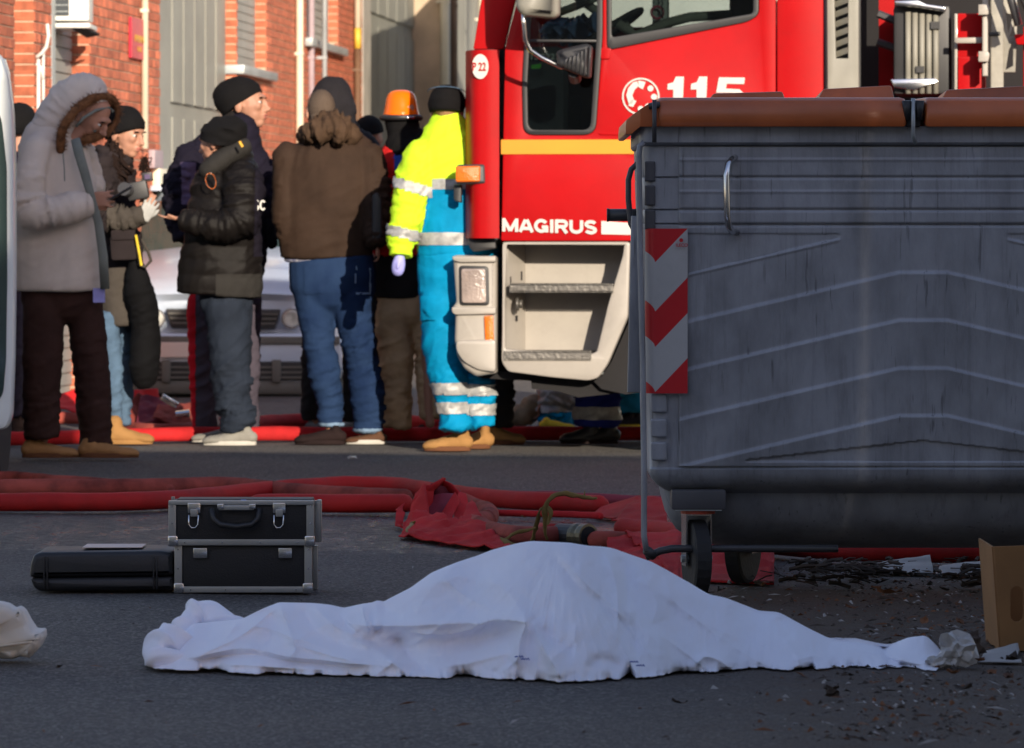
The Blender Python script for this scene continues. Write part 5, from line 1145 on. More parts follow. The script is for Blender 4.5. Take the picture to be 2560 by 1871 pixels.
# ------------------------------------------------------------------ sheet
mat('white_cloth', (.84,.88,.99), .85, var=.03, vscale=2, sheen=.3, bump=.12, bscale=700, col2=(.82,.84,.96))
mat('ink_blue', (.05,.1,.45), .7)
topo = [(362,1668),(371,1655),(400,1640),(440,1600),(480,1560),(560,1552),(607,1549),(655,1525),(698,1506),(786,1508),(825,1512),(860,1520),(904,1510),(935,1506),(947,1498),(956,1508),(965,1501),(1026,1471),(1078,1434),(1139,1407),(1231,1377),(1290,1361),(1327,1353),(1423,1357),(1532,1375),(1628,1407),(1720,1455),(1774,1488),(1813,1496),(1896,1532),(1948,1536),(2009,1565),(2070,1595),(2140,1597),(2219,1614),(2271,1594),(2315,1589),(2341,1613),(2358,1636),(2372,1648)]
hemo = [(362,1664),(384,1671),(450,1677),(540,1674),(598,1686),(700,1684),(860,1689),(960,1690),(1100,1697),(1160,1688),(1231,1696),(1323,1703),(1350,1700),(1400,1707),(1470,1704),(1558,1697),(1575,1684),(1590,1696),(1660,1689),(1702,1679),(1760,1681),(1826,1677),(1890,1670),(1960,1676),(2031,1667),(2040,1674),(2120,1668),(2197,1672),(2260,1668),(2340,1679),(2365,1656),(2372,1650)]
nu, nv = 760, 150
us = np.linspace(362, 2372, nu); rt = random.Random(5)
Ty = np.interp(us, [a for a, _ in topo], [b_ for _, b_ in topo]); Hy = np.interp(us, [a for a, _ in hemo], [b_ for _, b_ in hemo])
ker = np.ones(7) / 7; Ty = np.convolve(np.pad(Ty, 3, 'edge'), ker, 'valid')
Hy = Hy + 2.0 * vn(np.stack([us / 22, us * 0, us * 0], 1)) + 1.2 * vn(np.stack([us / 9, us * 0 + 3, us * 0], 1))
Ty = np.minimum(Ty, Hy - 3)
folds = [ # polyline in photograph px, width, height(m), >0 ridge / <0 valley
 ([(1000,1430),(1140,1440),(1260,1470),(1320,1560)], 40, .012),
 ([(1387,1395),(1450,1470),(1560,1560),(1600,1640)], 22, -.010), ([(1400,1390),(1470,1465),(1580,1560)], 16, .007),
 ([(1510,1380),(1536,1440),(1545,1520),(1540,1600)], 16, .010), ([(1545,1390),(1570,1450),(1570,1530)], 16, -.007),
 ([(1600,1440),(1640,1500),(1630,1560)], 22, .006),
 ([(1320,1545),(1300,1600),(1290,1650),(1230,1696)], 16, .028), ([(1330,1550),(1350,1600),(1385,1660),(1404,1700)], 16, .020),
 ([(1340,1560),(1400,1610),(1440,1625)], 18, -.012),
 ([(1440,1560),(1430,1610),(1380,1640)], 14, .006),
 ([(1200,1556),(1240,1546),(1300,1548),(1320,1548)], 16, .022), ([(860,1555),(960,1562),(1060,1560),(1180,1554),(1206,1566)], 20, .024),
 ([(880,1592),(1040,1616),(1170,1612),(1296,1578)], 40, -.019), ([(1000,1630),(1120,1640),(1240,1600),(1300,1580)], 20, -.009),
 ([(1020,1580),(1120,1586),(1190,1566)], 10, .010), ([(1060,1640),(1180,1630),(1290,1600)], 9, .008),
 ([(1100,1670),(1200,1650),(1280,1630)], 10, .010),
 ([(980,1590),(1020,1650),(1080,1695)], 24, -.022), ([(1230,1696),(1290,1650)], 14, -.02),
 ([(700,1508),(720,1560),(740,1620),(720,1640)], 14, .014), ([(660,1520),(676,1590),(640,1630)], 24, -.014), ([(600,1545),(560,1600),(480,1650)], 16, .010), ([(780,1512),(850,1570),(930,1600)], 18, .010), ([(830,1520),(900,1590),(1000,1650)], 16, -.010), ([(880,1600),(960,1640),(1020,1690)], 14, .012),
 ([(760,1520),(800,1590),(900,1630),(960,1650)], 22, -.012), ([(740,1610),(840,1640),(960,1650),(1040,1670)], 12, .012),
 ([(480,1640),(600,1590),(690,1520)], 12, .012), ([(620,1560),(760,1600),(900,1660)], 12, .010), ([(1100,1430),(1180,1500),(1330,1550)], 16, .008), ([(1660,1440),(1700,1520),(1850,1600)], 18, .007), ([(470,1645),(600,1620),(720,1640),(860,1655),(980,1665)], 10, .010),
 ([(460,1655),(620,1640),(760,1660),(900,1672)], 9, -.010), ([(560,1660),(700,1668),(840,1676)], 7, .008),
 ([(905,1515),(920,1560),(930,1575)], 7, .014), ([(925,1550),(940,1580),(960,1560)], 10, -.010), ([(860,1540),(900,1580)], 12, .007),
 ([(940,1500),(970,1530),(1010,1545)], 12, -.007),
 ([(1560,1670),(1500,1650),(1470,1680)], 14, -.008), ([(1740,1660),(1760,1640),(1800,1650),(1826,1675)], 14, .014),
 ([(1960,1600),(1990,1640),(2000,1670)], 12, .006), ([(1950,1540),(1975,1600)], 16, -.005),
 ([(1980,1650),(2040,1640),(2080,1660)], 12, .007), ([(2080,1598),(2160,1615),(2230,1630)], 9, -.010), ([(2090,1608),(2170,1630),(2240,1650)], 10, .008),
 ([(2215,1612),(2225,1650),(2300,1672)], 9, -.014), ([(2240,1600),(2300,1592)], 14, .01), ([(2240,1650),(2300,1660),(2350,1640)], 9, .010),
 ([(1140,1410),(1080,1470),(1040,1530)], 30, .006), ([(1250,1380),(1180,1460),(1150,1540)], 36, -.006), ([(1700,1450),(1740,1540),(1720,1640)], 40, .006), ([(1830,1510),(1860,1590),(1850,1660)], 30, -.005)]
SF = []
for pl_, w_, h_ in folds:
    c_ = catmull([(a, b_, 0) for a, b_ in pl_], 6)[:, :2]; SF.append((c_, w_, h_))
V = np.zeros((nu, nv, 3)); sil = 92
df = CH * F / (Hy - HY)
k2 = np.hanning(81); k2 /= k2.sum(); dfs = np.convolve(np.pad(df, 40, 'edge'), k2, 'valid')
Hh = np.convolve(np.pad(Hy - Ty, 40, 'edge'), k2, 'valid')
for i in range(nu):
    t = np.linspace(0, 1, sil); py = Hy[i] + (Ty[i] - Hy[i]) * t
    H = Hh[i]; depth = .10 + .30 * min(1, H / 330)
    d = dfs[i] + (df[i] - dfs[i]) * np.exp(-t * H / 14) + depth * t ** 1.25
    px = np.full(sil, us[i])
    V[i, :sil, 0] = px; V[i, :sil, 1] = d; V[i, :sil, 2] = py
fp_ = V[:, :sil].reshape(-1, 3); D_ = np.zeros(len(fp_))
for c_, w_, h_ in SF:
    best = np.full(len(fp_), 1e9); tt = np.zeros(len(fp_))
    for k in range(len(c_) - 1):
        a, b_ = c_[k], c_[k + 1]; ab = b_ - a; L = (ab @ ab) + 1e-9
        u = np.clip(((fp_[:, 0] - a[0]) * ab[0] + (fp_[:, 2] - a[1]) * ab[1]) / L, 0, 1)
        dd = np.hypot(fp_[:, 0] - a[0] - u * ab[0], fp_[:, 2] - a[1] - u * ab[1]); m_ = dd < best; best[m_] = dd[m_]; tt[m_] = (k + u[m_]) / (len(c_) - 1)
    fall = np.clip(np.sin(np.pi * np.clip(tt * .9 + .05, 0, 1)) * 1.6, 0, 1)
    D_ += 2.5 * h_ * np.exp(-((best + .5) / w_) ** (1.15 if h_ > 0 else 1.8)) * fall
q = np.stack([fp_[:, 0] / 90, fp_[:, 2] / 110, fp_[:, 0] * 0], 1); ca, sa = math.cos(.5), math.sin(.5); uq = fp_[:, 0] - 1400; vq = fp_[:, 2] - 1340; ang = np.arctan2(vq, uq); rad = np.hypot(uq, vq)
D_ += .017 * ((1 - np.abs(vn(np.stack([ang * 4.2, rad / 420, fp_[:, 0] * 0 + 2], 1)))) ** 3 - .35) * np.clip((rad - 90) / 380, 0, 1) + .010 * ((1 - np.abs(vn(np.stack([ang * 10, rad / 260, fp_[:, 0] * 0 + 6], 1)))) ** 3 - .35) * np.clip(rad / 400, 0, 1) + .010 * vn(q) + .004 * vn(q * 3.1 + 4) + .0016 * vn(q * 8 + 9)
tcol = np.tile(np.linspace(0, 1, sil), nu); D_ *= np.clip((1 - tcol) * 8, 0, 1) ** .5 * np.clip(tcol * 14 + .25, 0, 1)
yy = fp_[:, 1] - D_
Wd = np.zeros((nu, nv, 3)); base_d = fp_[:, 1]
Xw = (fp_[:, 0] - CX) * base_d / F; Zw = CH + (HY - fp_[:, 2]) * base_d / F
Wd[:, :sil] = np.stack([Xw, yy, np.maximum(Zw, .0025)], -1).reshape(nu, sil, 3)
for i in range(nu):      # the far side falls back to the ground
    tp = Wd[i, sil - 1]; H = tp[2]; n_ = nv - sil; t = np.linspace(0, 1, n_ + 1)[1:]; back = .12 + .9 * H
    Wd[i, sil:, 0] = tp[0]; Wd[i, sil:, 1] = tp[1] + back * t; Wd[i, sil:, 2] = np.maximum(.003, H * (.5 + .5 * np.cos(np.pi * t)) - .0 * t)
A = Wd.reshape(-1, 3); bk = np.tile(np.arange(nv) >= sil, nu); A[bk, 2] = np.maximum(.003, A[bk, 2] + .006 * vn(A[bk] * 8))
idx = np.arange(nu * nv).reshape(nu, nv); fs = np.stack([idx[:-1, :-1], idx[1:, :-1], idx[1:, 1:], idx[:-1, 1:]], -1).reshape(-1, 4)
me = bpy.data.meshes.new('sh'); me.from_pydata(A.tolist(), [], fs.tolist()); me.shade_smooth()
sheet = link('white_sheet', me, M['white_cloth'], None, label='white cloth sheet draped over a figure lying on the asphalt in the foreground', category='sheet')
sheet.modifiers.new('t', 'SOLIDIFY').thickness = .002
# the bunched end on the left: two soft rolls with a dark hollow between them
def blob(polys, name='bunched_end'):
    x = MB()
    for pts in polys: v, f = tube_geo([(P(a, b_, d_), w_ * d_ / F, w_ * d_ / F * dp_) for a, b_, d_, w_, dp_ in pts], 24, res=6); x.add(v, f)
    me = x.mesh(); o = link(name, me, M['white_cloth'], sheet); rm = o.modifiers.new('r', 'REMESH'); rm.mode = 'VOXEL'; rm.voxel_size = .004
    dg_ = bpy.context.evaluated_depsgraph_get(); m2 = bpy.data.meshes.new_from_object(o.evaluated_get(dg_)); o.modifiers.clear(); o.data = m2
    n_ = len(m2.vertices); co = np.empty(n_ * 3); m2.vertices.foreach_get('co', co); co = co.reshape(-1, 3); no = np.empty(n_ * 3); m2.vertices.foreach_get('normal', no); no = no.reshape(-1, 3)
    r_ = ((1 - np.abs(vn(co * [11, 11, 7] + co[:, [2]] * 9))) ** 3 - .3) * .022 + vn(co * 30) * .003 + vn(co * 8 + 5) * .008; co += no * r_[:, None]; co[:, 2] = np.maximum(co[:, 2], .002); m2.vertices.foreach_set('co', co.ravel())
    bm = bmesh.new(); bm.from_mesh(m2)
    for _ in range(4): bmesh.ops.smooth_vert(bm, verts=bm.verts, factor=.5, use_axis_x=True, use_axis_y=True, use_axis_z=True)
    bm.to_mesh(m2); bm.free(); m2.shade_smooth(); m2.update()
    if not m2.materials: m2.materials.append(M['white_cloth'])
    return o
e = 11.62
blob([[(395, 1640, e, 30, 1.6), (400, 1615, e, 36, 1.6), (430, 1606, e + .02, 42, 1.4), (475, 1622, e + .04, 38, 1.2), (500, 1645, e + .04, 26, 1.2)],
      [(390, 1645, e - .06, 22, 1), (450, 1655, e - .06, 18, 1.2), (540, 1660, e - .04, 12, 1.3)]])
blob([[(452, 1572, e + .16, 20, 1.4), (480, 1540, e + .2, 28, 1.4), (520, 1532, e + .22, 33, 1.4), (560, 1552, e + .2, 30, 1.3), (592, 1572, e + .18, 22, 1.3)],
      [(500, 1610, e + .1, 24, 1), (560, 1600, e + .1, 30, 1), (620, 1600, e + .12, 30, 1)]])
# embroidered marks near the hem
for (a, b_) in ((1287, 1642), (1302, 1648), (1444, 1690), (1460, 1684), (1574, 1655), (1590, 1664)):
    x = MB(); dd = CH * F / (1697 - HY) - .03; q = [P(a + t_, b_ + 3 * math.sin(t_), dd) for t_ in range(0, 22, 3)]; x.tube(q, .0016, 5); x.build('laundry_mark', M['ink_blue'], sheet)
# white paper cup / cloth at the left edge, close to the camera
mat('tissue', (.72,.68,.62), .7, var=.04, trans=.1)
LDp = DG(1652)
me = slab([rc([(-160, 1500), (0, 1502), (20, 1508), (34, 1520), (46, 1514), (58, 1524), (70, 1548), (86, 1572), (108, 1572), (110, 1590), (100, 1612), (74, 1642), (50, 1638), (30, 1646), (-160, 1640)], 5)], LDp, .09, .02)
o = link('white_tissue', me, M['tissue'], None, label='crumpled white paper at the left edge of the foreground', category='paper')
bm = bmesh.new(); bm.from_mesh(me); bmesh.ops.triangulate(bm, faces=bm.faces); bmesh.ops.subdivide_edges(bm, edges=[e_ for e_ in bm.edges if e_.calc_length() > .02], cuts=3); bm.to_mesh(me); bm.free()
co = np.array([tuple(v.co) for v in me.vertices]); co[:, 1] += vn(co * 18) * .03; 
for v, c in zip(me.vertices, co): v.co = Vector(c) - Vector((0, 0, min(0, 0)))
me.shade_smooth(); mn = min(v.co.z for v in me.vertices)
for v in me.vertices: v.co.z -= mn - .001
# ------------------------------------------------------------------ people
def cm(name, col, **k):
    k.setdefault('rough', .85); k.setdefault('var', .12); k.setdefault('vscale', 7); k.setdefault('bump', .25); k.setdefault('bscale', 500); k.setdefault('spec', .12)
    return mat(name, col, **k)
cm('skin', (.44,.22,.145), rough=.55, var=.06, bump=.05, spec=.4)
cm('parka', (.58,.51,.45), var=.05); cm('parka_lining', (.20,.22,.20)); cm('fur', (.22,.10,.045), var=.3, vscale=40)
cm('brown_trousers', (.045,.022,.018)); cm('tan_boot', (.34,.18,.065)); cm('dark_tan_boot', (.36,.19,.08)); cm('boot_sole', (.14,.06,.03))
cm('black_knit', (.008,.0075,.008), bump=.5, bscale=250); cm('hair_dark', (.018,.010,.008), bump=.6, bscale=120, stretch=(1,1,.15)); cm('hair_grey', (.11,.08,.06), bump=.6, bscale=160)
cm('dark_coat', (.025,.019,.020)); cm('coat_grey', (.065,.056,.048)); cm('light_jeans', (.09,.15,.23), vscale=14); cm('black_cloth', (.005,.005,.006))
cm('puffer', (.009,.0075,.007), rough=.42); cm('puffer_vest', (.012,.010,.017), rough=.7); cm('collar_grey', (.03,.028,.026)); cm('slate_trousers', (.020,.027,.042)); cm('grey_trousers', (.07,.06,.08))
cm('sneaker', (.26,.25,.22)); cm('sneaker_sole', (.5,.48,.43), bump=0)
cm('navy', (.012,.010,.020)); cm('stripe_red', (.55,.01,.02)); cm('uniform_black', (.020,.018,.019))
cm('brown_jacket', (.042,.025,.017), rough=.75); cm('brown_hood', (.075,.045,.028)); cm('jeans', (.015,.034,.085), vscale=4, col2=(.006,.017,.055)); cm('jeans_pale', (.22,.33,.48)); cm('plaid', (.12,.13,.25), vscale=60, col2=(.5,.5,.55))
cm('dark_shoe', (.02,.012,.012)); cm('shoe_toe', (.10,.05,.03))
cm('grey_jacket', (.022,.020,.023)); cm('helmet', (.95,.16,.0), rough=.35, bump=0, var=.03, coat=.4)
cm('red_jacket', (.62,.02,.02)); cm('blue_patch', (.03,.08,.4)); cm('beige_trousers', (.55,.38,.22)); cm('hivis', (.56,.86,.03), rough=.7, var=.05); cm('cyan_cloth', (.0,.25,.48), rough=.7, var=.1)
cm('reflective', (.45,.45,.44), rough=.35, var=.15, vscale=30, metal=.2); cm('glove', (.38,.38,.80), rough=.5, bump=0); cm('white_glove', (.42,.42,.40), rough=.5, bump=0)
cm('lilac_sheen', (.12,.09,.16)); cm('royal', (.02,.03,.22)); cm('khaki', (.32,.25,.16)); cm('teal', (.02,.25,.35)); cm('yellow_sole', (.75,.55,.05)); cm('olive', (.05,.045,.03))
cm('iris', (.05,.03,.02), rough=.3, bump=0); cm('eye_white', (.7,.68,.65), rough=.3, bump=0); cm('lip', (.50,.17,.14), bump=0)
dgp = lambda: bpy.context.evaluated_depsgraph_get()
class Person:
    def __init__(s, px, row, label, group=None, depth=None):
        s.d = depth or DG(row); s.row = row; s.s = F / s.d
        s.root = empty('person', Vector(((px - CX) / s.s, s.d, 0)), label, 'person', group)
    def pt(s, px, py, dd=0): return P(px, py, s.d) + Vector((0, dd, 0))
    def chain(s, pts, m=1.0):
        """pts: (px, py, depth offset m, half width px, depth ratio, fold amplitude)"""
        o = []
        for p in pts:
            p = tuple(p) + (0, 20, 1, 1)[len(p) - 2:] if len(p) < 6 else p
            w_ = p[3] / s.s * m; o.append((s.pt(p[0], p[1], p[2]), w_, w_ * p[4], p[5]))
        return o
    def cloth(s, name, chains, m, vox=.0095, fold=.010, lo=3.5, hi=11, puff=None, smooth=3, parent=None, caps=None, extra=None, clampz=.012, noise=.004, sharp=1.0):
        x = MB(); S = []
        for ci, ch in enumerate(chains):
            c = s.chain(ch); cp = (caps[ci] if caps else (True, True))
            v, f = tube_geo([(a, b_, d_) for a, b_, d_, _ in c], 20, res=5, c0=cp[0], c1=cp[1]); x.add(v, f)
            a = np.array([[*p[0], p[3], p[1]] for p in c]); a = catmull(a, 8); L = np.concatenate([[0], np.cumsum(np.linalg.norm(np.diff(a[:, :3], axis=0), axis=1))])
            T = np.gradient(a[:, :3], axis=0); T /= np.linalg.norm(T, axis=1)[:, None] + 1e-9
            for i in range(len(a)): S.append((*a[i, :3], *T[i], L[i] + ci * 3.7, a[i, 3], a[i, 4]))
        if extra: extra(x)
        me = x.mesh(); o = link(name, me, M[m] if m in M else m, parent or s.root); r = o.modifiers.new('r', 'REMESH'); r.mode = 'VOXEL'; r.voxel_size = vox
        m2 = bpy.data.meshes.new_from_object(o.evaluated_get(dgp())); o.modifiers.clear()
        bm = bmesh.new(); bm.from_mesh(m2)
        for _ in range(smooth): bmesh.ops.smooth_vert(bm, verts=bm.verts, factor=.5, use_axis_x=True, use_axis_y=True, use_axis_z=True)
        bm.to_mesh(m2); bm.free()
        n_ = len(m2.vertices)
        if n_ == 0: return o
        co = np.empty(n_ * 3); m2.vertices.foreach_get('co', co); co = co.reshape(-1, 3); no = np.empty(n_ * 3); m2.vertices.foreach_get('normal', no); no = no.reshape(-1, 3)
        S = np.array(S); near = np.empty(n_, int)
        for k in range(0, n_, 4000):
            dd = ((co[k:k + 4000, None, :] - S[None, :, :3]) ** 2).sum(-1) / (S[None, :, 8] ** 2); near[k:k + 4000] = dd.argmin(1)
        T = S[near, 3:6]; tpos = ((co - S[near, :3]) * T).sum(1); L = S[near, 6] + tpos; am = S[near, 7]
        q = co * lo * 1.3 + T * (L * hi * .8 + 1.1 * vn(co * 3.2 + 20) + 1.6 * co[:, 0] * lo)[:, None] + s.d
        f1 = (1 - np.abs(vn(q))) ** 2 - .45; f2 = (1 - np.abs(vn(q * [1.9, 1.9, 2.1] + 11))) ** 2 - .45
        f3 = (1 - np.abs(vn(q * [3.6, 3.6, 3.2] + 31))) ** 3 - .3; D_ = fold * am * (f1 + .5 * f2 + .35 * f3) + noise * vn(co * 6 + 3)
        if puff: D_ += puff[1] * (np.abs(np.sin(L * math.pi / puff[0])) ** .6 - .6) * np.clip(am, .3, 1)
        co += no * D_[:, None]; co[:, 2] = np.maximum(co[:, 2], clampz)
        m2.vertices.foreach_set('co', co.ravel()); m2.update(); m2.shade_smooth()
        m2.materials.clear(); m2.materials.append(M[m] if m in M else m)
        o.data = m2; o['label'] = None if 0 else ''; del o['label']; return o
    def patch(s, name, o, m, test, out=.003, front=True):
        """faces of garment o whose centre (in photo pixels) passes test become a raised piece"""
        me = o.data; keep = []
        for p in me.polygons:
            c = p.center; px = CX + F * c.x / c.y; py = HY - F * (c.z - CH) / c.y
            if test(px, py, p.normal, c): keep.append(p.index)
        if not keep: return None
        vs = {}; fs = []
        for i in keep:
            f = []
            for vi in me.polygons[i].vertices:
                if vi not in vs: v = me.vertices[vi]; vs[vi] = (len(vs), v.co + v.normal * out)
                f.append(vs[vi][0])
            fs.append(f)
        nm = bpy.data.meshes.new(name); nm.from_pydata([tuple(v[1]) for v in vs.values()], [], fs); nm.shade_smooth()
        q = link(name, nm, M[m]); q.parent = o; q.matrix_parent_inverse = o.matrix_world.inverted() if 0 else Matrix.Translation(-world_loc(o)); return q
    # ---- anatomy
    def head(s, hx, hy, h, yaw, pitch=0, roll=0, neck=None):
        """closed solids for a head centred at the pixel (hx, hy), h = head height px, yaw 0 faces the camera, 90 faces right"""
        c = s.pt(*hx) if isinstance(hx, tuple) else s.pt(hx, hy); k = h / s.s / .235
        a = R(yaw); Fv = Vector((math.sin(a), -math.cos(a), 0)); Rv = Vector((math.cos(a), math.sin(a), 0)); U = Vector((0, 0, 1))
        p = R(pitch); Fv, U = Fv * math.cos(p) - U * math.sin(p), U * math.cos(p) + Fv * math.sin(p)
        s.hf = (c, Fv, Rv, U, k)
        el = [((-.012, 0, .035), (.098, .077, .088)), ((.025, 0, .0), (.070, .068, .085)), ((.040, 0, -.045), (.052, .055, .055)), ((.062, 0, -.092), (.028, .028, .024)), ((.030, 0, -.075), (.045, .050, .035)),
              ((.088, 0, .030), (.014, .048, .014)), ((.103, 0, -.010), (.013, .010, .026)), ((.115, 0, -.030), (.015, .013, .013)), ((.098, 0, -.036), (.018, .019, .010)),
              ((.092, 0, -.058), (.013, .024, .007)), ((.088, 0, -.072), (.013, .022, .008)), ((.072, .036, -.012), (.020, .020, .024)), ((.072, -.036, -.012), (.020, .020, .024)),
              ((-.012, .078, -.012), (.020, .009, .032)), ((-.012, -.078, -.012), (.020, .009, .032)), ((-.03, 0, -.10), (.055, .053, .09))]
        out = []
        for (f, r_, u), (rf, rr, ru) in el: out.append((c + Fv * f * k + Rv * r_ * k + U * u * k, Fv, Rv, U, rf * k, rr * k, ru * k))
        return out
    def solids(s, x, els):
        for (c, Fv, Rv, U, a, b_, d_) in els:
            vs = []; fs = []; nr, ns = 9, 14
            vs.append(c + U * d_)
            for i in range(1, nr):
                th = math.pi * i / nr
                for j in range(ns): ph = 2 * math.pi * j / ns; vs.append(c + U * (d_ * math.cos(th)) + Fv * (a * math.sin(th) * math.cos(ph)) + Rv * (b_ * math.sin(th) * math.sin(ph)))
            vs.append(c - U * d_)
            for j in range(ns): fs.append((0, 1 + j, 1 + (j + 1) % ns)); fs.append((len(vs) - 1, 1 + (nr - 2) * ns + (j + 1) % ns, 1 + (nr - 2) * ns + j))
            for i in range(nr - 2):
                for j in range(ns): fs.append((1 + i * ns + j, 1 + (i + 1) * ns + j, 1 + (i + 1) * ns + (j + 1) % ns, 1 + i * ns + (j + 1) % ns))
            x.add(vs, fs)
    def hand(s, x, wpx, wpy, dd, ang, length=88, spread=1, curl=.3, w_=None, toward=0, vert=0):
        """palm and five fingers; ang = direction in the picture (deg, 0 right, 90 up)"""
        k = length / s.s / .19; o = s.pt(wpx, wpy, dd); a = R(ang)
        f = Vector((math.cos(a), toward, math.sin(a))).normalized(); side = (Vector((0, 1, 0)) if not vert else Vector((-math.sin(a), 0, math.cos(a)))); side = (side - f * side.dot(f)).normalized(); nrm = f.cross(side)
        def tb(pts, r): v, fc = tube_geo([(p, r_, r_) for p, r_ in zip(pts, r)], 8, res=3); x.add(v, fc)
        for q in (-.032, -.011, .011, .032): tb([o + side * q * .8 * k, o + f * .05 * k + side * q * k, o + f * .092 * k + side * q * 1.05 * k], [.014 * k, .0145 * k, .012 * k])
        for q, L in ((-.033, .062), (-.011, .076), (.011, .082), (.033, .074)):
            b_ = o + f * .09 * k + side * q * 1.08 * k; sp = side * q * .25 * spread; c1 = R(28 * curl * 2)
            p1 = b_ + (f * math.cos(c1 * .5) - nrm * math.sin(c1 * .5)) * L * .42 * k + sp * k
            p2 = p1 + (f * math.cos(c1 * 1.4) - nrm * math.sin(c1 * 1.4)) * L * .32 * k; p3 = p2 + (f * math.cos(c1 * 2.2) - nrm * math.sin(c1 * 2.2)) * L * .26 * k
            tb([b_, p1, p2, p3], [.0098 * k, .009 * k, .0082 * k, .0068 * k])
        b_ = o + f * .03 * k - side * .03 * k; tb([b_, b_ + f * .03 * k - side * .024 * k - nrm * .012 * k, b_ + f * .062 * k - side * .030 * k - nrm * .022 * k], [.014 * k, .011 * k, .008 * k])
    def body(s, heads=(), hands=(), core=(), vox=.0065, m='skin', name='body'):
        x = MB()
        for h in heads: s.solids(x, h)
        for h in hands: s.hand(x, **h) if isinstance(h, dict) else s.hand(x, *h)
        for ch in core:
            kk_ = .55 if max(q[1] for q in ch) > 800 else .8
            v, f = tube_geo([(a, b_ * kk_, d_ * kk_) for a, b_, d_, _ in s.chain(ch)], 12, res=3); x.add(v, f)
        o = link(name, x.mesh(), M[m], s.root); r = o.modifiers.new('r', 'REMESH'); r.mode = 'VOXEL'; r.voxel_size = vox
        m2 = bpy.data.meshes.new_from_object(o.evaluated_get(dgp())); o.modifiers.clear()
        bm = bmesh.new(); bm.from_mesh(m2)
        for _ in range(2): bmesh.ops.smooth_vert(bm, verts=bm.verts, factor=.5, use_axis_x=True, use_axis_y=True, use_axis_z=True)
        bm.to_mesh(m2); bm.free(); m2.shade_smooth(); m2.materials.clear(); m2.materials.append(M[m]); o.data = m2; s.b = o; return o
    def eyes(s):
        c, Fv, Rv, U, k = s.hf
        for q in (-1, 1):
            x = MB(); e = c + Fv * .079 * k + Rv * .031 * q * k + U * .004 * k; s.solids(x, [(e, Fv, Rv, U, .014 * k, .015 * k, .008 * k)]); eo = x.build('eye', M['eye_white'], s.b, smooth=True)
            x = MB(); s.solids(x, [(e + Fv * .011 * k, Fv, Rv, U, .005 * k, .007 * k, .007 * k)]); x.build('iris', M['iris'], eo, smooth=True)
            x = MB(); q2 = c + Fv * .094 * k + Rv * .033 * q * k + U * .026 * k; s.solids(x, [(q2, Fv, Rv, U, .007 * k, .024 * k, .004 * k)]); x.build('eyebrow', M['hair_dark'], s.b, smooth=True)
        x = MB(); s.solids(x, [(c + Fv * .099 * k - U * .059 * k, Fv, Rv, U, .008 * k, .021 * k, .005 * k), ]); x.build('lip', M['lip'], s.b, smooth=True)
        x = MB(); s.solids(x, [(c + Fv * .095 * k - U * .070 * k, Fv, Rv, U, .008 * k, .019 * k, .005 * k)]); x.build('lip', M['lip'], s.b, smooth=True)
    def cap(s, m, up=.032, rf=.114, rr=.092, ru=.116, tilt=18, cut=-.035, slouch=.0, name='beanie', fold=.004, back=0):
        c, Fv, Rv, U, k = s.hf; t = R(tilt); F2 = Fv * math.cos(t) + U * math.sin(t); U2 = U * math.cos(t) - Fv * math.sin(t)
        ce = c + U * up * k - Fv * (.012 + back) * k; x = MB(); nr, ns = 22, 36; vs = []
        for i in range(nr + 1):
            th = math.pi * i / nr
            for j in range(ns):
                ph = 2 * math.pi * j / ns; f, r_, u = rf * math.sin(th) * math.cos(ph), rr * math.sin(th) * math.sin(ph), ru * math.cos(th)
                rim = u < cut
                if u < cut: kk = max(0, (u + ru) / (cut + ru)); u = cut - (1 - kk) * .001; f = rf * math.cos(math.asin(abs(cut) / ru)) * math.cos(ph) * kk ** .35 ; r_ = rr * math.cos(math.asin(abs(cut) / ru)) * math.sin(ph) * kk ** .35
                if slouch and u > 0: f -= slouch * (u / ru) ** 1.5; u *= .95
                vs.append(ce + F2 * f * k + Rv * r_ * k + U2 * u * k)
        A = np.array([tuple(v) for v in vs]); cen = np.array(tuple(ce)); dr = A - cen; dr /= np.linalg.norm(dr, axis=1)[:, None] + 1e-9
        A += dr * ((vn(np.stack([A @ np.array(tuple(Fv)) * 12, A @ np.array(tuple(Rv)) * 12, A @ np.array(tuple(U2)) * 45], 1)) * fold))[:, None]
        fs = [(i * ns + j, (i + 1) * ns + j, (i + 1) * ns + (j + 1) % ns, i * ns + (j + 1) % ns) for i in range(nr) for j in range(ns)]
        x.add(A.tolist(), fs); me = x.mesh(); bm = bmesh.new(); bm.from_mesh(me); bmesh.ops.remove_doubles(bm, verts=bm.verts, dist=1e-5); bm.to_mesh(me); bm.free(); me.shade_smooth(); me.set_sharp_from_angle(angle=R(60)); return link(name, me, M[m], s.root)
    def shoe(s, heel, toe, row, h, m, sole, w_=.045, dd=0, name='shoe', shaft=None, sole_h=.024, hd=0):
        """side view shoe between heel and toe px; row = ground row"""
        d = DG(row) + dd; k = F / d; L = abs(toe - heel) / k; sg = 1 if toe > heel else -1; x0 = (heel - CX) / k; H = h / k; y = d
        x = MB()
        def tb(pts, seg=16): v, f = tube_geo(pts, seg, res=4); x.add(v, f)
        pr = [(.08, .44, .36, .9), (.28, .46, .40, .92), (.5, .38, .36, 1.0), (.70, .30, .29, 1.12), (.87, .27, .26, 1.05), (.96, .22, .20, .85)]
        tb([(Vector((x0 + sg * L * a, y + hd * a, H * zc)), H * hh, w_ * wk) for a, zc, hh, wk in pr])
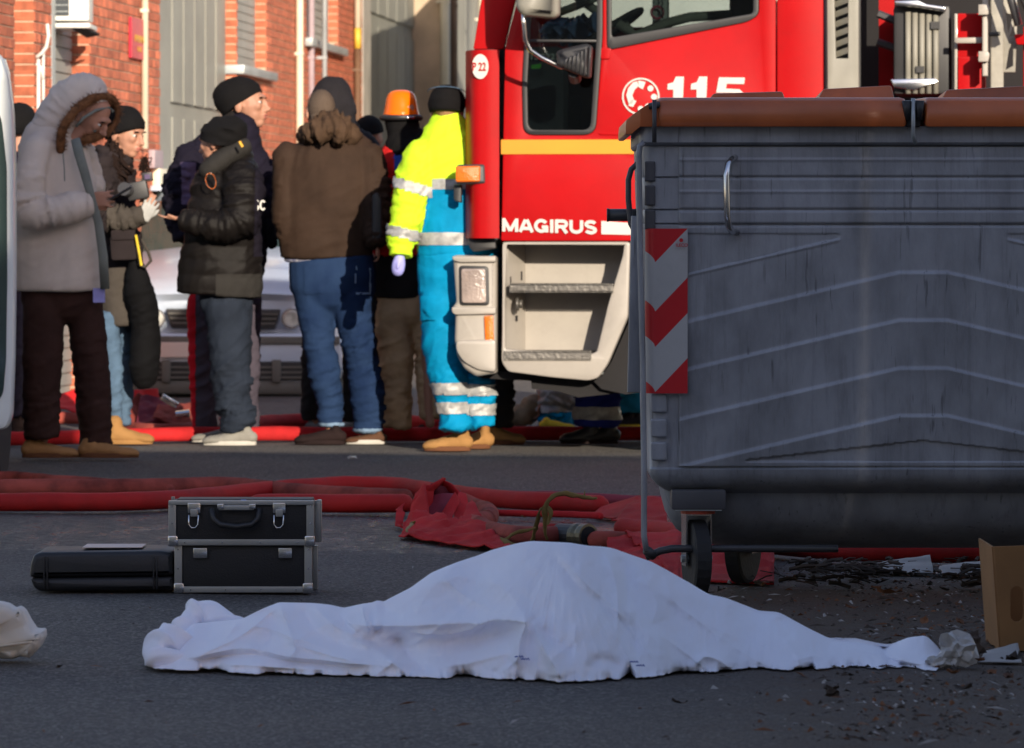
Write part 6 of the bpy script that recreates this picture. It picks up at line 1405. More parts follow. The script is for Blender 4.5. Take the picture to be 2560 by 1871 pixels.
        if shaft: tb([(Vector((x0 + sg * L * .20, y, H * .5)), H * .42 if 0 else L * .17, w_ * .95), (Vector((x0 + sg * L * .18, y, H * (.5 + shaft))), L * .17, w_ * .95)])
        else: tb([(Vector((x0 + sg * L * .2, y, H * .5)), L * .13, w_ * .9), (Vector((x0 + sg * L * .18, y, H * .8)), L * .11, w_ * .85)])
        o = link(name, x.mesh(), M[m], s.root); r = o.modifiers.new('r', 'REMESH'); r.mode = 'VOXEL'; r.voxel_size = .006
        m2 = bpy.data.meshes.new_from_object(o.evaluated_get(dgp())); o.modifiers.clear(); n_ = len(m2.vertices); co = np.empty(n_ * 3); m2.vertices.foreach_get('co', co); co = co.reshape(-1, 3)
        co[:, 2] = np.maximum(co[:, 2], .012) + .0015 * vn(co * 60); m2.vertices.foreach_set('co', co.ravel()); m2.update(); m2.shade_smooth(); m2.materials.clear(); m2.materials.append(M[m]); o.data = m2
        ow = MB(); n2 = 20; top_ = []; 
        for j in range(n2):
            a = 2 * math.pi * j / n2; u = .5 + .5 * math.cos(a); wk = (.92 + .2 * math.sin(math.pi * u)) * (abs(math.sin(a)) ** .7) * (1 if math.sin(a) >= 0 else -1); top_.append((x0 + sg * L * (-.01 + 1.02 * u), y + hd * u + w_ * 1.04 * wk))
        vs = [(a, b_, z) for z in (.001, sole_h) for a, b_ in top_]; ow.add(vs, [tuple(range(n2)), tuple(range(n2, 2 * n2))] + [(j, (j + 1) % n2, n2 + (j + 1) % n2, n2 + j) for j in range(n2)])
        so = ow.build('sole', M[sole], o, bevel=.004); 
        for k_ in range(4):   # laces
            a = .42 + k_ * .07; z = H * (.62 - k_ * .07) + .002; lx = x0 + sg * L * a; lb = MB(); lb.tube([(lx, y - w_ * .45, z - .004), (lx + sg * .006, y - w_ * .1, z + .012)], .0022, 5); lb.build('lace', M[sole], o)
        return o
# =================================================== man in the grey parka
p = Person(190, 1144, 'person in a pale grey hooded parka with fur trim looking down at a phone', depth=22.7); s1 = p
hd_ = p.head((228, 292, .0), 0, 118, 62, 34)
p.body([hd_], [dict(wpx=228, wpy=500, dd=-.10, ang=2, length=84, curl=.65, vert=1)],
       [[(222, 320, 0, 26), (180, 360, .02, 40), (150, 430, .02, 60, .6), (150, 600, .02, 66, .6), (140, 700, 0, 60, .6)], [(150, 690, 0, 50, .8), (110, 850, 0, 26), (110, 1100, 0, 22)], [(150, 690, 0, 50, .8), (215, 850, 0, 26), (235, 1100, 0, 22)], [(80, 400, -.05, 24), (82, 530, -.15, 22), (150, 520, -.14, 20), (232, 502, -.10, 17)], [(180, 380, .1, 30), (200, 480, .12, 20)]])
p.eyes()
jk = p.cloth('parka', [[(150, 320, .03, 44, 1, .3), (128, 355, .02, 82, .75, .6), (132, 430, .01, 94, .72, .9), (142, 520, 0, 102, .72, 1), (146, 620, 0, 110, .72, .8), (148, 700, 0, 112, .72, .5), (148, 728, 0, 112, .72, .3)],
      [(96, 372, -.09, 42, 1, .6), (84, 440, -.15, 44, 1, 1), (84, 505, -.18, 44, 1, 1.6), (104, 535, -.20, 42, 1, 1.6), (150, 528, -.20, 42, 1, 1.4), (196, 516, -.17, 38, 1, .9), (226, 508, -.14, 34, 1, .4)],
      [(190, 385, .16, 40, 1), (214, 450, .18, 38), (226, 490, .1, 32)]], 'parka', caps=[(True, False), (True, False), (True, False)], fold=.011, lo=2.0, hi=4.5, noise=.010, vox=.011)
p.cloth('hood', [[(122, 330, .02, 50, .9, .5), (150, 282, .02, 56, .9, .8), (186, 246, .02, 58, .9, .8), (222, 226, .01, 44, 1.0, .4), (244, 250, -.01, 30, 1.3, .2)]], 'parka', fold=.012, lo=3, hi=6, parent=jk)
# black solid standing for the shade inside the hood, and fur ring
c, Fv, Rv, U, k = p.hf
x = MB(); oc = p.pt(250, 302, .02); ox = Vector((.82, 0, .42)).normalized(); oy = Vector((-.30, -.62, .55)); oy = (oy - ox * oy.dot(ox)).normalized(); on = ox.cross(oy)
p.solids(x, [(p.pt(246, 296, .02), ox, on, oy, .085, .07, .045)]); hv = x.build('hood_shade', M['black_cloth'], jk, smooth=True)
def furring(pts, r, n_=1500, seed=3):
    rr = random.Random(seed); x = MB(); c_ = catmull([tuple(p.pt(a, b_, d_)) for a, b_, d_ in pts], 8)
    v, f = tube_geo([(Vector(q), r * .62, r * .62) for q in c_], 10, res=0); x.add(v, f)
    for k_ in range(n_):
        i = rr.randrange(len(c_) - 1); q = Vector(c_[i]) + (Vector(c_[i + 1]) - Vector(c_[i])) * rr.random(); t = (Vector(c_[i + 1]) - Vector(c_[i])).normalized()
        a = Vector((rr.gauss(0, 1), rr.gauss(0, 1), rr.gauss(0, 1))); a = (a - t * a.dot(t) * .6).normalized(); b_ = a.orthogonal().normalized() * .0022
        x.add([q + a * r * .45 + b_, q + a * r * .45 - b_, q + a * r * rr.uniform(.9, 1.45) + t * rr.uniform(-.01, .01)], [(0, 1, 2)])
    return x.build('fur_trim', M['fur'], jk)
furring([(156, 376, -.10), (160, 335, -.13), (178, 300, -.14), (206, 268, -.12), (240, 246, -.08), (270, 244, -.02), (286, 262, .04), (286, 296, .05), (270, 324, .02), (240, 344, -.04), (214, 352, -.06)], .034)
x = MB(); x.tube([p.pt(*q) for q in ((196, 318, -.12), (216, 296, -.13), (244, 278, -.10), (272, 270, -.04), (282, 276, 0), (268, 300, -.02), (238, 330, -.06))], .007, 8); x.build('hood_edge', M['parka_lining'], jk, smooth=True)
x = MB(); x.tube([p.pt(*q) for q in ((196, 350, -.16), (206, 385, -.18), (222, 440, -.18), (238, 500, -.17), (254, 560, -.16), (264, 640, -.14), (268, 722, -.12))], [.022, .024, .022, .018, .020, .022, .022], 10, flat=.5); x.build('placket', M['parka_lining'], jk, smooth=True)
x = MB(); x.tube([p.pt(168, 385, -.22), p.pt(172, 420, -.23), p.pt(173, 455, -.23)], .003, 6); x.build('drawcord', M['parka_lining'], jk)
p.patch('hem', jk, 'parka', lambda a, b_, n_, c_: 715 < b_ < 735, .004)
p.patch('cuff', jk, 'parka', lambda a, b_, n_, c_: 218 < a < 236 and 470 < b_ < 545 and c_.y < p.d, .004)
tr_ = p.cloth('trousers', [[(150, 700, 0, 98, .62, .2), (146, 760, 0, 95, .6, .5)], [(110, 760, -.02, 52, 1.1, .6), (108, 880, -.02, 51, 1, .8), (104, 1000, -.02, 48, 1, 1.2), (106, 1095, -.02, 45, 1, 1.5)], [(208, 760, .04, 47, 1.1, .6), (222, 880, .04, 46, 1, .8), (232, 1000, .03, 43, 1, 1.2), (238, 1112, .02, 42, 1, 1.4)]], 'brown_trousers', caps=[(False, True), (True, False), (True, False)], fold=.009)
p.shoe(56, 196, 1145, 48, 'dark_tan_boot', 'boot_sole', shaft=.2, name='boot'); p.shoe(198, 346, 1146, 48, 'dark_tan_boot', 'boot_sole', dd=.04, shaft=.2, name='boot')
x = MB(); x.obox(p.pt(252, 738, -.1), Vector((1, 0, 0)), Vector((0, 1, 0)), UZ, .028, .002, .034); x.build('paper_slip', M['glove'], p.root)
ph = MB(); ph.obox(p.pt(306, 484, -.10), Vector((.86, 0, .5)), Vector((0, .9, 0)), Vector((-.5, 0, .86)), .058, .034, .005); ph.build('mobile_phone', M['black_plastic'], bevel=.003, label='dark mobile phone held in the hand of the person in the parka', category='phone')
# =================================================== woman with the camera
p = Person(310, 1109, 'woman in a black beanie and dark coat holding a black camera with a white glove')
hd_ = p.head((312, 336, 0), 0, 112, 62, 10)
p.body([hd_], [dict(wpx=364, wpy=528, dd=-.16, ang=70, length=70, curl=.8, vert=1)], [[(300, 360, 0, 24), (285, 420, 0, 50, .6), (290, 600, 0, 50, .6), (290, 780, 0, 48, .6)], [(280, 770, 0, 28), (290, 1060, 0, 18)], [(310, 770, .1, 28), (305, 1060, .12, 18)], [(262, 430, 0, 22), (260, 520, -.1, 20), (320, 545, -.14, 18), (364, 530, -.16, 14)]])
p.eyes(); p.cap('black_knit', tilt=26, cut=-.035, rf=.120, rr=.097, ru=.116)
rr = random.Random(5); x = MB()
for k_ in range(46):
    a = rr.uniform(0, 1); sx0 = 274 + 34 * rr.random(); sy0 = 348 + 34 * rr.random(); pts_ = []
    for j in range(8): pts_.append(p.pt(sx0 + j * rr.uniform(0, 4.5) * (j > 2) + 5 * math.sin(j * 1.3 + a * 6), sy0 + j * 13 + rr.uniform(-3, 3), -.06 + .10 * a + .02 * math.sin(j + a * 5)))
    x.tube(pts_, [.011, .012, .011, .010, .009, .008, .006, .003], 6)
x.build('hair', M['hair_dark'], p.root, smooth=True)
x = MB()
for k_ in range(30):
    a = rr.random(); q0 = (348 + 10 * rr.random(), 392 + 30 * rr.random()); x.tube([p.pt(q0[0] + j * 4 * rr.random() + 8 * math.sin(j * 1.1 + a * 7), q0[1] + j * 9 * rr.uniform(-.3, 1.1), .06 + .02 * a) for j in range(6)], .0022, 4)
x.build('loose_curls', M['hair_dark'], p.root)
jk = p.cloth('coat', [[(296, 384, .04, 42, 1, .4), (276, 420, .03, 62, .75, 1), (282, 500, .03, 62, .75, 1), (290, 580, .03, 58, .8, 1), (300, 660, .03, 54, .85, .6), (302, 740, .03, 56, .85, .5), (304, 814, .03, 58, .85, .4)], [(256, 420, -.06, 36, 1, 1), (256, 480, -.10, 36, 1, 1.4), (268, 530, -.14, 34, 1, 1.6), (310, 548, -.17, 30, 1, 1.3), (366, 540, -.18, 24, 1, .6)]], 'dark_coat', caps=[(True, False), (True, False)], fold=.022, lo=3, hi=8)
p.patch('coat_skirt', jk, 'coat_grey', lambda a, b_, n_, c_: b_ > 672, .004); p.patch('forearm_panel', jk, 'coat_grey', lambda a, b_, n_, c_: 268 < a < 372 and 515 < b_ < 575 and c_.y < p.d - .1, .003)
part('pocket', [rc([(274, 590), (338, 588), (342, 650), (278, 652)], 8)], p.d - .19, .03, 'dark_coat', jk, bevel=.008); part('pocket_flap', [rc([(276, 576), (338, 574), (338, 600), (278, 602)], 6)], p.d - .2, .02, 'dark_coat', jk, bevel=.006)
p.cloth('jeans', [[(270, 800, -.02, 30, 1, .5), (281, 900, -.02, 24, 1, 1), (288, 980, -.02, 19, 1, 1.4), (291, 1066, -.02, 18, 1, 1.6)], [(318, 800, .12, 30, 1, .5), (312, 900, .12, 22, 1, 1), (306, 1066, .12, 18, 1, 1.4)]], 'light_jeans', caps=[(True, False)] * 2, fold=.012, hi=16)
p.shoe(266, 382, 1111, 50, 'tan_boot', 'tan_boot', shaft=.6, name='boot'); p.shoe(258, 352, 1106, 44, 'tan_boot', 'boot_sole', dd=.3, shaft=.6, name='boot')
bag = p.cloth('shoulder_bag', [[(342, 650, -.12, 16, 1.2, .4), (352, 720, -.10, 36, 1.2, .6), (366, 800, -.08, 36, 1.2, .6), (364, 900, -.08, 38, 1.2, .6), (362, 940, -.06, 34, 1.2, .4)]], 'black_cloth', fold=.014, parent=p.root)
x = MB(); x.tube([p.pt(348, 588, -.22), p.pt(356, 630, -.22), p.pt(362, 664, -.22)], .006, 6, flat=.5); x.build('strap', M['yellow_sole'], p.root)
x = MB(); x.tube([p.pt(362, 600, -.2), p.pt(378, 630, -.2), p.pt(384, 652, -.18), p.pt(370, 668, -.18), p.pt(352, 660, -.18)], .008, 6); x.build('strap', M['coat_grey'], p.root, smooth=True)
cam_b = empty('camera_body', p.pt(356, 476, -.2), 'black camera with flash held up by the woman in the beanie', 'camera')
x = MB(); x.obox(p.pt(352, 478, -.2), Vector((.94, 0, .2)).normalized(), Vector((0, 1, 0)), Vector((-.2, 0, .94)).normalized(), .052, .04, .045); x.build('casing', M['black_plastic'], cam_b, bevel=.01)
x = MB(); x.tube([p.pt(330, 478, -.24), p.pt(322, 474, -.30)], [.032, .034], 16); x.build('lens', M['dark_plastic'], cam_b)
x = MB(); x.obox(p.pt(376, 444, -.2), Vector((.96, 0, .1)).normalized(), Vector((0, 1, 0)), Vector((-.1, 0, .96)).normalized(), .026, .03, .022); x.build('flash', M['black_plastic'], cam_b, bevel=.004)
x = MB(); x.obox(p.pt(377, 444, -.235), Vector((.96, 0, .1)).normalized(), Vector((0, 1, 0)), Vector((-.1, 0, .96)).normalized(), .014, .003, .012); x.build('screen', M['lilac_sheen'], cam_b)
gl_ = MB(); p.hand(gl_, 366, 548, -.2, 64, 74, curl=.7, vert=1); gl = link('glove', gl_.mesh(), M['white_glove'], p.root, smooth=True); r_ = gl.modifiers.new('r', 'REMESH'); r_.mode = 'VOXEL'; r_.voxel_size = .005; r_.use_smooth_shade = True
# =================================================== uniformed man behind (profile to the right)
p = Person(575, 1096, 'man in a black beanie and navy jacket with red striped trousers looking right')
hd_ = p.head((612, 262, 0), 0, 122, 78, -4)
p.body([hd_], [], [[(590, 300, 0, 26), (570, 380, 0, 60, .6), (570, 600, 0, 60, .6), (560, 720, 0, 56, .6)], [(520, 700, 0, 34), (515, 1070, 0, 22)], [(610, 700, 0, 34), (615, 1070, 0, 22)]]); p.eyes()
p.cap('black_knit', tilt=30, cut=-.035, rf=.118, rr=.095, ru=.122, slouch=.03, back=.014)
jk = p.cloth('jacket', [[(604, 312, 0, 44, 1, .5), (580, 380, 0, 100, .6, .6), (570, 460, 0, 112, .6, .8), (570, 560, 0, 106, .6, .8), (560, 680, 0, 100, .6, .5)], [(478, 398, -.04, 42, 1, 1), (455, 460, -.06, 40, 1, 1.4), (458, 540, -.08, 40, 1, 1.2), (470, 600, -.1, 34, 1)], [(660, 420, 0, 32, 1, 1), (672, 480, 0, 30, 1, 1.2), (670, 600, 0, 26, 1, 1)]], 'navy', caps=[(True, False), (True, False), (True, False)], fold=.02, lo=3, hi=7)
p.patch('sleeve_sheen', jk, 'lilac_sheen', lambda a, b_, n_, c_: 452 < a < 490 and 405 < b_ < 512 and c_.y < p.d, .003)  # purple sheen of the sleeve put into the colour
p.cloth('collar', [[(590, 300, .02, 38, 1, .8), (600, 340, .02, 48, 1, .8), (610, 372, 0, 50, 1, .4)]], 'uniform_black', fold=.012, parent=jk)
p.cloth('belt_pouch', [[(672, 560, -.05, 14, 1), (682, 610, -.05, 17, 1)]], 'black_cloth', parent=jk)
tr_ = p.cloth('trousers', [[(560, 680, 0, 86, .55, .3), (560, 740, 0, 84, .55, .4)], [(506, 750, 0, 38, 1, .6), (508, 900, 0, 36, 1, .8), (512, 1000, 0, 32, 1, 1), (514, 1078, 0, 32, 1, 1.2)], [(612, 740, 0, 44, 1, .5), (622, 850, 0, 30, 1, .6), (620, 960, 0, 28, 1, .8), (618, 1078, 0, 28, 1, 1)]], 'grey_trousers', caps=[(False, True), (True, False), (True, False)], fold=.014)
p.patch('side_stripe', tr_, 'stripe_red', lambda a, b_, n_, c_: a < 489 and b_ > 700, .003)
p.shoe(540, 486, 1096, 36, 'dark_shoe', 'dark_shoe'); p.shoe(640, 590, 1096, 36, 'dark_shoe', 'dark_shoe')
# =================================================== man in the black puffer jacket
p = Person(570, 1113, 'man in a black quilted jacket and slouchy beanie holding out an open palm')
hd_ = p.head((546, 356, 0), 0, 110, -118, 8)
p.body([hd_], [dict(wpx=456, wpy=548, dd=-.12, ang=174, length=66, curl=.15, spread=2)], [[(560, 380, 0, 26), (568, 440, 0, 60, .6), (568, 600, 0, 60, .6), (565, 740, 0, 56, .6)], [(560, 730, 0, 34), (590, 1070, 0, 20)], [(590, 730, .08, 34), (600, 1070, .1, 20)], [(600, 470, -.08, 26), (606, 560, -.14, 24), (540, 560, -.16, 20), (458, 548, -.12, 14)]], vox=.006)
p.cap('black_knit', tilt=22, cut=-.045, rf=.128, rr=.108, ru=.118, slouch=.05, back=.025, fold=.016)
jk = p.cloth('quilted_jacket', [[(578, 394, .02, 56, .9, .5), (574, 440, .01, 82, .75, .8), (560, 520, 0, 92, .75, 1), (556, 600, 0, 98, .75, .8), (550, 680, 0, 106, .72, .6), (546, 738, 0, 106, .7, .4)], [(606, 448, -.08, 50, 1, 1), (612, 500, -.14, 50, 1, 1.2), (604, 550, -.17, 46, 1, 1.4), (560, 566, -.19, 40, 1, 1.2), (510, 558, -.18, 34, 1, 1), (462, 550, -.15, 28, 1, .6)]], 'puffer', caps=[(True, False), (True, False)], fold=.012, lo=3, hi=8, puff=(.075, .009))
p.patch('vest_panel', jk, 'puffer_vest', lambda a, b_, n_, c_: a > 638 - (b_ - 400) * .02 and 420 < b_ < 640, .003)
p.patch('hem_band', jk, 'collar_grey', lambda a, b_, n_, c_: 684 < b_ < 742 and a > 540, .004)
p.cloth('collar', [[(520, 428, -.06, 24, 1.4, .4), (560, 400, -.04, 28, 1.7, .5), (600, 372, 0, 28, 1.8, .5)]], 'collar_grey', fold=.008, parent=jk)
x = MB(); x.tube([p.pt(604, 356, -.2), p.pt(612, 370, -.2)], .007, 6); x.build('zip_pull', M['sign_yellow'], jk)
bd_ = part('badge', [[(527 + 13 * math.cos(a) + 3 * math.sin(a), 453 + 20 * math.sin(a)) for a in np.linspace(0, 6.28, 25)[:-1]], [(527 + 12.2 * math.cos(a) + 2.8 * math.sin(a), 453 + 19 * math.sin(a)) for a in np.linspace(0, 6.28, 25)[:-1]]], p.d - .2, .012, 'amber', jk, bevel=0)
stroke_text2 = None
tr_ = p.cloth('trousers', [[(566, 712, 0, 68, .65, .3), (566, 770, 0, 66, .65, .5)], [(566, 760, -.02, 54, 1, .6), (572, 860, -.02, 54, 1, 1), (578, 950, -.02, 50, 1, 1.6), (590, 1030, -.02, 44, 1, 1.8), (593, 1082, -.02, 40, 1, 1.6)], [(580, 760, .1, 48, 1, .6), (585, 1080, .1, 38, 1, 1.4)]], 'slate_trousers', caps=[(False, True), (True, False), (True, False)], fold=.014, lo=2.6, hi=8)
p.shoe(640, 508, 1114, 46, 'sneaker', 'sneaker_sole', name='sneaker'); p.shoe(600, 480, 1108, 40, 'sneaker', 'sneaker_sole', dd=.1, name='sneaker')
GL['C'] = (.95, [arc(.5, .5, .38, .40, -40, -320, 20)])
stroke_text('SC', 634, 664, 500, 27, p.d - .215, 4.5, 'decal_white', jk)
# =================================================== person behind with grey hood
p = Person(845, 1084, 'person in a grey hooded jacket standing behind the man in the brown jacket')
hd_ = p.head((826, 272, 0), 0, 108, 150, 0)
p.body([hd_], [dict(wpx=935, wpy=640, dd=-.3, ang=-70, length=56, curl=.7)], [[(830, 300, 0, 26), (850, 400, 0, 70, .6), (850, 700, 0, 64, .6)], [(810, 700, 0, 34), (790, 1050, 0, 22)], [(880, 700, 0, 34), (890, 1050, 0, 22)], [(925, 400, -.05, 26), (955, 520, -.1, 20), (936, 640, -.3, 14)]])
jk = p.cloth('hooded_jacket', [[(830, 236, 0, 52, 1, .2), (828, 270, 0, 62, 1, .3), (836, 330, 0, 64, 1, .4), (850, 390, 0, 108, .65, .6), (856, 500, 0, 116, .6, .6), (856, 640, 0, 104, .6, .4)], [(934, 400, -.05, 38, 1, .8), (958, 480, -.08, 34, 1, 1), (958, 560, -.12, 30, 1, 1.2), (944, 630, -.25, 22, 1, .8)]], 'grey_jacket', caps=[(True, False), (True, False)], fold=.014)
p.cloth('trousers', [[(850, 630, 0, 86, .6, .3), (850, 700, 0, 84, .6, .4)], [(800, 700, 0, 42, 1, .6), (785, 880, 0, 32, 1, 1), (782, 1050, 0, 28, 1, 1)], [(885, 700, 0, 42, 1), (890, 880, 0, 34, 1), (888, 1054, 0, 28, 1)]], 'uniform_black', caps=[(False, True), (True, False), (True, False)])
p.shoe(806, 726, 1068, 44, 'sneaker', 'sneaker_sole', name='sneaker'); p.shoe(905, 850, 1078, 40, 'sneaker', 'sneaker_sole', name='sneaker')
# =================================================== man in the brown jacket
p = Person(830, 1111, 'man in a brown hooded jacket and blue jeans with his back to the camera')
hd_ = p.head((802, 282, 0), 0, 108, 190, 6)
p.body([hd_], [dict(wpx=944, wpy=610, dd=-.1, ang=-80, length=60, curl=.8)], [[(806, 310, 0, 26), (820, 400, 0, 76, .6), (820, 640, 0, 66, .6)], [(790, 640, 0, 34), (825, 1070, 0, 22)], [(870, 640, 0, 34), (920, 1070, 0, 22)]])
c, Fv, Rv, U, k = p.hf
x = MB(); p.solids(x, [(c + U * .022 * k - Fv * .022 * k, Fv, Rv, U, .096 * k, .077 * k, .104 * k), (c - Fv * .05 * k - U * .03 * k, Fv, Rv, U, .052 * k, .066 * k, .07 * k)]); me = x.mesh(); hr = link('hair', me, M['hair_grey'], p.root, smooth=True)
jk = p.cloth('jacket', [[(812, 340, .01, 66, .8, .5), (818, 372, .01, 112, .6, .6), (822, 440, 0, 126, .58, .5), (820, 520, 0, 126, .56, .4), (816, 600, 0, 118, .56, .5), (816, 646, 0, 112, .56, .5)], [(722, 392, -.02, 38, 1, .8), (718, 470, -.02, 38, 1, .8), (722, 560, -.02, 36, 1, 1), (728, 640, .02, 28, 1, 1)], [(922, 392, -.02, 40, 1, 1), (936, 470, -.04, 40, 1, 1.4), (942, 530, -.07, 36, 1, 1.8), (940, 590, -.12, 28, 1, 1.2), (944, 614, -.14, 22, 1, .6)]], 'brown_jacket', caps=[(True, False), (True, False), (True, False)], fold=.013, lo=2.4, hi=6, noise=.008)
p.cloth('hood', [[(770, 340, -.04, 22, 1.2, 1), (800, 330, -.13, 26, 1, 1.6), (840, 324, -.15, 34, 1, 1.8), (870, 336, -.08, 28, 1.1, 1.4)], [(800, 302, -.10, 12, 1, 1), (826, 300, -.13, 18, 1, 1.6), (856, 306, -.11, 22, 1, 1.6)]], 'brown_hood', fold=.024, lo=4, hi=12, parent=jk)
p.cloth('shirt_hem', [[(816, 630, 0, 108, .5, .1), (816, 656, 0, 106, .5, .2)]], 'plaid', caps=[(False, False)], fold=.004)
tr_ = p.cloth('jeans', [[(828, 645, 0, 106, .58, .2), (832, 690, 0, 108, .62, .4), (832, 728, 0, 106, .62, .5)], [(784, 740, 0, 50, 1, .5), (794, 830, -.01, 42, 1, .7), (808, 920, 0, 39, 1, .9), (826, 1000, .01, 33, 1, 1), (829, 1068, .01, 32, 1, 1.2)], [(880, 740, -.01, 54, 1, .5), (892, 830, -.02, 44, 1, 1), (908, 920, 0, 40, 1, 1), (920, 1010, .01, 42, 1, .9), (922, 1080, .01, 34, 1, 1.2)]], 'jeans', caps=[(False, True), (True, False), (True, False)], fold=.012, lo=3, hi=9)
p.patch('turn_up', tr_, 'jeans_pale', lambda a, b_, n_, c_: (a < 868 and b_ > 1058) or (a >= 868 and b_ > 1072), .004)
p.patch('pocket', tr_, 'jeans_pale', lambda a, b_, n_, c_: 888 < a < 926 and 668 < b_ < 735 and n_.y < -.2 and (a < 891 or a > 923 or b_ > 731), .003)
p.patch('back_pocket', tr_, 'jeans', lambda a, b_, n_, c_: 760 < a < 806 and 668 < b_ < 735 and n_.y < -.2, .004)
p.shoe(862, 738, 1112, 46, 'dark_shoe', 'dark_shoe'); p.shoe(966, 864, 1111, 34, 'shoe_toe', 'sneaker_sole')
me = slab([rc([(930, 488), (944, 480), (954, 500), (955, 590), (944, 602), (930, 598)], 6)], p.d - .18, .05, .006); me.shade_smooth(); fo = link('folder', me, M['black_plastic'], None, label='black folder clamped under the right arm of the man in the brown jacket', category='folder')
# =================================================== half hidden head
p = Person(930, 1070, 'person in a dark cap of whom only the ear side shows beside the orange helmet')
hd_ = p.head((924, 346, 0), 0, 92, 150, 0); p.body([hd_], [], [[(924, 380, 0, 22), (920, 460, 0, 50, .6), (920, 620, 0, 50, .6)], [(905, 620, 0, 28), (900, 1040, 0, 18)], [(935, 620, 0, 28), (940, 1040, 0, 18)]]); p.cap('black_knit', tilt=10, cut=-.0)
p.cloth('coat', [[(922, 390, 0, 40, 1), (920, 430, 0, 60, .6), (920, 640, 0, 56, .6)]], 'uniform_black', caps=[(True, False)]); p.cloth('trousers', [[(908, 640, 0, 34, 1), (902, 1040, 0, 26, 1)], [(936, 640, 0, 34, 1), (940, 1040, 0, 26, 1)]], 'uniform_black'); p.shoe(930, 885, 1070, 34, 'dark_shoe', 'dark_shoe'); p.shoe(960, 915, 1070, 34, 'dark_shoe', 'dark_shoe')
# =================================================== rescue worker in the orange helmet
p = Person(1000, 1086, 'rescue worker in an orange helmet, dark balaclava and red jacket, facing away', depth=24.4)
hd_ = p.head((1003, 296, 0), 0, 112, 200, 4)
p.body([hd_], [], [[(1003, 330, 0, 26), (1010, 420, 0, 64, .6), (1010, 740, 0, 60, .6)], [(985, 740, 0, 34), (985, 1060, 0, 22)], [(1060, 740, 0, 30), (1075, 1060, 0, 22)]])
p.cloth('balaclava', [[(1003, 268, 0, 40, 1, .2), (1004, 300, 0, 43, 1, .3), (1008, 332, 0, 44, 1, .6), (1020, 368, -.01, 64, .8, 1), (1040, 410, -.02, 56, .8, 1)]], 'black_knit', fold=.012)
# helmet shell
c, Fv, Rv, U, k = p.hf; hc_ = p.pt(1003, 262, 0); x = MB(); vs = []; prof = [(0, 37), (.35, 36), (.6, 33), (.78, 26), (.9, 14), (.98, -2), (1.06, -18), (1.20, -31)]
for (rr_, zz_) in prof:
    for j in range(36):
        a = 2 * math.pi * j / 36; q = hc_ + Vector((math.cos(a) * 42 * rr_, math.sin(a) * 50 * rr_, 0)) / p.s; dip = 8 * max(0, abs(math.cos(a)) - .5) * (1 if zz_ < 0 else 0)
        vs.append(q + UZ * ((zz_ - dip) / p.s))
x.add(vs, [(i * 36 + j, (i + 1) * 36 + j, (i + 1) * 36 + (j + 1) % 36, i * 36 + (j + 1) % 36) for i in range(len(prof) - 1) for j in range(36)] + [tuple(range(36))]); me = x.mesh(); me.shade_smooth(); hm = link('helmet', me, M['helmet'], p.root); hm.modifiers.new('t', 'SOLIDIFY').thickness = .004
x = MB(); x.tube([hc_ + Vector((math.cos(a) * 47, math.sin(a) * 53, -33)) / p.s for a in np.linspace(0, 2 * math.pi, 33)], .016, 8); x.build('goggle_strap', M['chrome'], p.root, smooth=True) if 0 else x.build('goggle_strap', M['black_plastic'], p.root, smooth=True)
x = MB(); x.tube([hc_ + Vector((math.cos(a) * 49, math.sin(a) * 56, -34)) / p.s for a in np.linspace(R(285), R(310), 5)], .012, 8); x.build('goggle_buckle', M['chrome'], p.root, smooth=True)
jk = p.cloth('jacket', [[(1010, 372, .01, 56, .8, .4), (1012, 420, 0, 84, .6, .8), (1010, 520, 0, 80, .6, .8), (1006, 640, 0, 72, .6, .5)], [(972, 420, -.02, 30, 1, 1), (962, 520, -.04, 28, 1, 1), (966, 620, -.08, 26, 1, 1)]], 'red_jacket', caps=[(True, False)] * 2, fold=.014)
p.patch('blue_panel', jk, 'blue_patch', lambda a, b_, n_, c_: 984 < a < 1010 and 386 < b_ < 432 and n_.y < 0, .004); p.patch('reflective_band', jk, 'reflective', lambda a, b_, n_, c_: 588 < b_ < 606, .003)
p.cloth('lower_jacket', [[(1000, 640, 0, 66, .65, .3), (1000, 700, 0, 66, .65, .4), (998, 748, 0, 64, .65, .4)]], 'uniform_black', caps=[(False, False)])
p.cloth('trousers', [[(1004, 730, 0, 62, .6, .3), (1004, 790, 0, 62, .6, .3)], [(983, 780, 0, 46, 1, .6), (988, 880, 0, 42, 1, 1), (992, 980, 0, 38, 1, 1.2), (990, 1066, 0, 32, 1, 1.4)], [(1056, 780, .05, 40, 1, .6), (1072, 900, .05, 34, 1, 1), (1076, 1046, .05, 28, 1, 1)]], 'beige_trousers', caps=[(False, True), (True, False), (True, False)], fold=.016)
p.shoe(1010, 960, 1086, 34, 'dark_shoe', 'dark_shoe', name='boot'); p.shoe(1096, 1046, 1080, 34, 'dark_shoe', 'dark_shoe', name='boot')
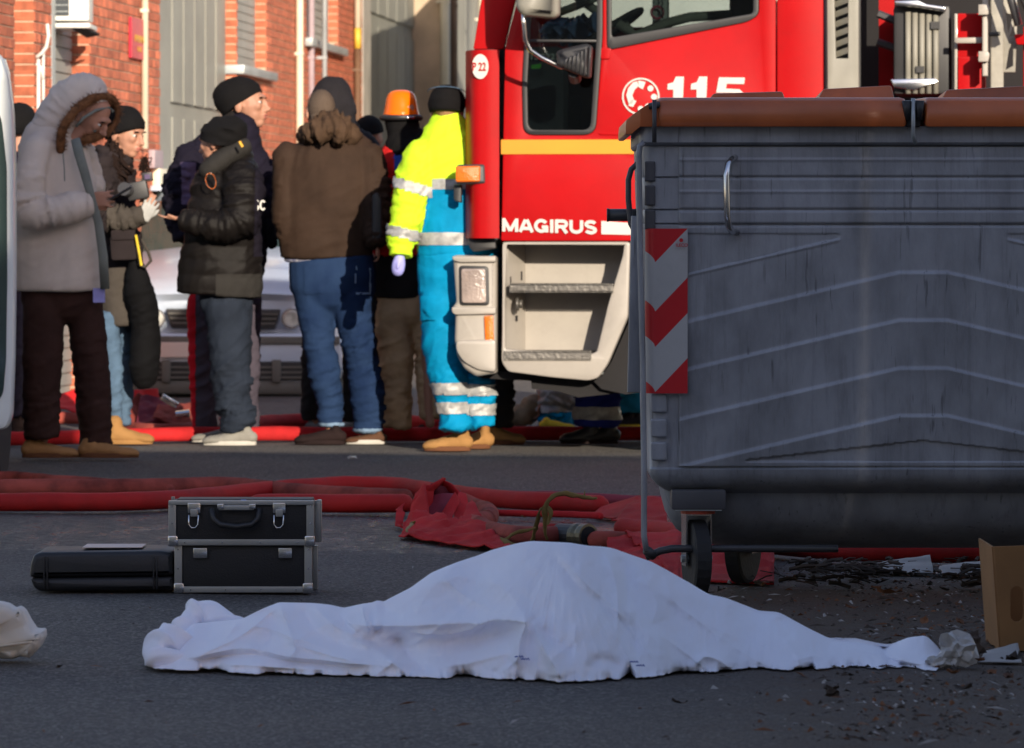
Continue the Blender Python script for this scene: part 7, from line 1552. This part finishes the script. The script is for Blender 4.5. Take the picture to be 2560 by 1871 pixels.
# =================================================== rescue worker in yellow and cyan
p = Person(1140, 1125, 'rescue worker in a fluorescent yellow jacket and cyan trousers beside the fire engine', depth=23.35)
hd_ = p.head((1118, 276, 0), 0, 112, 172, 0)
p.body([hd_], [], [[(1120, 310, 0, 26), (1130, 400, 0, 76, .6), (1130, 640, 0, 66, .6)], [(1100, 640, 0, 40), (1130, 1010, 0, 24)], [(1180, 640, 0, 40), (1200, 1010, 0, 24)], [(1040, 400, -.04, 26), (1030, 500, -.06, 24), (1000, 640, -.1, 16)]])
p.cap('black_knit', tilt=-6, cut=-.045, rf=.118, rr=.098, ru=.104)
x = MB(); c, Fv, Rv, U, k = p.hf; ce = c + U * .035 * k - Fv * .012 * k; x.tube([ce + Rv * (.099 * k * math.cos(a)) + U * (.058 * k + .028 * math.sin(a) * k) - Fv * (.098 * k * math.sin(a) ** .8 if math.sin(a) > 0 else 0) for a in np.linspace(R(4), R(176), 14)], .0022, 6); x.build('cap_piping', M['light_jeans'], p.root, smooth=True)
jk = p.cloth('jacket', [[(1118, 300, .02, 46, 1, .4), (1120, 336, .01, 66, .85, .8), (1128, 376, 0, 104, .62, 1), (1140, 460, 0, 108, .6, .8), (1144, 560, 0, 104, .6, .8), (1146, 640, 0, 104, .6, .6)], [(1052, 392, -.03, 46, 1, 1), (1040, 450, -.05, 46, 1, 1.4), (1024, 520, -.07, 44, 1, 1.6), (1008, 590, -.10, 38, 1, 1.4), (1003, 646, -.13, 30, 1, 1)]], 'hivis', caps=[(True, False), (True, False)], fold=.014, lo=3, hi=7, vox=.010)
inarm = lambda a, b_, c_: c_.y < p.d - .02 and a < 1068 - max(0, b_ - 470) * .20
p.patch('blue_panel', jk, 'cyan_cloth', lambda a, b_, n_, c_: a > 1072 + max(0, (b_ - 470)) * -.16 and b_ > 471 and not (inarm(a, b_, c_) and a < 1045), .004)
p.patch('reflective_band', jk, 'reflective', lambda a, b_, n_, c_: a > 1080 and 449 < b_ < 472, .006); p.patch('reflective_band', jk, 'reflective', lambda a, b_, n_, c_: a > 1046 and 582 < b_ < 612, .008)
p.patch('reflective_band', jk, 'reflective', lambda a, b_, n_, c_: a < 1080 and abs((b_ - 474) - (a - 1050) * .3) < 13 and c_.y < p.d, .006); p.patch('reflective_band', jk, 'reflective', lambda a, b_, n_, c_: a < 1050 and abs((b_ - 584) - (a - 1010) * .25) < 13, .006)
gx = MB(); p.hand(gx, 1000, 640, -.13, -84, 60, curl=.9, spread=.6); v_, f_ = tube_geo([(p.pt(1001, 644, -.13), .026, .03), (p.pt(998, 662, -.13), .033, .03), (p.pt(996, 678, -.13), .030, .028)], 12, res=4); gx.add(v_, f_); gl = link('glove', gx.mesh(), M['glove'], p.root, smooth=True); r_ = gl.modifiers.new('r', 'REMESH'); r_.mode = 'VOXEL'; r_.voxel_size = .006; r_.use_smooth_shade = True
tr_ = p.cloth('trousers', [[(1146, 630, 0, 104, .62, .3), (1148, 690, 0, 106, .62, .6), (1150, 740, 0, 104, .62, .6)], [(1104, 740, -.01, 58, 1, .8), (1110, 830, -.01, 56, 1, 1.1), (1118, 920, -.01, 47, 1, 1.2), (1128, 1000, -.01, 40, 1, 1.4), (1134, 1072, -.01, 40, 1, 1.8)], [(1196, 740, .04, 56, 1, .8), (1196, 850, .04, 52, 1, 1), (1196, 950, .04, 40, 1, 1.2), (1202, 1010, .04, 36, 1, 1.4), (1206, 1068, .04, 36, 1, 1.8)]], 'cyan_cloth', caps=[(False, True), (True, False), (True, False)], fold=.013, lo=3, hi=7)
for a0, a1 in ((958, 985), (1005, 1034)): p.patch('reflective_band', tr_, 'reflective', lambda a, b_, n_, c_: a0 < b_ - (4 if a > 1166 else 0) < a1, .006)
p.patch('pocket', tr_, 'cyan_cloth', lambda a, b_, n_, c_: 1056 < a < 1092 and 742 < b_ < 800 and n_.y < 0, .01)
p.shoe(1176, 1060, 1128, 52, 'tan_boot', 'boot_sole', shaft=.5, name='boot'); p.shoe(1226, 1150, 1123, 52, 'tan_boot', 'boot_sole', shaft=.5, name='boot', dd=.02)
# =================================================== people beyond the fire engine, seen from the knees down
def simple(px, row, label, top, bottom, shoe_m, feet, band=None, hat='black_knit', sole='dark_shoe', legs=None, tall=1.74, face=170):
    p = Person(px, row, label); h = p.s; y = lambda z: row - z * h * tall / 1.74
    hd_ = p.head((px, y(1.62), 0), 0, .23 * h, face, 0); p.body([hd_], [dict(wpx=px - .24 * h, wpy=y(.86), dd=0, ang=-85, length=.18 * h, curl=.6), dict(wpx=px + .24 * h, wpy=y(.86), dd=0, ang=-85, length=.18 * h, curl=.6)], [[(px, y(1.55), 0, .05 * h), (px, y(1.35), 0, .14 * h, .6), (px, y(.95), 0, .13 * h, .6)], [(px, y(1.0), 0, .08 * h), (feet[0][2], y(.15), 0, .04 * h)], [(px, y(1.0), 0, .08 * h), (feet[1][2], y(.15), 0, .04 * h)]], vox=.009); p.cap(hat)
    p.cloth('jacket', [[(px, y(1.5), 0, .09 * h, .9), (px, y(1.42), 0, .19 * h, .6), (px, y(1.1), 0, .19 * h, .6), (px, y(.84), 0, .19 * h, .6)], [(px - .2 * h, y(1.38), 0, .07 * h), (px - .25 * h, y(.88), 0, .05 * h)], [(px + .2 * h, y(1.38), 0, .07 * h), (px + .25 * h, y(.88), 0, .05 * h)]], top, caps=[(True, False)] * 3, vox=.016)
    t = p.cloth('trousers', [[(px, y(.95), 0, .17 * h, .6), (px, y(.82), 0, .17 * h, .6)]] + [[(px + sgn * .08 * h, y(.84), 0, .09 * h), (f[2], y(.45), 0, .085 * h, 1, 1), (f[2], y(.09), 0, .075 * h, 1, 1.4)] for sgn, f in zip((-1, 1), feet)], bottom, caps=[(False, True), (True, False), (True, False)], vox=.013, fold=.016)
    if band: p.patch('reflective_band', t, 'reflective', lambda a, b_, n_, c_: band[0] < b_ < band[1], .004)
    for f in feet: p.shoe(f[0], f[1], row, .10 * h, shoe_m, sole, name='boot', shaft=.4)
    return p
simple(1262, 1112, 'person in tan boots standing mostly hidden behind the fire engine step', 'grey_jacket', 'grey_jacket', 'tan_boot', [(1212, 1310, 1238), (1222, 1300, 1250)], sole='boot_sole')
simple(1495, 1110, 'firefighter in dark blue trousers with a grey band and black boots under the cab', 'royal', 'royal', 'black_plastic', [(1500, 1402, 1478), (1544, 1452, 1512)], band=(1020, 1052), hat='black_knit')
pk = simple(1570, 1072, 'person in teal trousers and dark boots half hidden by the metal container', 'cyan_cloth', 'teal', 'black_plastic', [(1606, 1550, 1580), (1590, 1530, 1556)], sole='yellow_sole')
# kneeling rescue worker: khaki knee and pale blue overtrousers
p = Person(1350, 1070, 'rescue worker kneeling beyond the fire engine in khaki and pale blue trousers')
y0 = 1070; h = p.s
hd_ = p.head((1400, y0 - 1.15 * h, 0), 0, .23 * h, -60, 15)
p.body([hd_], [dict(wpx=1350, wpy=1000, dd=-.1, ang=-92, length=60, curl=.6)], [[(1400, y0 - 1.08 * h, 0, .05 * h), (1410, y0 - .9 * h, 0, .14 * h, .6), (1420, y0 - .4 * h, 0, .13 * h, .6)], [(1352, 840, -.1, 20), (1352, 940, -.1, 13), (1351, 1000, -.1, 11)]]); p.cap('helmet', name='helmet')
p.cloth('jacket', [[(1400, y0 - 1.02 * h, 0, .10 * h, .9), (1410, y0 - .9 * h, 0, .19 * h, .6), (1420, y0 - .5 * h, 0, .19 * h, .6), (1424, y0 - .34 * h, 0, .19 * h, .6)], [(1370, 660, -.05, 36), (1350, 780, -.1, 30), (1352, 900, -.1, 20)]], 'red_jacket', caps=[(True, False)] * 2, vox=.016)
tr_ = p.cloth('trousers', [[(1440, 900, 0, 60, .9), (1410, 970, -.05, 50, 1, 1.4), (1384, 1010, -.08, 44, 1, 1.6), (1388, 1050, -.05, 40, 1, 1.4)], [(1470, 920, .1, 50, 1), (1420, 1040, .1, 34, 1)]], 'cyan_cloth', caps=[(True, True), (True, True)], fold=.02)
p.patch('pale_panel', tr_, 'reflective', lambda a, b_, n_, c_: b_ < 1032, .004)
p.cloth('rolled_coat', [[(1340, 1010, -.05, 30, 1, 1.2), (1310, 1036, -.05, 26, 1, 1.2), (1270, 1044, -.05, 20, 1, 1)]], 'khaki', fold=.018)
p.shoe(1350, 1436, 1076, 30, 'yellow_sole', 'yellow_sole', name='boot')
# =================================================== person at the far left behind the parka
simple(52, 1082, 'person in dark clothes mostly hidden between the van and the parka', 'navy', 'navy', 'dark_shoe', [(60, 20, 34), (100, 60, 74)], tall=1.74)
